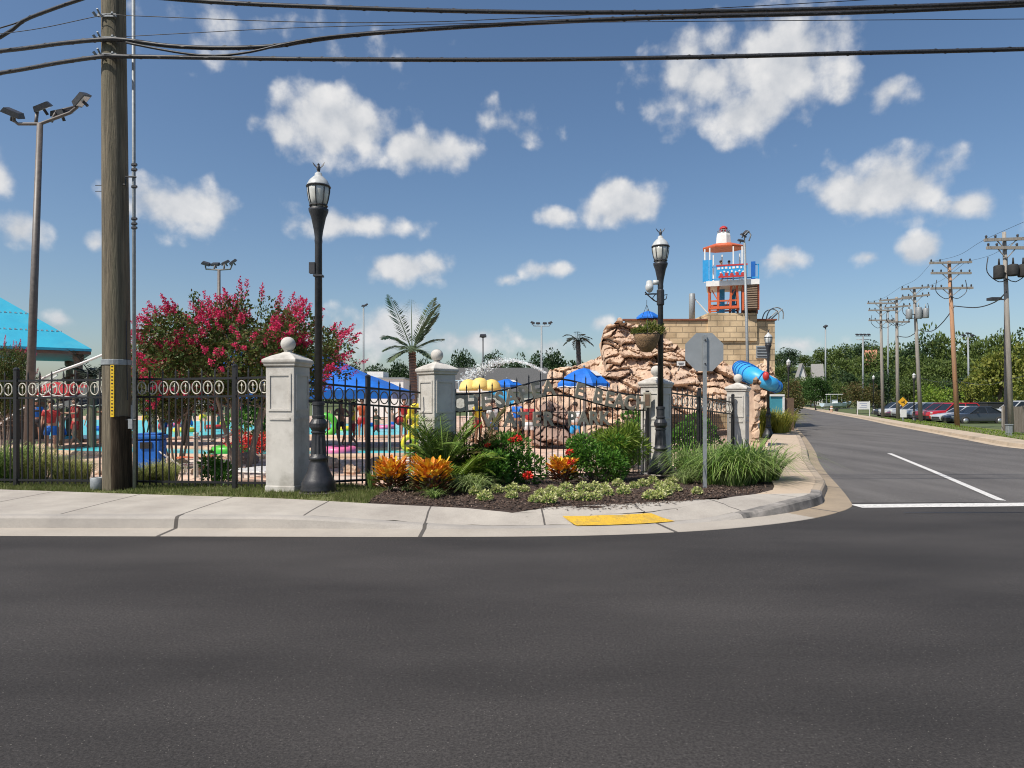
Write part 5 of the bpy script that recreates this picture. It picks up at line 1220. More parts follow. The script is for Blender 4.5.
# grey tank and hoop rails standing on the roof
t = thing('vent_pipe', 'grey cylindrical pipe with a white brace on the stone building roof', 'pipe', (X(692, 41), 41, zt))
m = MB(); m.lathe([(.18, 0), (.18, Z(294, 41)-zt), (.15, Z(294, 41)-zt+.03)], 14); m.build('pipe', M['galv'], t, True)
m = MB(); m.tube([(.17, 0, Z(299, 41)-zt), (.95, -.1, Z(314, 41)-zt)], .035, 6); m.build('brace', M['white'], t)
t = thing('hoop_rail', 'grey hooped ladder handrails at the right corner of the roof', 'railing', (X(771, 41), 41, zt))
for k, yy in enumerate((0, .7)):
    m = MB(); m.tube(catmull([Vector(p) for p in ((-.25, yy, 0), (-.25, yy, .35), (-.05, yy, .75), (.4, yy, .9), (.72, yy, .65), (.72, yy, .2))], .1), .035, 6); m.build('hoop', M['galv'], t)
for yy in (0, .7): m = MB(); m.tube([(-.2, yy, .0), (.68, yy, .82)], .04, 6); m.build('stringer', M['galv'], t)

# lookout tower
TY = 41.0
tw = thing('lookout_tower', 'red and white lookout tower with an octagonal roof and a lighthouse cupola', 'tower', (X(724, TY), TY, Z(313, TY)))
tw.rotation_euler = (0, 0, -math.atan2(724-512, F))
def tl(px, py, dy=0): return Vector(((X(px, TY)-tw.location.x)*.955, dy*.8, Z(py, TY)-tw.location.z))
zf = tl(0, 289).z; zf2 = tl(0, 284).z
for px, tp in ((709.5, 709.5), (718, 718.5), (730, 731), (738, 736.5), (742.5, 742.5), (757, 757)):
    for dy in (-1.2, 1.2): m = MB(); m.bar(tl(px, 313, dy), tl(tp, 289, dy), .13); m.build('leg', M['orange'], tw)
for dy in (-1.2, 1.2):
    m = MB()
    for y in (303, 309): m.bar(tl(709, y, dy), tl(738, y, dy), .09)
    for px in (709.6, 737.4): m.bar(tl(px, 303, dy), tl(px, 309, dy), .07)
    m.build('brace', M['orange'], tw)
m = MB(); m.bar(tl(709, 310.5, -1.25), tl(739, 310.5, -1.25), .3, .08); m.bar(tl(712, 292, -1.2), tl(720, 306, -1.2), .06); m.bar(tl(735, 292, -1.2), tl(727, 306, -1.2), .06)
m.build('brace', M['orange'], tw)
m = MB(); a, b = tl(717.5, 313), tl(724, 289); m.box((a.x+b.x)/2, .3, zf/2, .45, .45, zf); m.box(b.x+.55, .6, zf/2, .22, .22, zf); m.build('core_column', M['sky_blue'], tw)
m = MB(); a, b = tl(743.5, 313), tl(756, 289)
m.box((a.x+b.x)/2, 0, zf/2, b.x-a.x, 2.2, zf-.03); stt = m.build('stair_enclosure', M['brown'], tw)
m = MB()
for k in range(11): m.box((a.x+b.x)/2, -1.13, .12+k*zf/11.5, b.x-a.x, .05, .06)
m.build('slat', pm('slats', (.30, .22, .15), (.24, .17, .12), 6, .8), stt)
m = MB(); a, b = tl(706.5, 289), tl(758, 284); m.box((a.x+b.x)/2, 0, (zf+zf2)/2, b.x-a.x, 2.5, zf2-zf); m.build('platform', M['white'], tw)
for px, dy in ((705, -1.0), (710, -1.4), (733, -1.4), (741.5, -1.2), (713, 1.35), (722, 1.35), (740, 1.35)): m = MB(); m.bar(tl(px, 284, dy), tl(px, 251, dy), .075); m.build('roof_post', M['white'], tw)
m = MB(); m.bar(tl(708, 270, -1.4), tl(717, 270, -1.4), .06); m.bar(tl(708, 282, -1.4), tl(757, 282, -1.4), .06)
for px in (704.5, 707.5, 711): m.bar(tl(px, 284, -1.45), tl(px, 263, -1.45), .17, .06)
m.bar(tl(739, 270, .8), tl(745, 270, .8), .5, .05)
for px in (754, 757.5): m.bar(tl(px, 284, -.9), tl(px, 268, -.9), .06)
m.bar(tl(753, 268, -.9), tl(758, 269, -.9), .06); m.build('railing', M['sky_blue'], tw)
m = MB(); m.bar(tl(752.3, 284, -1.0), tl(752.3, 266, -1.0), .24); m.build('blue_post', M['blue_dk'], tw)
m = MB(); a, b = tl(716.5, 282), tl(746.5, 269.5); m.box((a.x+b.x)/2, -1.52, (a.z+b.z)/2, b.x-a.x, .04, b.z-a.z); bn = m.build('banner', M['sky_blue'], tw)
m = MB(); w0 = (a.x+b.x)/2; W_ = b.x-a.x; h_ = b.z-a.z; m.box(w0, -1.545, b.z-.045, W_, .02, .09); m.box(w0, -1.545, a.z+.05, W_*.86, .02, .10)
for k in range(5): m.lathe([(.10, 0), (.10, .015)], 10); m.v[-20:] = [Matrix.Rotation(PI/2, 3, 'X') @ v + Vector((w0-W_*.34+k*W_*.17, -1.545, a.z+.16+.03*(k % 2))) for v in m.v[-20:]]
m.build('red_trim', M['red'], bn)
m = MB()
for k, q in enumerate((.16, .1, .13, .08, .14, .12, .09, .15)): m.box(w0-W_*.42+k*W_*.12, -1.548, b.z-.21+.012*(k % 3), q, .012, .12)
for k in range(7): m.box(w0-W_*.36+k*W_*.12, -1.556, a.z+.30+.05*(k % 2), .10, .012, .08, ry=.5*k)
m.build('white_marks', M['white'], bn)
c = tl(723.5, 250); q = (tl(746, 0).x-tl(701, 0).x)/2
m = MB(); cz_ = tl(0, 248.5).z; m.lathe([(q*.98, cz_-.06), (q, cz_), (q, cz_+.04), (.5, tl(0, 243.5).z), (.42, tl(0, 243.5).z+.02)], 8, (c.x, 0, 0), PI/8, sq=.7); m.build('roof', M['orange'], tw)
m = MB(); m.lathe([(.46, tl(0, 244.5).z), (.42, tl(0, 236).z), (.36, tl(0, 233.5).z)], 8, (c.x, 0, 0), PI/8); cu = m.build('cupola', M['white'], tw)
m = MB(); m.lathe([(.36, tl(0, 233.6).z), (.36, tl(0, 232.8).z)], 12, (c.x, 0, 0)); m.lathe([(.15, tl(0, 233).z), (.15, tl(0, 228.5).z)], 8, (c.x, 0, 0)); m.ring((c.x, 0, tl(0, 231).z), (1, 0, 0), (0, 1, 0), .34, .34, .02, 14)
for k in range(8): m.bar((c.x+.34*math.cos(k*PI/4), .34*math.sin(k*PI/4), tl(0, 233).z), (c.x+.34*math.cos(k*PI/4), .34*math.sin(k*PI/4), tl(0, 231).z), .02)
m.build('lantern_gallery', M['galv'], cu)
m = MB(); m.lathe([(.24, tl(0, 229).z), (.22, tl(0, 227.5).z), (.08, tl(0, 226).z)], 10, (c.x, 0, 0))
for k in range(6): m.bar((c.x+.2*math.cos(k*PI/3), .2*math.sin(k*PI/3), tl(0, 233).z), (c.x+.2*math.cos(k*PI/3), .2*math.sin(k*PI/3), tl(0, 228.8).z), .05)
m.build('lantern_roof', M['red'], cu)

# ------------------------------------------------------------------ slide, umbrellas, canopies
sl_ = thing('water_slide', 'fat bright blue curved slide tube above the farthest white pillar', 'water slide', (X(758, 29), 29, 0))
def ll(px, py, Y): return P(px, py, Y)-sl_.location
m = MB(); pth = catmull([ll(739, 367, 32), ll(744, 371, 30.5), ll(752, 375, 29), ll(763, 380, 28.5), ll(771, 384, 28.5), ll(777, 387, 29.5)], .1)
m.tube(pth, [.25+.16*math.sin(PI*min(1, i/len(pth)*1.1+.05)) for i in range(len(pth))], 18, squash=.95); m.build('tube', M['slide'], sl_, True)
for q in (.1, .22, .34, .46, .58, .70, .82, .93):
    i = int(q*len(pth)); d = (pth[i+1]-pth[i-1]).normalized(); s_ = d.cross(Vector((0, 0, 1))).normalized(); r_ = .25+.16*math.sin(PI*min(1, q*1.1+.05))+.015
    m = MB(); m.ring(pth[i], s_, s_.cross(d), r_, r_*.97, .022, 20, 6); m.build('flange', M['blue_dk'], sl_, True)
m = MB(); m.tube([ll(745, 384, 29.6), ll(745, 384, 29.6)*1+Vector((0, 0, -ll(745, 384, 29.6).z))], .1, 8); m.tube([ll(757, 388, 29), Vector((ll(757, 388, 29).x, ll(757, 388, 29).y, 0))], .1, 8); m.build('support', M['galv'], sl_)
t = thing('raft', 'small red raft at the mouth of the blue slide', 'raft', P(766, 376, 28.1)); m = MB(); m.ball((0, 0, 0), .14, 12, 8, 1.3); m.build('body', M['red'], t, True)
t = thing('booth', 'teal panel booth with a white edge below the blue slide', 'booth', (X(779, 33), 33.5, -.05))
m = MB(); m.box(0, 0, .95, .55, .5, 1.9); m.build('panel', pm('teal_panel', (.06, .30, .38), (.05, .25, .32), 6, .6), t); m = MB(); m.box(.31, -.27, .95, .09, .05, 1.92); m.box(0, -.27, 1.93, .7, .08, .1); m.build('trim', M['white'], t); m = MB(); m.box(.62, .1, .9, .5, .5, 1.8); m.build('wing', M['brown'], t)

def umbrella(label, loc, Rr, H, mat, trim=True, patch=False, rise=.36, n=8):
    t = thing('umbrella', label, 'umbrella', loc, .2); m = MB(); r0 = random.Random(3)
    for j in range(n):
        a0, a1 = 2*PI*j/n, 2*PI*(j+1)/n; ring = []
        for q in range(6):
            f_ = q/5; row = []
            for s in range(5):
                a = a0+(a1-a0)*s/4; sag = 1-.05*math.sin(PI*s/4)*f_; rr = Rr*f_*sag*math.cos(PI/n)/math.cos((a-a0)-(PI/n)); row.append(Vector((rr*math.cos(a), rr*math.sin(a), H-rise*Rr*2*(f_*.22+.78*f_*f_)*.72)))
            ring.append(row)
        row = [p+Vector((0, 0, -.13*Rr*(.75+.35*(abs(s-2)/2)))) for s, p in enumerate(ring[-1])]; ring.append(row)
        for q in range(6):
            for s in range(4): m.quad(ring[q][s], ring[q+1][s], ring[q+1][s+1], ring[q][s+1])
    cn = m.build('canopy', mat, t)
    if trim:
        m = MB()
        for j in range(n):
            a0, a1 = 2*PI*j/n, 2*PI*(j+1)/n; zz = H-rise*Rr*1.44
            pts = []
            for s in range(5):
                a = a0+(a1-a0)*s/4; rr = Rr*(1-.05*math.sin(PI*s/4))*math.cos(PI/n)/math.cos((a-a0)-(PI/n))+.012; pts.append((rr*math.cos(a), rr*math.sin(a), zz-.13*Rr*(.75+.35*(abs(s-2)/2))))
            m.tube(pts, .018, 4)
        m.build('trim', M['white'], cn)
    if patch:
        m = MB(); a = -PI/2+.62; d = Vector((math.cos(a), math.sin(a), 0)); s_ = Vector((-d.y, d.x, 0)); 
        def pp(u, v): f_ = u; return d*Rr*f_*.95+s_*v+Vector((0, 0, H-rise*Rr*2*(f_*.22+.78*f_*f_)*.72+.03))
        m.quad(pp(.42, -.17*Rr), pp(.72, -.2*Rr), pp(.72, .2*Rr), pp(.42, .17*Rr)); m.build('patch', M['white'], cn)
    m = MB(); m.tube([(0, 0, 0), (0, 0, H+.06)], .028, 8); m.ball((0, 0, H+.07), .05, 8, 6); m.build('pole', M['galv'], t)
    m = MB()
    for j in range(n): a = 2*PI*j/n; m.bar((0, 0, H-.06), (Rr*.97*math.cos(a), Rr*.97*math.sin(a), H-rise*Rr*1.44-.02), .015)
    m.build('rib', M['galv'], t); return t
umbrella('large royal blue umbrella with white piping and a white patch behind the gate', (X(584, 25), 25, -.05), 1.0, Z(368, 25)+.05, M['blue'], True, True, .40)
umbrella('small blue umbrella on the cliff top behind the hanging basket', (X(648, 40), 40, 5.4), .72, Z(311, 40)-5.4, M['blue'], False, False, .38)
umbrella('bright blue umbrella right of the yellow scalloped canopy', (X(507, 46), 46, -.05), 1.1, Z(379, 46)+.05, M['blue'], False, True, .26)
umbrella('red umbrella seen through the left fence rings near the far left lamp', (X(57, 25), 25, -.05), .95, Z(382, 25)+.05, M['red'], True, False, .3)
umbrella('second red umbrella seen through the rings just left of the utility pole', (X(76, 27), 27, -.05), .9, Z(383, 27)+.05, M['red'], True, False, .3)
umbrella('yellow umbrella seen through the rings right of the thin mast', (X(151, 30), 30, -.05), .8, Z(384, 30)+.05, M['canary'], False, False, .3)
umbrella('red umbrella behind the crape myrtle trunks', (X(176, 30), 30, -.05), .9, Z(386, 30)+.05, M['red'], True, False, .3)
t = thing('scalloped_canopy', 'yellow scalloped canopy of three domes left of the small blue umbrella', 'canopy', (X(480, 44), 44, -.05))
for k, dx in enumerate((-.75, 0, .75)):
    m = MB(); h = Z(379-(1.5 if k == 1 else 0), 44)+.05; m.lathe([(.62, h-.75), (.60, h-.55), (.5, h-.25), (.28, h-.06), (.02, h)], 14, (dx, .2*abs(dx), 0)); m.build('dome', M['canvas_y'], t, True)
for dx in (-.75, 0, .75): m = MB(); m.tube([(dx, .15, 0), (dx, .15, 2.4)], .04, 6); m.build('post', M['white'], t)
# big blue shade tarp
bt = thing('shade_canopy', 'large royal blue fabric shade canopy behind the crape myrtle and left lamp', 'canopy', (-7.3, 24, -.05))
m = MB(); nx, ny = 30, 16
for j in range(ny+1):
    for i in range(nx+1):
        u, v = i/nx, j/ny; x = -3.9+7.4*u; y = -2.4+5*v
        hx = min(1, (x+3.9)/1.5, (3.5-x)/3.0); hy = 1-abs(2*v-1); h = min(max(hx, 0), hy*1.15); h = h if h < 1 else 1
        m.v.append(Vector((x, y, 2.0+1.42*h**1.15-.12*math.sin(PI*u)*0-.05*math.sin(6*PI*u)*(1-hy)*.6+.03*noise.noise(Vector((x*1.3, y*1.3, 0))))))
for j in range(ny):
    for i in range(nx): a = j*(nx+1)+i; m.f.append((a, a+1, a+nx+2, a+nx+1))
m.build('fabric', M['blue'], bt, True)
m = MB(); m.quad(Vector((-3.9, -2.42, 1.72)), Vector((3.5, -2.42, 1.72)), Vector((3.5, -2.41, 2.0)), Vector((-3.9, -2.41, 2.0))); m.quad(Vector((3.51, -2.4, 1.72)), Vector((3.51, 2.6, 1.72)), Vector((3.5, 2.6, 2.0)), Vector((3.5, -2.4, 2.0))); m.build('valance', M['blue_dk'], bt)
for x in (-3.8, -1.4, 1.0, 3.4):
    for y in (-2.3, 2.5): m = MB(); m.tube([(x, y, 0), (x, y, 2.02)], .05, 8); m.build('post', M['galv'], bt)
# turquoise pavilion
tp = thing('pavilion', 'pavilion with a bright turquoise hipped roof at the left edge', 'pavilion', (-21.3, 28, -.05), R(36))
hw = 3.2; ez = 3.73; apx = 6.05
m = MB(); m.lathe([((hw+.02)*math.sqrt(2), ez-.10), ((hw+.02)*math.sqrt(2), ez), (.05, apx)], 4, rot=PI/4); rf = m.build('roof', M['teal'], tp)
m = MB()
for f_ in (.30, .62):
    hh = hw*(1-f_)+.0; z = ez+(apx-ez)*f_+.04
    for k in range(int(hh*2/.17)):
        x = -hh+.1+k*.17; m.box(x, -hh-.01, z, .07, .04, .05); m.box(hh+.01, x, z, .04, .07, .05)
m.build('snow_guard', M['white'], rf)
m = MB(); m.prism([(-hw, -hw), (hw, -hw), (hw, hw), (-hw, hw)], ez-.22, ez-.11); m.build('ceiling', M['brown'], tp)
for x in (-hw+.4, 0, hw-.4):
    for y in (-hw+.4, hw-.4): m = MB(); m.lathe([(.19, 0), (.16, .3), (.15, ez-.5), (.2, ez-.4), (.2, ez-.23)], 12, (x, y, 0)); m.build('column', M['thatch'] if x == 0 else M['wood'], tp, True)
m = MB(); m.box(0, .5, .9, 3.6, 2.2, 1.8); m.build('counter', M['brown'], tp)
# thatched huts: low dark roofs behind the left fence
for (x0, x1, Y, lb, cl_) in ((-16.2, -12.6, 25.5, 'low dark thatched bar roof behind the utility pole', 1), (-12.3, -8.3, 26.5, 'low dark thatched shelter behind the crape myrtle trunks', 0)):
    t = thing('thatched_hut', lb, 'hut', ((x0+x1)/2, Y, -.05)); w_ = (x1-x0)/2; m = MB(); rr = random.Random(int(Y*10))
    for k in range(1500):
        u = rr.uniform(-1, 1); f_ = rr.random(); sgn = -1 if rr.random() < .7 else 1; d = Vector((rr.uniform(-.15, .15), sgn*.8, -.55)); p = Vector((u*(w_+.2*f_), sgn*f_*1.3, 2.15-.6*f_)); m.leaf(p, d, Vector((0, 0, 1)), rr.uniform(.25, .55), rr.uniform(.03, .08))
    m.quad(Vector((-w_, 0, 2.15)), Vector((-w_, -1.4, 1.5)), Vector((w_, -1.4, 1.5)), Vector((w_, 0, 2.15))); m.quad(Vector((w_, 0, 2.15)), Vector((w_, 1.4, 1.5)), Vector((-w_, 1.4, 1.5)), Vector((-w_, 0, 2.15)))
    m.build('thatch_roof', M['thatch'], t)
    for x in (-w_+.15, w_-.15):
        for y in (-1.2, 1.2): m = MB(); m.tube([(x, y, 0), (x, y, 1.65)], .07, 8); m.build('post', M['wood'], t)
    m = MB(); m.tube([(-w_+k*w_/8, -1.62, 1.52-.05*(k % 2)) for k in range(17)], .02, 5); m.build('rope_trim', M['cream'], t)
# dark artificial palm fronds at the pavilion and a white slanting handrail
t = thing('palm_tree', 'squat dark grey palm head between the turquoise roof and the utility pole', 'palm tree', (X(92, 24), 24, -.05)); m = MB(); m.tube([(0, 0, 0), (0, 0, 2.5)], .14, 10); m.build('trunk', M['wood'], t); m = MB()
for k in range(14): frond(m, Vector((0, 0, 2.5)), 2*PI*k/14+.1, 1.25*rnd.uniform(.8, 1.1), rnd.uniform(.4, 1.3), rnd.uniform(.5, 1.0), 22, .07, .42)
m.build('fronds', G['palm_dark'], t)
t = thing('handrail', 'white slanting slide handrail left of the utility pole', 'handrail', P(60, 374, 20)); m = MB()
pts = [P(26, 388, 20)-t.location, P(50, 375, 20)-t.location, P(80, 364, 20)-t.location, P(112, 351, 20)-t.location]; m.tube(catmull(pts, .2), .04, 8); m.build('rail', M['white'], t, True)
m = MB(); m.tube([P(28, 387, 20)-t.location, Vector((X(28, 20)-t.location.x, 0, -t.location.z))], .05, 8); m.tube([pts[3], Vector((pts[3].x, 0, -t.location.z))], .05, 8); m.build('post', M['white'], t)
t = thing('staircase', 'wooden stair flight with white rails below the turquoise roof', 'stairs', (X(6, 23), 23, -.05)); m = MB()
for k in range(10): m.box(-1.0+k*.24, 0, .12+k*.17, .28, 1.0, .06)
m.build('tread', M['brown'], t); m = MB()
for y in (-.5, .5): m.bar((-1.2, y, .8), (1.4, y, 2.55), .05); m.bar((-1.2, y, .45), (1.4, y, 2.2), .05)
m.build('rail', M['white'], t)

# ------------------------------------------------------------------ pools
def pool(name, poly, lb):
    pts = [Vector((p[0], p[1])) for p in poly]; c = catmull([(p.x, p.y) for p in pts]+[(pts[0].x, pts[0].y)], .5)
    o = sheet(name, [(p.x, p.y) for p in c[:-1]], lambda x, y: -.030, M['water'], 6)
    m = MB(); m.tube([(p.x, p.y, -.035) for p in c], .14, 8, squash=.8); k_ = m.build('pool_coping', M['rock'], None, True); struct(k_); return o
pool('pool_water', [(-36, 29), (-25, 27.2), (-16.5, 27.8), (-13.5, 31), (-14, 38), (-17, 46), (-26, 56), (-44, 58)], '')
pool('pool_water', [(-10.4, 31.5), (-6, 30.5), (-4.4, 33), (-5.2, 40), (-7, 47), (-12, 49), (-13.5, 42)], '')
pool('pool_water', [(-15.5, 21.8), (-11, 20.2), (-7.2, 19.6), (-3.0, 20.2), (-2.2, 21.5), (-4.0, 22.6), (-7.5, 22.2), (-11, 23.2), (-15, 24.6)], '')

# ------------------------------------------------------------------ loose park things
t = thing('bin', 'blue plastic recycling bin with a dark slot behind the fence', 'bin', (X(151, 16.4), 16.4, -.05), R(10))
m = MB(); m.box(0, 0, .36, .52, .5, .72, taper=1.08); m.build('body', M['blue'], t, bevel=.03); m = MB(); m.box(0, 0, .79, .62, .58, .1); m.box(0, 0, .86, .5, .46, .05); m.build('lid', M['blue_dk'], t, bevel=.03); m = MB(); m.box(-.02, -.275, .60, .26, .03, .15); m.build('slot', M['rubber'], t)
t = thing('inflatable', 'bright green inflatable ring float by the pool behind the left lamp', 'pool float', (X(326, 31), 31, -.05)); m = MB(); m.ring((0, 0, .55), (1, 0, 0), (0, 0, 1), .42, .42, .16, 20, 10); m.build('ring', M['green_pl'], t, True); m = MB(); m.box(0, 0, .06, .6, .4, .12); m.build('stand', M['white'], t)
gP = 'ring floats drifting in the pools'
for px, Y, mt, lb in ((184, 36, 'canary', 'yellow ring float in the left pool left of the fence post'), (172, 43, 'pink', 'pink ring float in the left pool behind the bin'), (214, 40, 'red', 'red ring float in the left pool behind the tree trunks'), (120, 33, 'canary', 'yellow ring float in the left pool left of the wooden pole'), (386, 40, 'pink', 'pink ring float in the right pool'), (346, 38, 'canary', 'yellow ring float in the right pool'), (366, 44, 'blue', 'blue ring float in the right pool'), (100, 38, 'blue', 'blue ring float near the far left bathers'), (230, 21.4, 'green_pl', 'green ring float on the lazy river left of the first pillar'), (340, 21.0, 'pink', 'pink ring float on the lazy river behind the left lamp')):
    m = MB(); m.ring((0, 0, .10), (1, 0, 0), (0, 1, 0), .40, .40, .15, 20, 10); o = m.build('ring_float', M[mt], None, True); o.location = (X(px, Y), Y, -.04); tag(o, lb, 'pool float', gP)
t = thing('play_feature', 'tall yellow stacked tube water play feature left of the second pillar', 'play feature', (X(413, 22), 22, -.05))
for k, (dx, z, r_) in enumerate(((-.1, .28, .22), (.12, .62, .2), (-.08, .98, .2), (.1, 1.3, .2))):
    m = MB(); m.ring((dx, 0, z), (1, .2, 0), (0, 0, 1), r_, r_, .085, 16, 8); m.build('tube_ring', M['canary'], t, True)
m = MB(); m.tube([(0, .1, 0), (0, .1, 1.5)], .06, 8); m.build('stem', M['canary'], t); m = MB(); m.ball((-.42, -.05, 1.02), .16, 10, 8); m.build('knob', M['red'], t, True)
def lounger():
    t = thing('pool_lounger', '', 'lounger', (0, 0, 0)); m = MB()
    for k in range(9): m.box(-.6+k*.14, 0, .34, .10, .56, .025)
    m.build('seat', M['white'], t); m = MB()
    for k in range(5): m.box(.70+k*.10, 0, .40+k*.10, .09, .56, .025, ry=-R(45))
    m.build('backrest', M['white'], t); m = MB()
    for y in (-.29, .29): m.bar((-.7, y, .32), (.64, y, .32), .035); m.bar((.64, y, .32), (1.15, y, .85), .035)
    m.build('frame', M['white'], t)
    for x in (-.55, .5):
        for y in (-.27, .27): m = MB(); m.bar((x, y, 0), (x, y, .32), .035); m.build('leg', M['white'], t)
    return t
lg = lounger(); gL = 'white slat pool loungers'
lg.scale = (.8, .8, .6); lg.location = (X(253, 13.6), 13.6, .02); lg.rotation_euler = (0, 0, R(-20)); lg['label'] = 'white slat pool lounger just left of the first pillar foot'; lg['group'] = gL
dup(lg, (X(399, 14.6), 14.6, -.04), R(-80), 'white slat pool lounger behind the left orange croton', gL)
dup(lg, (X(272, 14.6), 14.6, -.04), R(-25), 'white slat pool lounger half hidden by the first pillar', gL)
dup(lg, (X(205, 15.6), 15.6, -.04), R(-150), 'white slat pool lounger with a red towel left of the tree trunks', gL)
t = thing('towel', 'red towel draped over a white lounger behind the fence', 'towel', (X(201, 15.45), 15.45, .31), R(30)); m = MB()
for k in range(8):
    m.quad(*[Vector((-.5+(k+a)*.125, y, .02+.02*math.sin((k+a)*1.3))) for a, y in ((0, -.26), (1, -.26), (1, .26), (0, .26))])
m.build('cloth', M['orange'], t)
def rope_post(px, Y, h, lb):
    t = thing('rope_post', lb, 'post', (X(px, Y), Y, -.05)); m = MB(); m.lathe([(.06, 0), (.05, .05), (.045, h), (.06, h+.02), (.05, h+.06)], 10); m.build('post', M['cream'], t, True); m = MB(); m.ring((0, 0, h-.06), (1, 0, 0), (0, 1, 0), .055, .055, .015, 12); m.build('collar', M['galv'], t); return t
rope_post(196, 14.6, .92, 'taller cream rope post behind the fence left of the tree trunks'); rope_post(234, 15.4, .98, 'cream rope post beside the fence post behind the tree trunks')
m = MB(); m.tube(catmull([P(196, 438, 14.6), P(205, 441, 14.8), P(218, 438, 15.1), P(234, 432, 15.4)], .1), .02, 6); tag(m.build('rope', M['cream'], None, True), 'slack cream rope hung between the two cream posts', 'rope')
# water jet
M['spray'] = bpy.data.materials.new('spray'); M['spray'].use_nodes = True; t_ = M['spray'].node_tree; b = t_.nodes['Principled BSDF']; b.inputs['Base Color'].default_value = (.85, .88, .9, 1); b.inputs['Roughness'].default_value = .4
tr = t_.nodes.new('ShaderNodeBsdfTransparent'); mxs = t_.nodes.new('ShaderNodeMixShader'); mxs.inputs[0].default_value = .42; t_.links.new(tr.outputs[0], mxs.inputs[1]); t_.links.new(b.outputs[0], mxs.inputs[2]); t_.links.new(mxs.outputs[0], t_.nodes['Material Output'].inputs[0])
m = MB(); rr = random.Random(9); A, B, C_ = P(546, 373, 40), P(500, 344, 43), P(462, 378, 46)
for k in range(3000):
    t0 = rr.random(); s = t0; p = A*(1-s)**2+B*2*s*(1-s)+C_*s*s; q = .05+.42*max(0, s-.2); p = p+rv(rr)*q
    if s > .35: p.z -= abs(rr.gauss(0, .75*(s-.3)))
    sz = rr.uniform(.02, .075)*(1+.6*s); m.leaf(p, rv(rr), rv(rr), sz*1.6, sz)
o = m.build('water_spray', M['spray']); stuff(o, 'white arc of water spraying over the park behind the gate', 'water spray')
# white and grey buildings beyond the pools
t = thing('building', 'small white flat roofed building between the blue canopy and the palm', 'building', (X(384, 70), 70, 0)); m = MB(); m.box(0, 0, 1.9, 4.6, 4, 3.8); m.box(-.6, 0, 4.1, 1.6, 3, .9); m.build('wall', M['white'], t); m = MB(); m.box(0, 0, 3.87, 4.9, 4.3, .14); m.build('roof', M['galv'], t)
for dx in (-1.4, 0, 1.4): m = MB(); m.box(dx, -2.02, 2.6, .7, .06, .7); m.build('window', M['carglass'], t)
t = thing('building', 'long low building with a dark grey roof behind the water arc', 'building', (X(482, 115), 115, 0)); m = MB(); m.box(0, 0, 1.6, 24, 9, 3.2); m.build('wall', M['stucco'], t)
m = MB(); i = len(m.v); m.v += [Vector(p) for p in ((-12.5, -5, 3.1), (12.5, -5, 3.1), (12.5, 5, 3.1), (-12.5, 5, 3.1), (-11, 0, 7.2), (11, 0, 7.2))]; m.f += [(0, 1, 5, 4), (2, 3, 4, 5), (1, 2, 5), (3, 0, 4), (3, 2, 1, 0)]; m.build('roof', M['roofgrey'], t)
t = thing('slide_platform', 'pale blue slide platform with railings left of the yellow canopy', 'platform', (X(466, 68), 68, 0)); m = MB(); m.box(0, 0, 2.6, 4.6, 3, .3); m.build('deck', M['white'], t); m = MB()
for k in range(12): m.bar((-2.2+k*.4, -1.5, 2.7), (-2.2+k*.4, -1.5, 3.6), .05)
m.bar((-2.3, -1.5, 3.6), (2.3, -1.5, 3.6), .08); m.build('railing', pm('pale_blue', (.45, .62, .7), (.4, .56, .64), 6, .5), t); m = MB()
for x in (-2, 2):
    for y in (-1.3, 1.3): m.tube([(x, y, 0), (x, y, 2.5)], .1, 8)
m.build('post', M['white'], t); m = MB(); m.tube([(2.2, -1, 2.9), (3.6, -1.2, 2.3), (5.0, -1.4, 1.2), (6, -1.4, .3)], .45, 10); m.build('chute', M['slide'], t, True)
t = thing('plaque', 'small white notice on the rock ledge left of the stop sign', 'sign', P(681, 363.5, 30.3)); m = MB(); m.box(0, 0, 0, .36, .05, .19); m.build('board', M['white'], t); m = MB(); m.box(0, -.03, .02, .26, .01, .03); m.box(0, -.03, -.04, .2, .01, .02); m.build('marks', M['dark_metal'], t); m = MB(); m.bar((0, .04, 0), (0, .5, -.3), .05); m.build('stake', M['galv'], t)

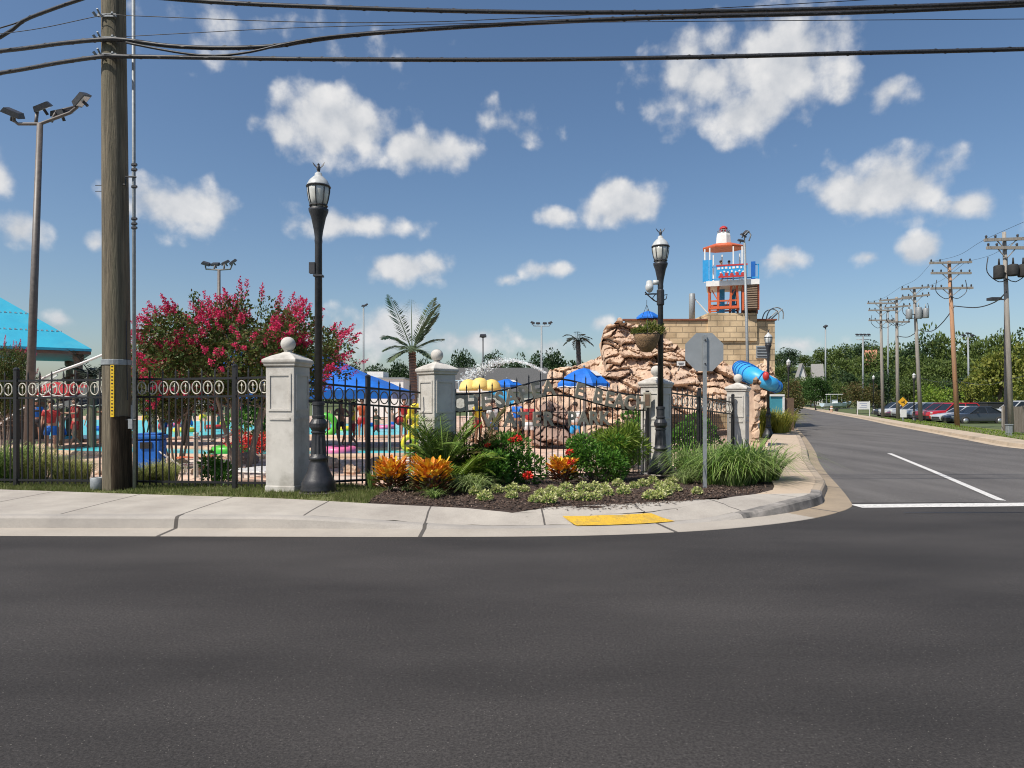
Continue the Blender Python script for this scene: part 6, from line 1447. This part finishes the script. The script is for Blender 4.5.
# ------------------------------------------------------------------ people
def skinmesh(name, joints, edges, mat):
    me = bpy.data.meshes.new(name); me.from_pydata([j[0] for j in joints], edges, []); o = bpy.data.objects.new(name, me); COL.objects.link(o)
    md = o.modifiers.new('s', 'SKIN'); o.modifiers.new('b', 'SUBSURF').levels = 1
    for i, j in enumerate(joints): me.skin_vertices[0].data[i].radius = j[1] if hasattr(j[1], '__len__') else (j[1], j[1])
    me.skin_vertices[0].data[0].use_root = True
    dg = bpy.context.evaluated_depsgraph_get(); dg.update(); r = bpy.data.meshes.new_from_object(o.evaluated_get(dg)); r.name = name
    bpy.data.objects.remove(o); bpy.data.meshes.remove(me); r.materials.clear(); r.materials.append(mat); r.polygons.foreach_set('use_smooth', [True]*len(r.polygons)); return r
def body(pose):
    J = [((0, 0, .93), (.15, .10)), ((0, 0, 1.10), (.125, .085)), ((0, 0, 1.32), (.15, .095)), ((0, 0, 1.46), (.06, .06)), ((0, -.01, 1.53), (.05, .05)), ((0, -.02, 1.60), (.07, .085)), ((0, -.015, 1.68), (.068, .085))]
    E = [(0, 1), (1, 2), (2, 3), (3, 4), (4, 5), (5, 6)]
    for s in (-1, 1):
        b = len(J)
        if pose == 0: arm = [((s*.18, 0, 1.41), .055), ((s*.235, .02, 1.14), .042), ((s*.26, -.06, .92), .032), ((s*.26, -.09, .84), (.04, .022)), ((s*.255, -.11, .76), (.028, .014))]
        elif pose == 1: arm = [((s*.18, 0, 1.41), .055), ((s*.30, -.08, 1.22), .042), ((s*.22, -.28, 1.22), .032), ((s*.17, -.35, 1.24), (.035, .022)), ((s*.13, -.41, 1.25), (.025, .014))]
        else: arm = [((s*.18, 0, 1.41), .055), ((s*.38, 0, 1.55), .042), ((s*.40, -.04, 1.80), .032), ((s*.40, -.05, 1.88), (.035, .02)), ((s*.40, -.06, 1.95), (.026, .014))]
        J += arm; E += [(2, b), (b, b+1), (b+1, b+2), (b+2, b+3), (b+3, b+4)]; b = len(J)
        st = .10*s if pose == 1 else 0
        J += [((s*.10, 0, .86), .088), ((s*.11, -.02-st, .48), .058), ((s*.11, .02+st*1.4, .09), .038), ((s*.12, -.10+st*1.4, .035), (.042, .028)), ((s*.12, -.17+st*1.4, .03), (.03, .02))]; E += [(0, b), (b, b+1), (b+1, b+2), (b+2, b+3), (b+3, b+4)]
    return J, E
BODY = [skinmesh('body', *body(p), M['skin'][0]) for p in range(3)]
SHORT = skinmesh('swim_shorts', [((0, 0, .95), (.165, .115)), ((0, 0, 1.03), (.15, .105)), ((-.105, 0, .82), .105), ((-.11, -.01, .62), .09), ((.105, 0, .82), .105), ((.11, -.01, .62), .09)], [(0, 1), (0, 2), (2, 3), (0, 4), (4, 5)], M['blue'])
SHIRT = skinmesh('shirt', [((0, 0, .98), (.165, .115)), ((0, 0, 1.12), (.14, .10)), ((0, 0, 1.33), (.165, .11)), ((0, 0, 1.43), (.08, .075)), ((-.185, 0, 1.41), .07), ((-.215, .01, 1.24), .06), ((.185, 0, 1.41), .07), ((.215, .01, 1.24), .06)], [(0, 1), (1, 2), (2, 3), (2, 4), (4, 5), (2, 6), (6, 7)], M['red'])
_m = MB(); _m.ball((0, .0, 1.69), .105, 12, 8, 1.05); _m.v = [v + Vector((0, .022, .015)) if v.z > 1.66 else Vector((v.x*.9, v.y*.4+.065, v.z)) for v in _m.v]; HAIR = _m.mesh('hair', M['hair'], True)
_m = MB(); _m.ball((0, -.108, 1.635), .014, 6, 4)
for s in (-1, 1): _m.ball((s*.034, -.098, 1.665), .011, 6, 4); _m.ball((s*.082, -.01, 1.645), .022, 6, 4)
_m.box(0, -.098, 1.595, .045, .01, .01); FACE = _m.mesh('face', M['skin'][1], True)
def person(px, Y, z, rz, s, pose, sk, short, shirt, lb):
    t = thing('person', lb, 'person', (X(px, Y), Y, z), rz); t.scale = (s,)*3
    def mk_(n, me, mat):
        o = inst(n, me, t); o.material_slots[0].link = 'OBJECT'; o.material_slots[0].material = mat
    mk_('body', BODY[pose], M['skin'][sk]); inst('hair', HAIR, t); inst('face', FACE, t); mk_('swim_shorts', SHORT, M[short])
    if shirt: mk_('shirt', SHIRT, M[shirt])
for a in ((51, 20.5, -.05, .4, .95, 0, 0, 'blue', 'red', 'person in a red top near the far left lamp pole'), (75, 24, -.05, -.6, 1, 1, 0, 'red', 'red', 'person all in red by the pool between the fence posts'),
          (62, 31, -.6, 1.2, 1, 2, 0, 'blue', None, 'bare chested person with raised arms in the left pool'), (90, 40, -.6, 0, 1, 0, 0, 'red', None, 'bare chested person wading in the left pool by the utility pole'),
          (146, 34, -.05, .8, 1, 1, 1, 'yellow', 'white', 'person in a white top beyond the blue bin'), (178, 30, -.05, -.8, 1, 0, 0, 'red', None, 'person in red shorts standing on the deck behind the crape myrtle'),
          (203, 36, -.05, .3, 1, 1, 0, 'canary', 'orange', 'person in an orange top behind the crape myrtle trunks'), (318, 26.5, -.05, 2.2, 1, 0, 0, 'blue', 'white', 'person in a white top just right of the left lamp'),
          (341, 25, -.05, .6, .95, 1, 0, 'dark_metal', None, 'person in dark shorts leaning in front of the pool'), (353, 24.6, -.05, -1.2, .9, 1, 0, 'red', 'canary', 'child in a yellow top behind the middle fence post'),
          (362, 29, -.05, .2, 1, 0, 0, 'red', 'orange', 'person in an orange top beside the middle fence post'), (392, 41, -.6, 0, 1, 2, 0, 'blue', None, 'person wading with raised arms in the right pool'),
          (376, 36, -.6, 1, 1, 1, 1, 'red', None, 'person wading in the right pool near the fence post'), (404, 30, -.05, .5, 1, 0, 0, 'dark_metal', 'red', 'person in a red top beside the yellow play feature'),
          (493, 24.2, -.05, .4, .95, 0, 0, 'blue', 'white', 'person in a white top behind the W of the gate'), (517, 24.6, -.05, -.7, 1, 1, 1, 'dark_metal', 'blue', 'person in a blue top behind the lower gate lettering'),
          (529, 24, -.05, .2, .95, 0, 0, 'white', 'red', 'person in a red top behind the gate middle'), (575, 22.5, -.05, -.3, .9, 1, 0, 'sky_blue', 'white', 'child in a white top behind the small croton'),
          (112, 36, -.6, .5, 1, 1, 1, 'blue', None, 'dark skinned bather in the left pool left of the wooden pole'), (161, 38, -.6, -.4, 1, 2, 0, 'red', None, 'bather with raised arms in the left pool behind the bin'), (190, 44, -.6, .9, 1, 0, 0, 'blue', None, 'bather standing far back in the left pool'), (222, 42, -.6, .1, 1, 1, 0, 'canary', None, 'bather in the left pool beside the red ring float'),
          (243, 29, -.05, 1, 1, 0, 1, 'white', 'pink', 'person in a pink top behind the first pillar edge'), (329, 34.5, -.6, 2, .9, 2, 0, 'red', None, 'child with raised arms in the right pool'), (36, 26, -.05, .5, 1, 0, 0, 'dark_metal', 'blue', 'person in a blue top left of the far left lamp pole'), (106, 27, -.05, -.5, 1, 1, 0, 'white', 'pink', 'person in a pink top just left of the wooden pole'), (168, 27, -.05, .5, .95, 1, 0, 'blue', 'red', 'person in a red top on the deck behind the bin'),
          (478, 25, -.05, .9, 1, 0, 1, 'red', 'canary', 'person in a yellow top behind the gate left end'), (545, 25.4, -.05, .3, .9, 2, 0, 'blue', None, 'child with raised arms behind the gate centre'),
          (721, 40.6, Z(284.5, 40.6), .8, .80, 1, 1, 'dark_metal', 'brown', 'person in a dark top on the lookout tower'), (729, 40.8, Z(284.5, 40.8), -.4, .80, 0, 0, 'white', 'white', 'person in a pale top on the lookout tower')):
    person(*a)

# ------------------------------------------------------------------ wooden poles on the right
def wpole(px0, px1, Y, topy, mat, arms, cans, lb, bz, rb=.15):
    t = thing('utility_pole', lb, 'utility pole', (X(px0, Y), Y, bz), 0, 'wooden power poles along the side road'); H_ = Z(topy, Y)-bz; dx = X(px1, Y)-X(px0, Y)
    m = MB(); m.tube([(0, 0, -.1), (dx*.5, 0, H_*.5), (dx, 0, H_)], [rb, rb*.85, rb*.66], 10); m.build('shaft', mat, t, True)
    for (py, hw, off, tilt) in arms:
        m = MB(); z = Z(py, Y)-bz; hwm = hw/F*Y; cx = dx*(z/H_)+off/F*Y
        m.bar((cx-hwm, -.14, z-tilt), (cx+hwm, -.14, z+tilt), .11, .13)
        m.bar((cx-hwm*.45, -.13, z-.03), (dx*(z/H_), -.12, z-.5), .035); m.bar((cx+hwm*.45, -.13, z-.03), (dx*(z/H_), -.12, z-.5), .035)
        c = m.build('crossarm', M['wood_grey'], t)
        for q in (-.92, -.5, .5, .92):
            m = MB(); m.lathe([(.02, 0), (.05, .04), (.035, .07), (.06, .10), (.03, .16)], 8, (cx+q*hwm, -.14, z+.06+tilt*q)); m.tube([(cx+q*hwm*.9, -.14, z-.06), (cx+q*hwm, -.14, z+.06+tilt*q)], .03, 6); m.build('insulator', M['dark_metal'], c, True)
    for (px, y0, y1, mt) in cans:
        m = MB(); za, zb_ = Z(y1, Y)-bz, Z(y0, Y)-bz; x = X(px, Y)-X(px0, Y); m.lathe([(.20, za), (.22, za+.04), (.22, zb_-.05), (.19, zb_), (.08, zb_+.03)], 14, (x, -.32, 0)); m.tube([(x, -.32, zb_), (x, -.32, zb_+.32)], [.05, .03], 8)
        c = m.build('transformer', mt, t, True); m = MB(); m.bar((x, -.30, (za+zb_)/2), (dx*((za+zb_)/2/H_), -.05, (za+zb_)/2), .06); m.build('bracket', M['dark_metal'], c)
    m = MB()
    for k in range(3):
        x = (k-1)*.55; z = H_-1.2; m.tube(catmull([Vector((dx+x*1.6, -.2, z)), Vector((dx+x*1.7, -.22, z-.7)), Vector((dx+x*.7, -.2, z-1.15)), Vector((dx*.85, -.15, z-1.0))], .15), .022, 5)
    m.build('jumper_wire', M['wire'], t); return t
wpole(1011.5, 1004, 31.7, 232, M['wood_grey'], [(240, 22, 0, .04), (248.5, 20, 0, .0)], [(994, 267, 280, M['rubber']), (1008, 266, 277, M['rubber']), (1018, 266, 278, M['rubber'])], 'nearest leaning grey wooden pole with dark transformer cans at the right edge', -.02, .125)
wpole(957.5, 949, 42, 261, M['wood_red'], [(263, 21, 0, .03), (273.5, 20, 0, 0), (288.5, 21, 0, .02)], [], 'reddish wooden pole with three crossarms in front of the parked cars', -.02)
wpole(921, 914, 50, 287, M['wood_grey'], [(288.5, 14, 0, .08), (296.5, 14, 0, .1)], [(906.5, 310, 319, M['galv']), (916, 308, 319, M['galv']), (923, 309, 318.5, M['galv'])], 'grey wooden pole carrying three pale transformer cans', -.02)
wpole(898, 896.5, 56, 297, M['wood_grey'], [(299.5, 16, -2, .12), (307, 13, 0, .1), (322, 12, 0, 0)], [], 'grey wooden pole right beside the yellow diamond sign', -.02)
wpole(883, 880.5, 61, 302, M['wood_grey'], [(303.5, 14, 0, 0), (310.5, 13, 0, 0), (320.5, 13, 0, 0)], [], 'farthest grey wooden pole on the lawn left of the yellow sign', -.02)
def rcable(pts, r, lb, g='power cables along the side road'):
    m = MB(); m.tube(catmull([P(*p) for p in pts], .6), r, 5); tag(m.build('power_cable', M['wire'], None, True), lb, 'cable', g)
rcable([(1006.5, 292, 31.6), (995, 302, 34), (976, 307.5, 38), (954, 306, 41.9)], .03, 'thick black cable sagging from the nearest pole to the reddish pole')
rcable([(954, 307, 41.9), (944, 321, 44), (932, 331, 46.5), (918, 330, 49.9)], .03, 'thick black cable sagging from the reddish pole to the transformer pole')
rcable([(918, 331, 49.9), (908, 337, 52.5), (897, 336, 55.9)], .03, 'black cable between the transformer pole and the sign side pole')
rcable([(1024, 376, 29), (1011, 379, 31.6), (985, 385, 36), (956, 381, 41.9), (938, 382, 46), (920, 378, 49.9)], .014, 'thin low wire running between the poles in front of the woods')
for k, q in enumerate((-17, 17)):
    rcable([(1080+q, 205, 24.5), (1004+q, 238.5, 31.5), (975+q*.95, 255, 36.5), (949.5+q, 261.5, 41.9)], .008, ['thin upper wire on the left crossarm ends of the two nearest poles', 'thin upper wire on the right crossarm ends of the two nearest poles'][k])
    rcable([(949.5+q, 261.5, 41.9), (930+q*.8, 279, 46), (914+q*.78, 287, 49.9), (897+q*.8, 298, 55.9), (881+q*.75, 302, 60.9)], .008, ['thin upper wire on the left crossarm ends of the farther poles', 'thin upper wire on the right crossarm ends of the farther poles'][k])

# ------------------------------------------------------------------ cars
def loft(m, secs):
    b = len(m.v); n = len(secs[0])
    for s in secs: m.v += [Vector(p) for p in s]
    for i in range(len(secs)-1):
        for j in range(n): a = b+i*n+j; c = b+i*n+(j+1) % n; m.f.append((a, c, c+n, a+n))
    m.f.append(tuple(range(b, b+n))[::-1]); m.f.append(tuple(range(b+(len(secs)-1)*n, b+len(secs)*n)))
def car_mat(n, c, metal=.3): return pm('paint_'+n, c, tuple(x*.95 for x in c), 2, .28, metal=metal, coat=1)
def car(kind, mat):
    t = thing('parked_car', '', 'car', (0, 0, 0))
    if kind == 'sedan':
        L_ = 2.28; st = [(-L_, .38, .62, .66), (-L_+.10, .26, .72, .80), (-1.55, .20, .86, .88), (-.95, .19, .93, .90), (.2, .19, .95, .90), (1.2, .19, .97, .90), (1.75, .22, 1.0, .87), (L_-.08, .30, .95, .80), (L_, .42, .80, .68)]
        cab = ((-.90, 1.72), (-.08, .92), .95, 1.42, .78, .58); wx = (-1.36, 1.34); wr = .34
    else:
        L_ = 2.28; st = [(-L_, .45, .80, .70), (-L_+.10, .30, .95, .84), (-1.6, .26, 1.04, .92), (-1.0, .25, 1.08, .94), (.2, .25, 1.08, .94), (1.4, .25, 1.10, .94), (2.1, .3, 1.10, .90), (L_, .42, .98, .80)]
        cab = ((-1.05, 2.18), (-.28, 1.72), 1.08, 1.68, .84, .68); wx = (-1.38, 1.38); wr = .37
    m = MB(); secs = []
    for (x, z0, z1, w_) in st: secs.append([(x, -w_*.85, z0), (x, -w_, z0+.14), (x, -w_*1.0, (z0+z1)/2), (x, -w_*.95, z1-.07), (x, -w_*.82, z1), (x, w_*.82, z1), (x, w_*.95, z1-.07), (x, w_, (z0+z1)/2), (x, w_, z0+.14), (x, w_*.85, z0)])
    loft(m, secs); bd = m.build('body', mat, t, True); md = bd.modifiers.new('e', 'EDGE_SPLIT'); md.split_angle = R(38)
    (xa, xd), (xb, xc), zb_, zr, wb, wr_ = cab
    m = MB(); loft(m, [[(xa, -wb, zb_-.03), (xd, -wb, zb_-.03), (xd, wb, zb_-.03), (xa, wb, zb_-.03)], [(xb, -wr_, zr), (xc, -wr_, zr), (xc, wr_, zr), (xb, wr_, zr)]]); m.build('windows', M['carglass'], t)
    m = MB(); loft(m, [[(xb-.06, -wr_-.02, zr-.03), (xc+.06, -wr_-.02, zr-.03), (xc+.06, wr_+.02, zr-.03), (xb-.06, wr_+.02, zr-.03)], [(xb+.05, -wr_+.06, zr+.05), (xc-.05, -wr_+.06, zr+.05), (xc-.05, wr_-.06, zr+.05), (xb+.05, wr_-.06, zr+.05)]])
    for s in (-1, 1):
        m.bar((xa+.02, s*(wb+.005), zb_-.02), (xb, s*(wr_+.005), zr), .07, .05); m.bar((xd-.02, s*(wb+.005), zb_-.02), (xc, s*(wr_+.005), zr), .14, .05)
        m.bar(((xb+xc)/2+.05, s*(wb+.01), zb_-.02), ((xb+xc)/2, s*(wr_+.01), zr), .07, .04)
    m.build('roof', mat, t)
    for x in wx:
        for s in (-1, 1):
            m = MB(); Mx = Matrix.Rotation(PI/2, 3, 'X'); m.lathe([(wr*.62, -.10), (wr*.95, -.11), (wr, -.07), (wr, .07), (wr*.95, .11), (wr*.62, .10)], 20); m.v = [Mx @ v + Vector((x, s*.845, wr)) for v in m.v]; w_ = m.build('wheel', M['rubber'], t, True)
            m = MB(); m.lathe([(.02, .112), (wr*.6, .10), (wr*.62, .115), (.05, .125)], 14); m.v = [Mx @ Vector((v.x, v.y, v.z if s < 0 else -v.z)) + Vector((x, s*.845, wr)) for v in m.v]; m.build('rim', M['chrome'], w_, True)
    for s in (-1, 1):
        zl = .66 if kind == 'sedan' else .86
        m = MB(); m.box(-2.18, s*.60, zl, .16, .34, .13, rz=s*.35); m.build('headlight', M['glass_lamp'], t, bevel=.02)
        m = MB(); m.box(2.2, s*.62, zl+.12, .12, .3, .14, rz=-s*.3); m.build('taillight', M['red'], t, bevel=.02)
        m = MB(); m.box(xa+.45, s*.98, zb_+.06, .12, .18, .12); m.build('mirror', mat, t, bevel=.02)
    m = MB(); m.box(-2.27, 0, .50, .06, .9, .16); m.box(-2.285, 0, .34, .04, 1.1, .08); m.build('grille', M['rubber'], t)
    return t
CARS = [('sedan', (.045, .05, .058), 'dark grey saloon car nearest the road, parked beside the wooden fence'), ('sedan', (.62, .63, .65), 'white saloon car parked directly behind the dark grey one'), ('suv', (.62, .018, .025), 'bright red car parked between the white saloon and the maroon car'),
        ('suv', (.32, .015, .04), 'maroon car parked just left of the bright red one'), ('suv', (.20, .25, .31), 'blue grey tall car parked just left of the maroon one'), ('suv', (.68, .68, .68), 'white tall car behind the pole with pale transformers'),
        ('suv', (.45, .46, .48), 'silver car behind the black street lamp in the lot'), ('sedan', (.17, .012, .03), 'dark maroon saloon behind the yellow diamond sign'), ('suv', (.7, .7, .7), 'white car farther back behind the yellow sign post'), ('suv', (.02, .02, .024), 'black tall car at the far left end of the parked row')]
PC = {}
hd = R(1)
for k, (kd, colr, lb) in enumerate(CARS):
    o = car(kd, car_mat(str(k), colr)); o['label'] = lb; o['group'] = 'cars parked in the lot on the right'
    x = 36.6+.83*k; y = 54+2.7*k; o.location = (x, y, -.28); o.rotation_euler = (0, 0, hd)
o = car('suv', car_mat('w', (.7, .7, .69))); o['label'] = 'white car showing only its roof above the wooden fence at right'; o['group'] = 'cars parked in the lot on the right'; o.location = (X(1018, 60), 60, -.1); o.rotation_euler = (0, 0, hd)
t = thing('dumpster', 'long black covered trailer behind the dark saloon and fence', 'trailer', (X(996, 70), 70, -.28), R(5)); m = MB(); m.box(0, 0, 1.05, 3.4, 1.8, 1.3); m.build('body', M['rubber'], t, bevel=.05); m = MB(); m.box(0, 0, 1.74, 3.5, 1.9, .1); m.build('lid', M['dark_metal'], t)
for x in (-1, 1): m = MB(); m.v = []; m.lathe([(.3, -.1), (.34, 0), (.3, .1)], 14); m.v = [Matrix.Rotation(PI/2, 3, 'X') @ v + Vector((x, -.85, .34)) for v in m.v]; m.build('wheel', M['dark_metal'], t)

# right-hand street furniture
t = thing('board_fence', 'weathered grey board fence at the right edge beside the nearest pole', 'fence', (X(1003, 36), 36, -.05), R(6)); rr = random.Random(2); m = MB()
for k in range(22):
    if k in (8, 9): continue
    m.box(.07+k*.15, rr.uniform(-.01, .01), .68, .135, .03, 1.36+rr.uniform(-.03, .03))
m.build('boards', pm('grey_boards', (.26, .22, .18), (.18, .15, .12), 5, .9, .4, 20, stretch=(6, 6, .5)), t); m = MB()
for z in (.3, 1.1): m.box(.62, .04, z, 1.2, .05, .09); m.box(2.5, .04, z, 1.75, .05, .09)
for x in (.05, 1.2, 1.5, 3.3): m.box(x, .05, .7, .1, .1, 1.4)
m.build('rail', M['wood_grey'], t)
t = thing('cabinet', 'short pale utility stub box at the foot of the nearest wooden pole', 'utility box', (X(1009, 30.6), 30.6, .0)); m = MB(); m.box(0, 0, .26, .2, .2, .52); m.build('body', M['galv'], t, bevel=.02); m = MB(); m.box(0, 0, .54, .24, .24, .05); m.build('cap', M['galv'], t, bevel=.01)
t = thing('warning_sign', 'yellow diamond warning sign with a dark symbol on the lawn', 'road sign', (X(902.5, 52), 52, -.02)); zc = Z(402, 52)+.02; m = MB(); m.lathe([(.37, -.015), (.37, .015)], 4); m.v = [Matrix.Rotation(PI/2, 3, 'X') @ v + Vector((0, -.05, zc)) for v in m.v]; pl_ = m.build('plate', pm('sign_yellow', (.80, .42, .02), (.75, .38, .02), 6, .5), t)
m = MB(); m.box(-.05, -.08, zc, .18, .02, .05); m.box(.06, -.08, zc+.05, .05, .02, .16, ry=.5); m.box(.09, -.08, zc-.07, .05, .02, .12, ry=-.6); m.build('symbol', M['rubber'], pl_); m = MB(); m.box(0, 0, zc/2, .05, .05, zc+.3); m.build('post', M['galv'], t)
t = thing('small_sign', 'small blank white sign board below the yellow diamond sign', 'sign', (X(903.5, 51), 51, -.02)); zc = Z(413.5, 51)+.02; m = MB(); m.box(0, 0, zc, .46, .03, .58); m.build('board', M['white'], t, bevel=.005); m = MB(); m.box(0, .03, zc/2, .04, .03, zc); m.build('post', M['galv'], t)
t = thing('banner_sign', 'white banner stretched on two posts on the lawn by rust tinted trees', 'sign', (X(863.5, 74), 74, -.1)); zc = Z(405.5, 74)+.1; m = MB(); m.box(0, 0, zc, 1.25, .03, .85); bn = m.build('panel', M['white'], t); m = MB()
for k in range(3): m.box(-.05+.1*(k % 2), -.02, zc+.22-k*.2, .8-.2*(k % 2), .01, .07)
m.build('marks', pm('faded_ink', (.35, .38, .5), (.4, .42, .52), 8, .7), bn); m = MB()
for x in (-.66, .66): m.box(x, 0, (zc+.5)/2, .06, .06, zc+.5)
m.build('post', M['white'], t)
t = thing('marker_post', 'stubby tan marker post on the verge in front of the boat', 'post', (X(831.5, 92), 92, -.1)); m = MB(); m.lathe([(.22, 0), (.2, .1), (.18, .9), (.2, .92), (.12, 1.05)], 10); m.build('body', pm('tan_post', (.52, .34, .24), (.45, .29, .2), 6, .7), t, True); m = MB(); m.lathe([(.21, .62), (.21, .74)], 10); m.build('band', M['white'], t)
bo = thing('boat', 'pale blue motor boat with a white canopy parked on a trailer', 'boat', (X(836, 108), 108, -.1), R(4)); m = MB(); secs = []
for x, w_, z0, z1 in ((-2.3, .8, .75, 1.35), (-1, .95, .65, 1.35), (.5, .95, .65, 1.4), (1.5, .7, .75, 1.5), (2.2, .3, 1.0, 1.62), (2.5, .04, 1.4, 1.7)): secs.append([(x, -w_, z1), (x, -w_*.8, (z0+z1)/2-.1), (x, 0, z0), (x, w_*.8, (z0+z1)/2-.1), (x, w_, z1), (x, 0, z1-.05)])
loft(m, secs); m.build('hull', pm('boat_blue', (.55, .68, .74), (.50, .62, .68), 4, .3), bo); m = MB(); m.box(-.3, 0, 2.75, 2.1, 1.5, .1); m.build('canopy', M['white'], bo, bevel=.03); m = MB()
for x in (-1.2, .6):
    for y in (-.6, .6): m.bar((x, y, 1.3), (x, y, 2.72), .06)
m.build('canopy_post', M['galv'], bo); m = MB(); m.box(-.2, 0, 1.6, .7, .6, .6); m.build('console', M['white'], bo, bevel=.04); m = MB(); m.bar((-2.2, -.5, .55), (2.6, -.2, .55), .1); m.bar((-2.2, .5, .55), (2.6, .2, .55), .1); m.build('trailer_frame', M['galv'], bo)
for y in (-.85, .85): m = MB(); m.lathe([(.28, -.1), (.32, 0), (.28, .1)], 14); m.v = [Matrix.Rotation(PI/2, 3, 'X') @ v + Vector((-.4, y, .32)) for v in m.v]; m.build('wheel', M['rubber'], bo)
def house(px, Y, py_top, wpx, wallmat, lb, roof=M['roofgrey'], rz=0):
    bz = hz(X(px, Y), Y); w_ = wpx/F*Y; H_ = Z(py_top, Y)-bz; t = thing('house', lb, 'house', (X(px, Y), Y, bz), rz); d = w_*.7; hw_ = H_*.62
    m = MB(); m.prism([(-w_/2, -d/2), (w_/2, -d/2), (w_/2, d/2), (-w_/2, d/2)], -1, hw_); m.tri(Vector((-w_/2, -d/2, hw_)), Vector((w_/2, -d/2, hw_)), Vector((0, -d/2, H_))); m.tri(Vector((w_/2, d/2, hw_)), Vector((-w_/2, d/2, hw_)), Vector((0, d/2, H_))); m.build('wall', wallmat, t)
    m = MB(); e = .4
    for s in (-1, 1): m.quad(Vector((s*(w_/2+e), -d/2-e, hw_-.3)), Vector((s*(w_/2+e), d/2+e, hw_-.3)), Vector((0, d/2+e, H_+.15)), Vector((0, -d/2-e, H_+.15)))
    m.build('roof', roof, t)
    for x in (-w_*.25, w_*.25):
        for z in (hw_*.35, hw_*.75): m = MB(); m.box(x, -d/2-.03, z, w_*.14, .08, hw_*.2); m.build('window', M['carglass'], t)
house(801, 182, 364, 8, M['white'], 'white gabled house among trees beyond the far street lamp', M['rooflight'])
house(817, 184, 364.5, 12, M['white'], 'wider white house with a grey roof left of the tall thin mast', M['rooflight'], R(75))
house(870, 200, 350.5, 14, pm('peach_wall', (.62, .36, .22), (.55, .32, .2), 4, .8), 'peach coloured house high among the trees above the poles', pm('peach_roof', (.45, .2, .12), (.38, .16, .1), 4, .8), R(60))
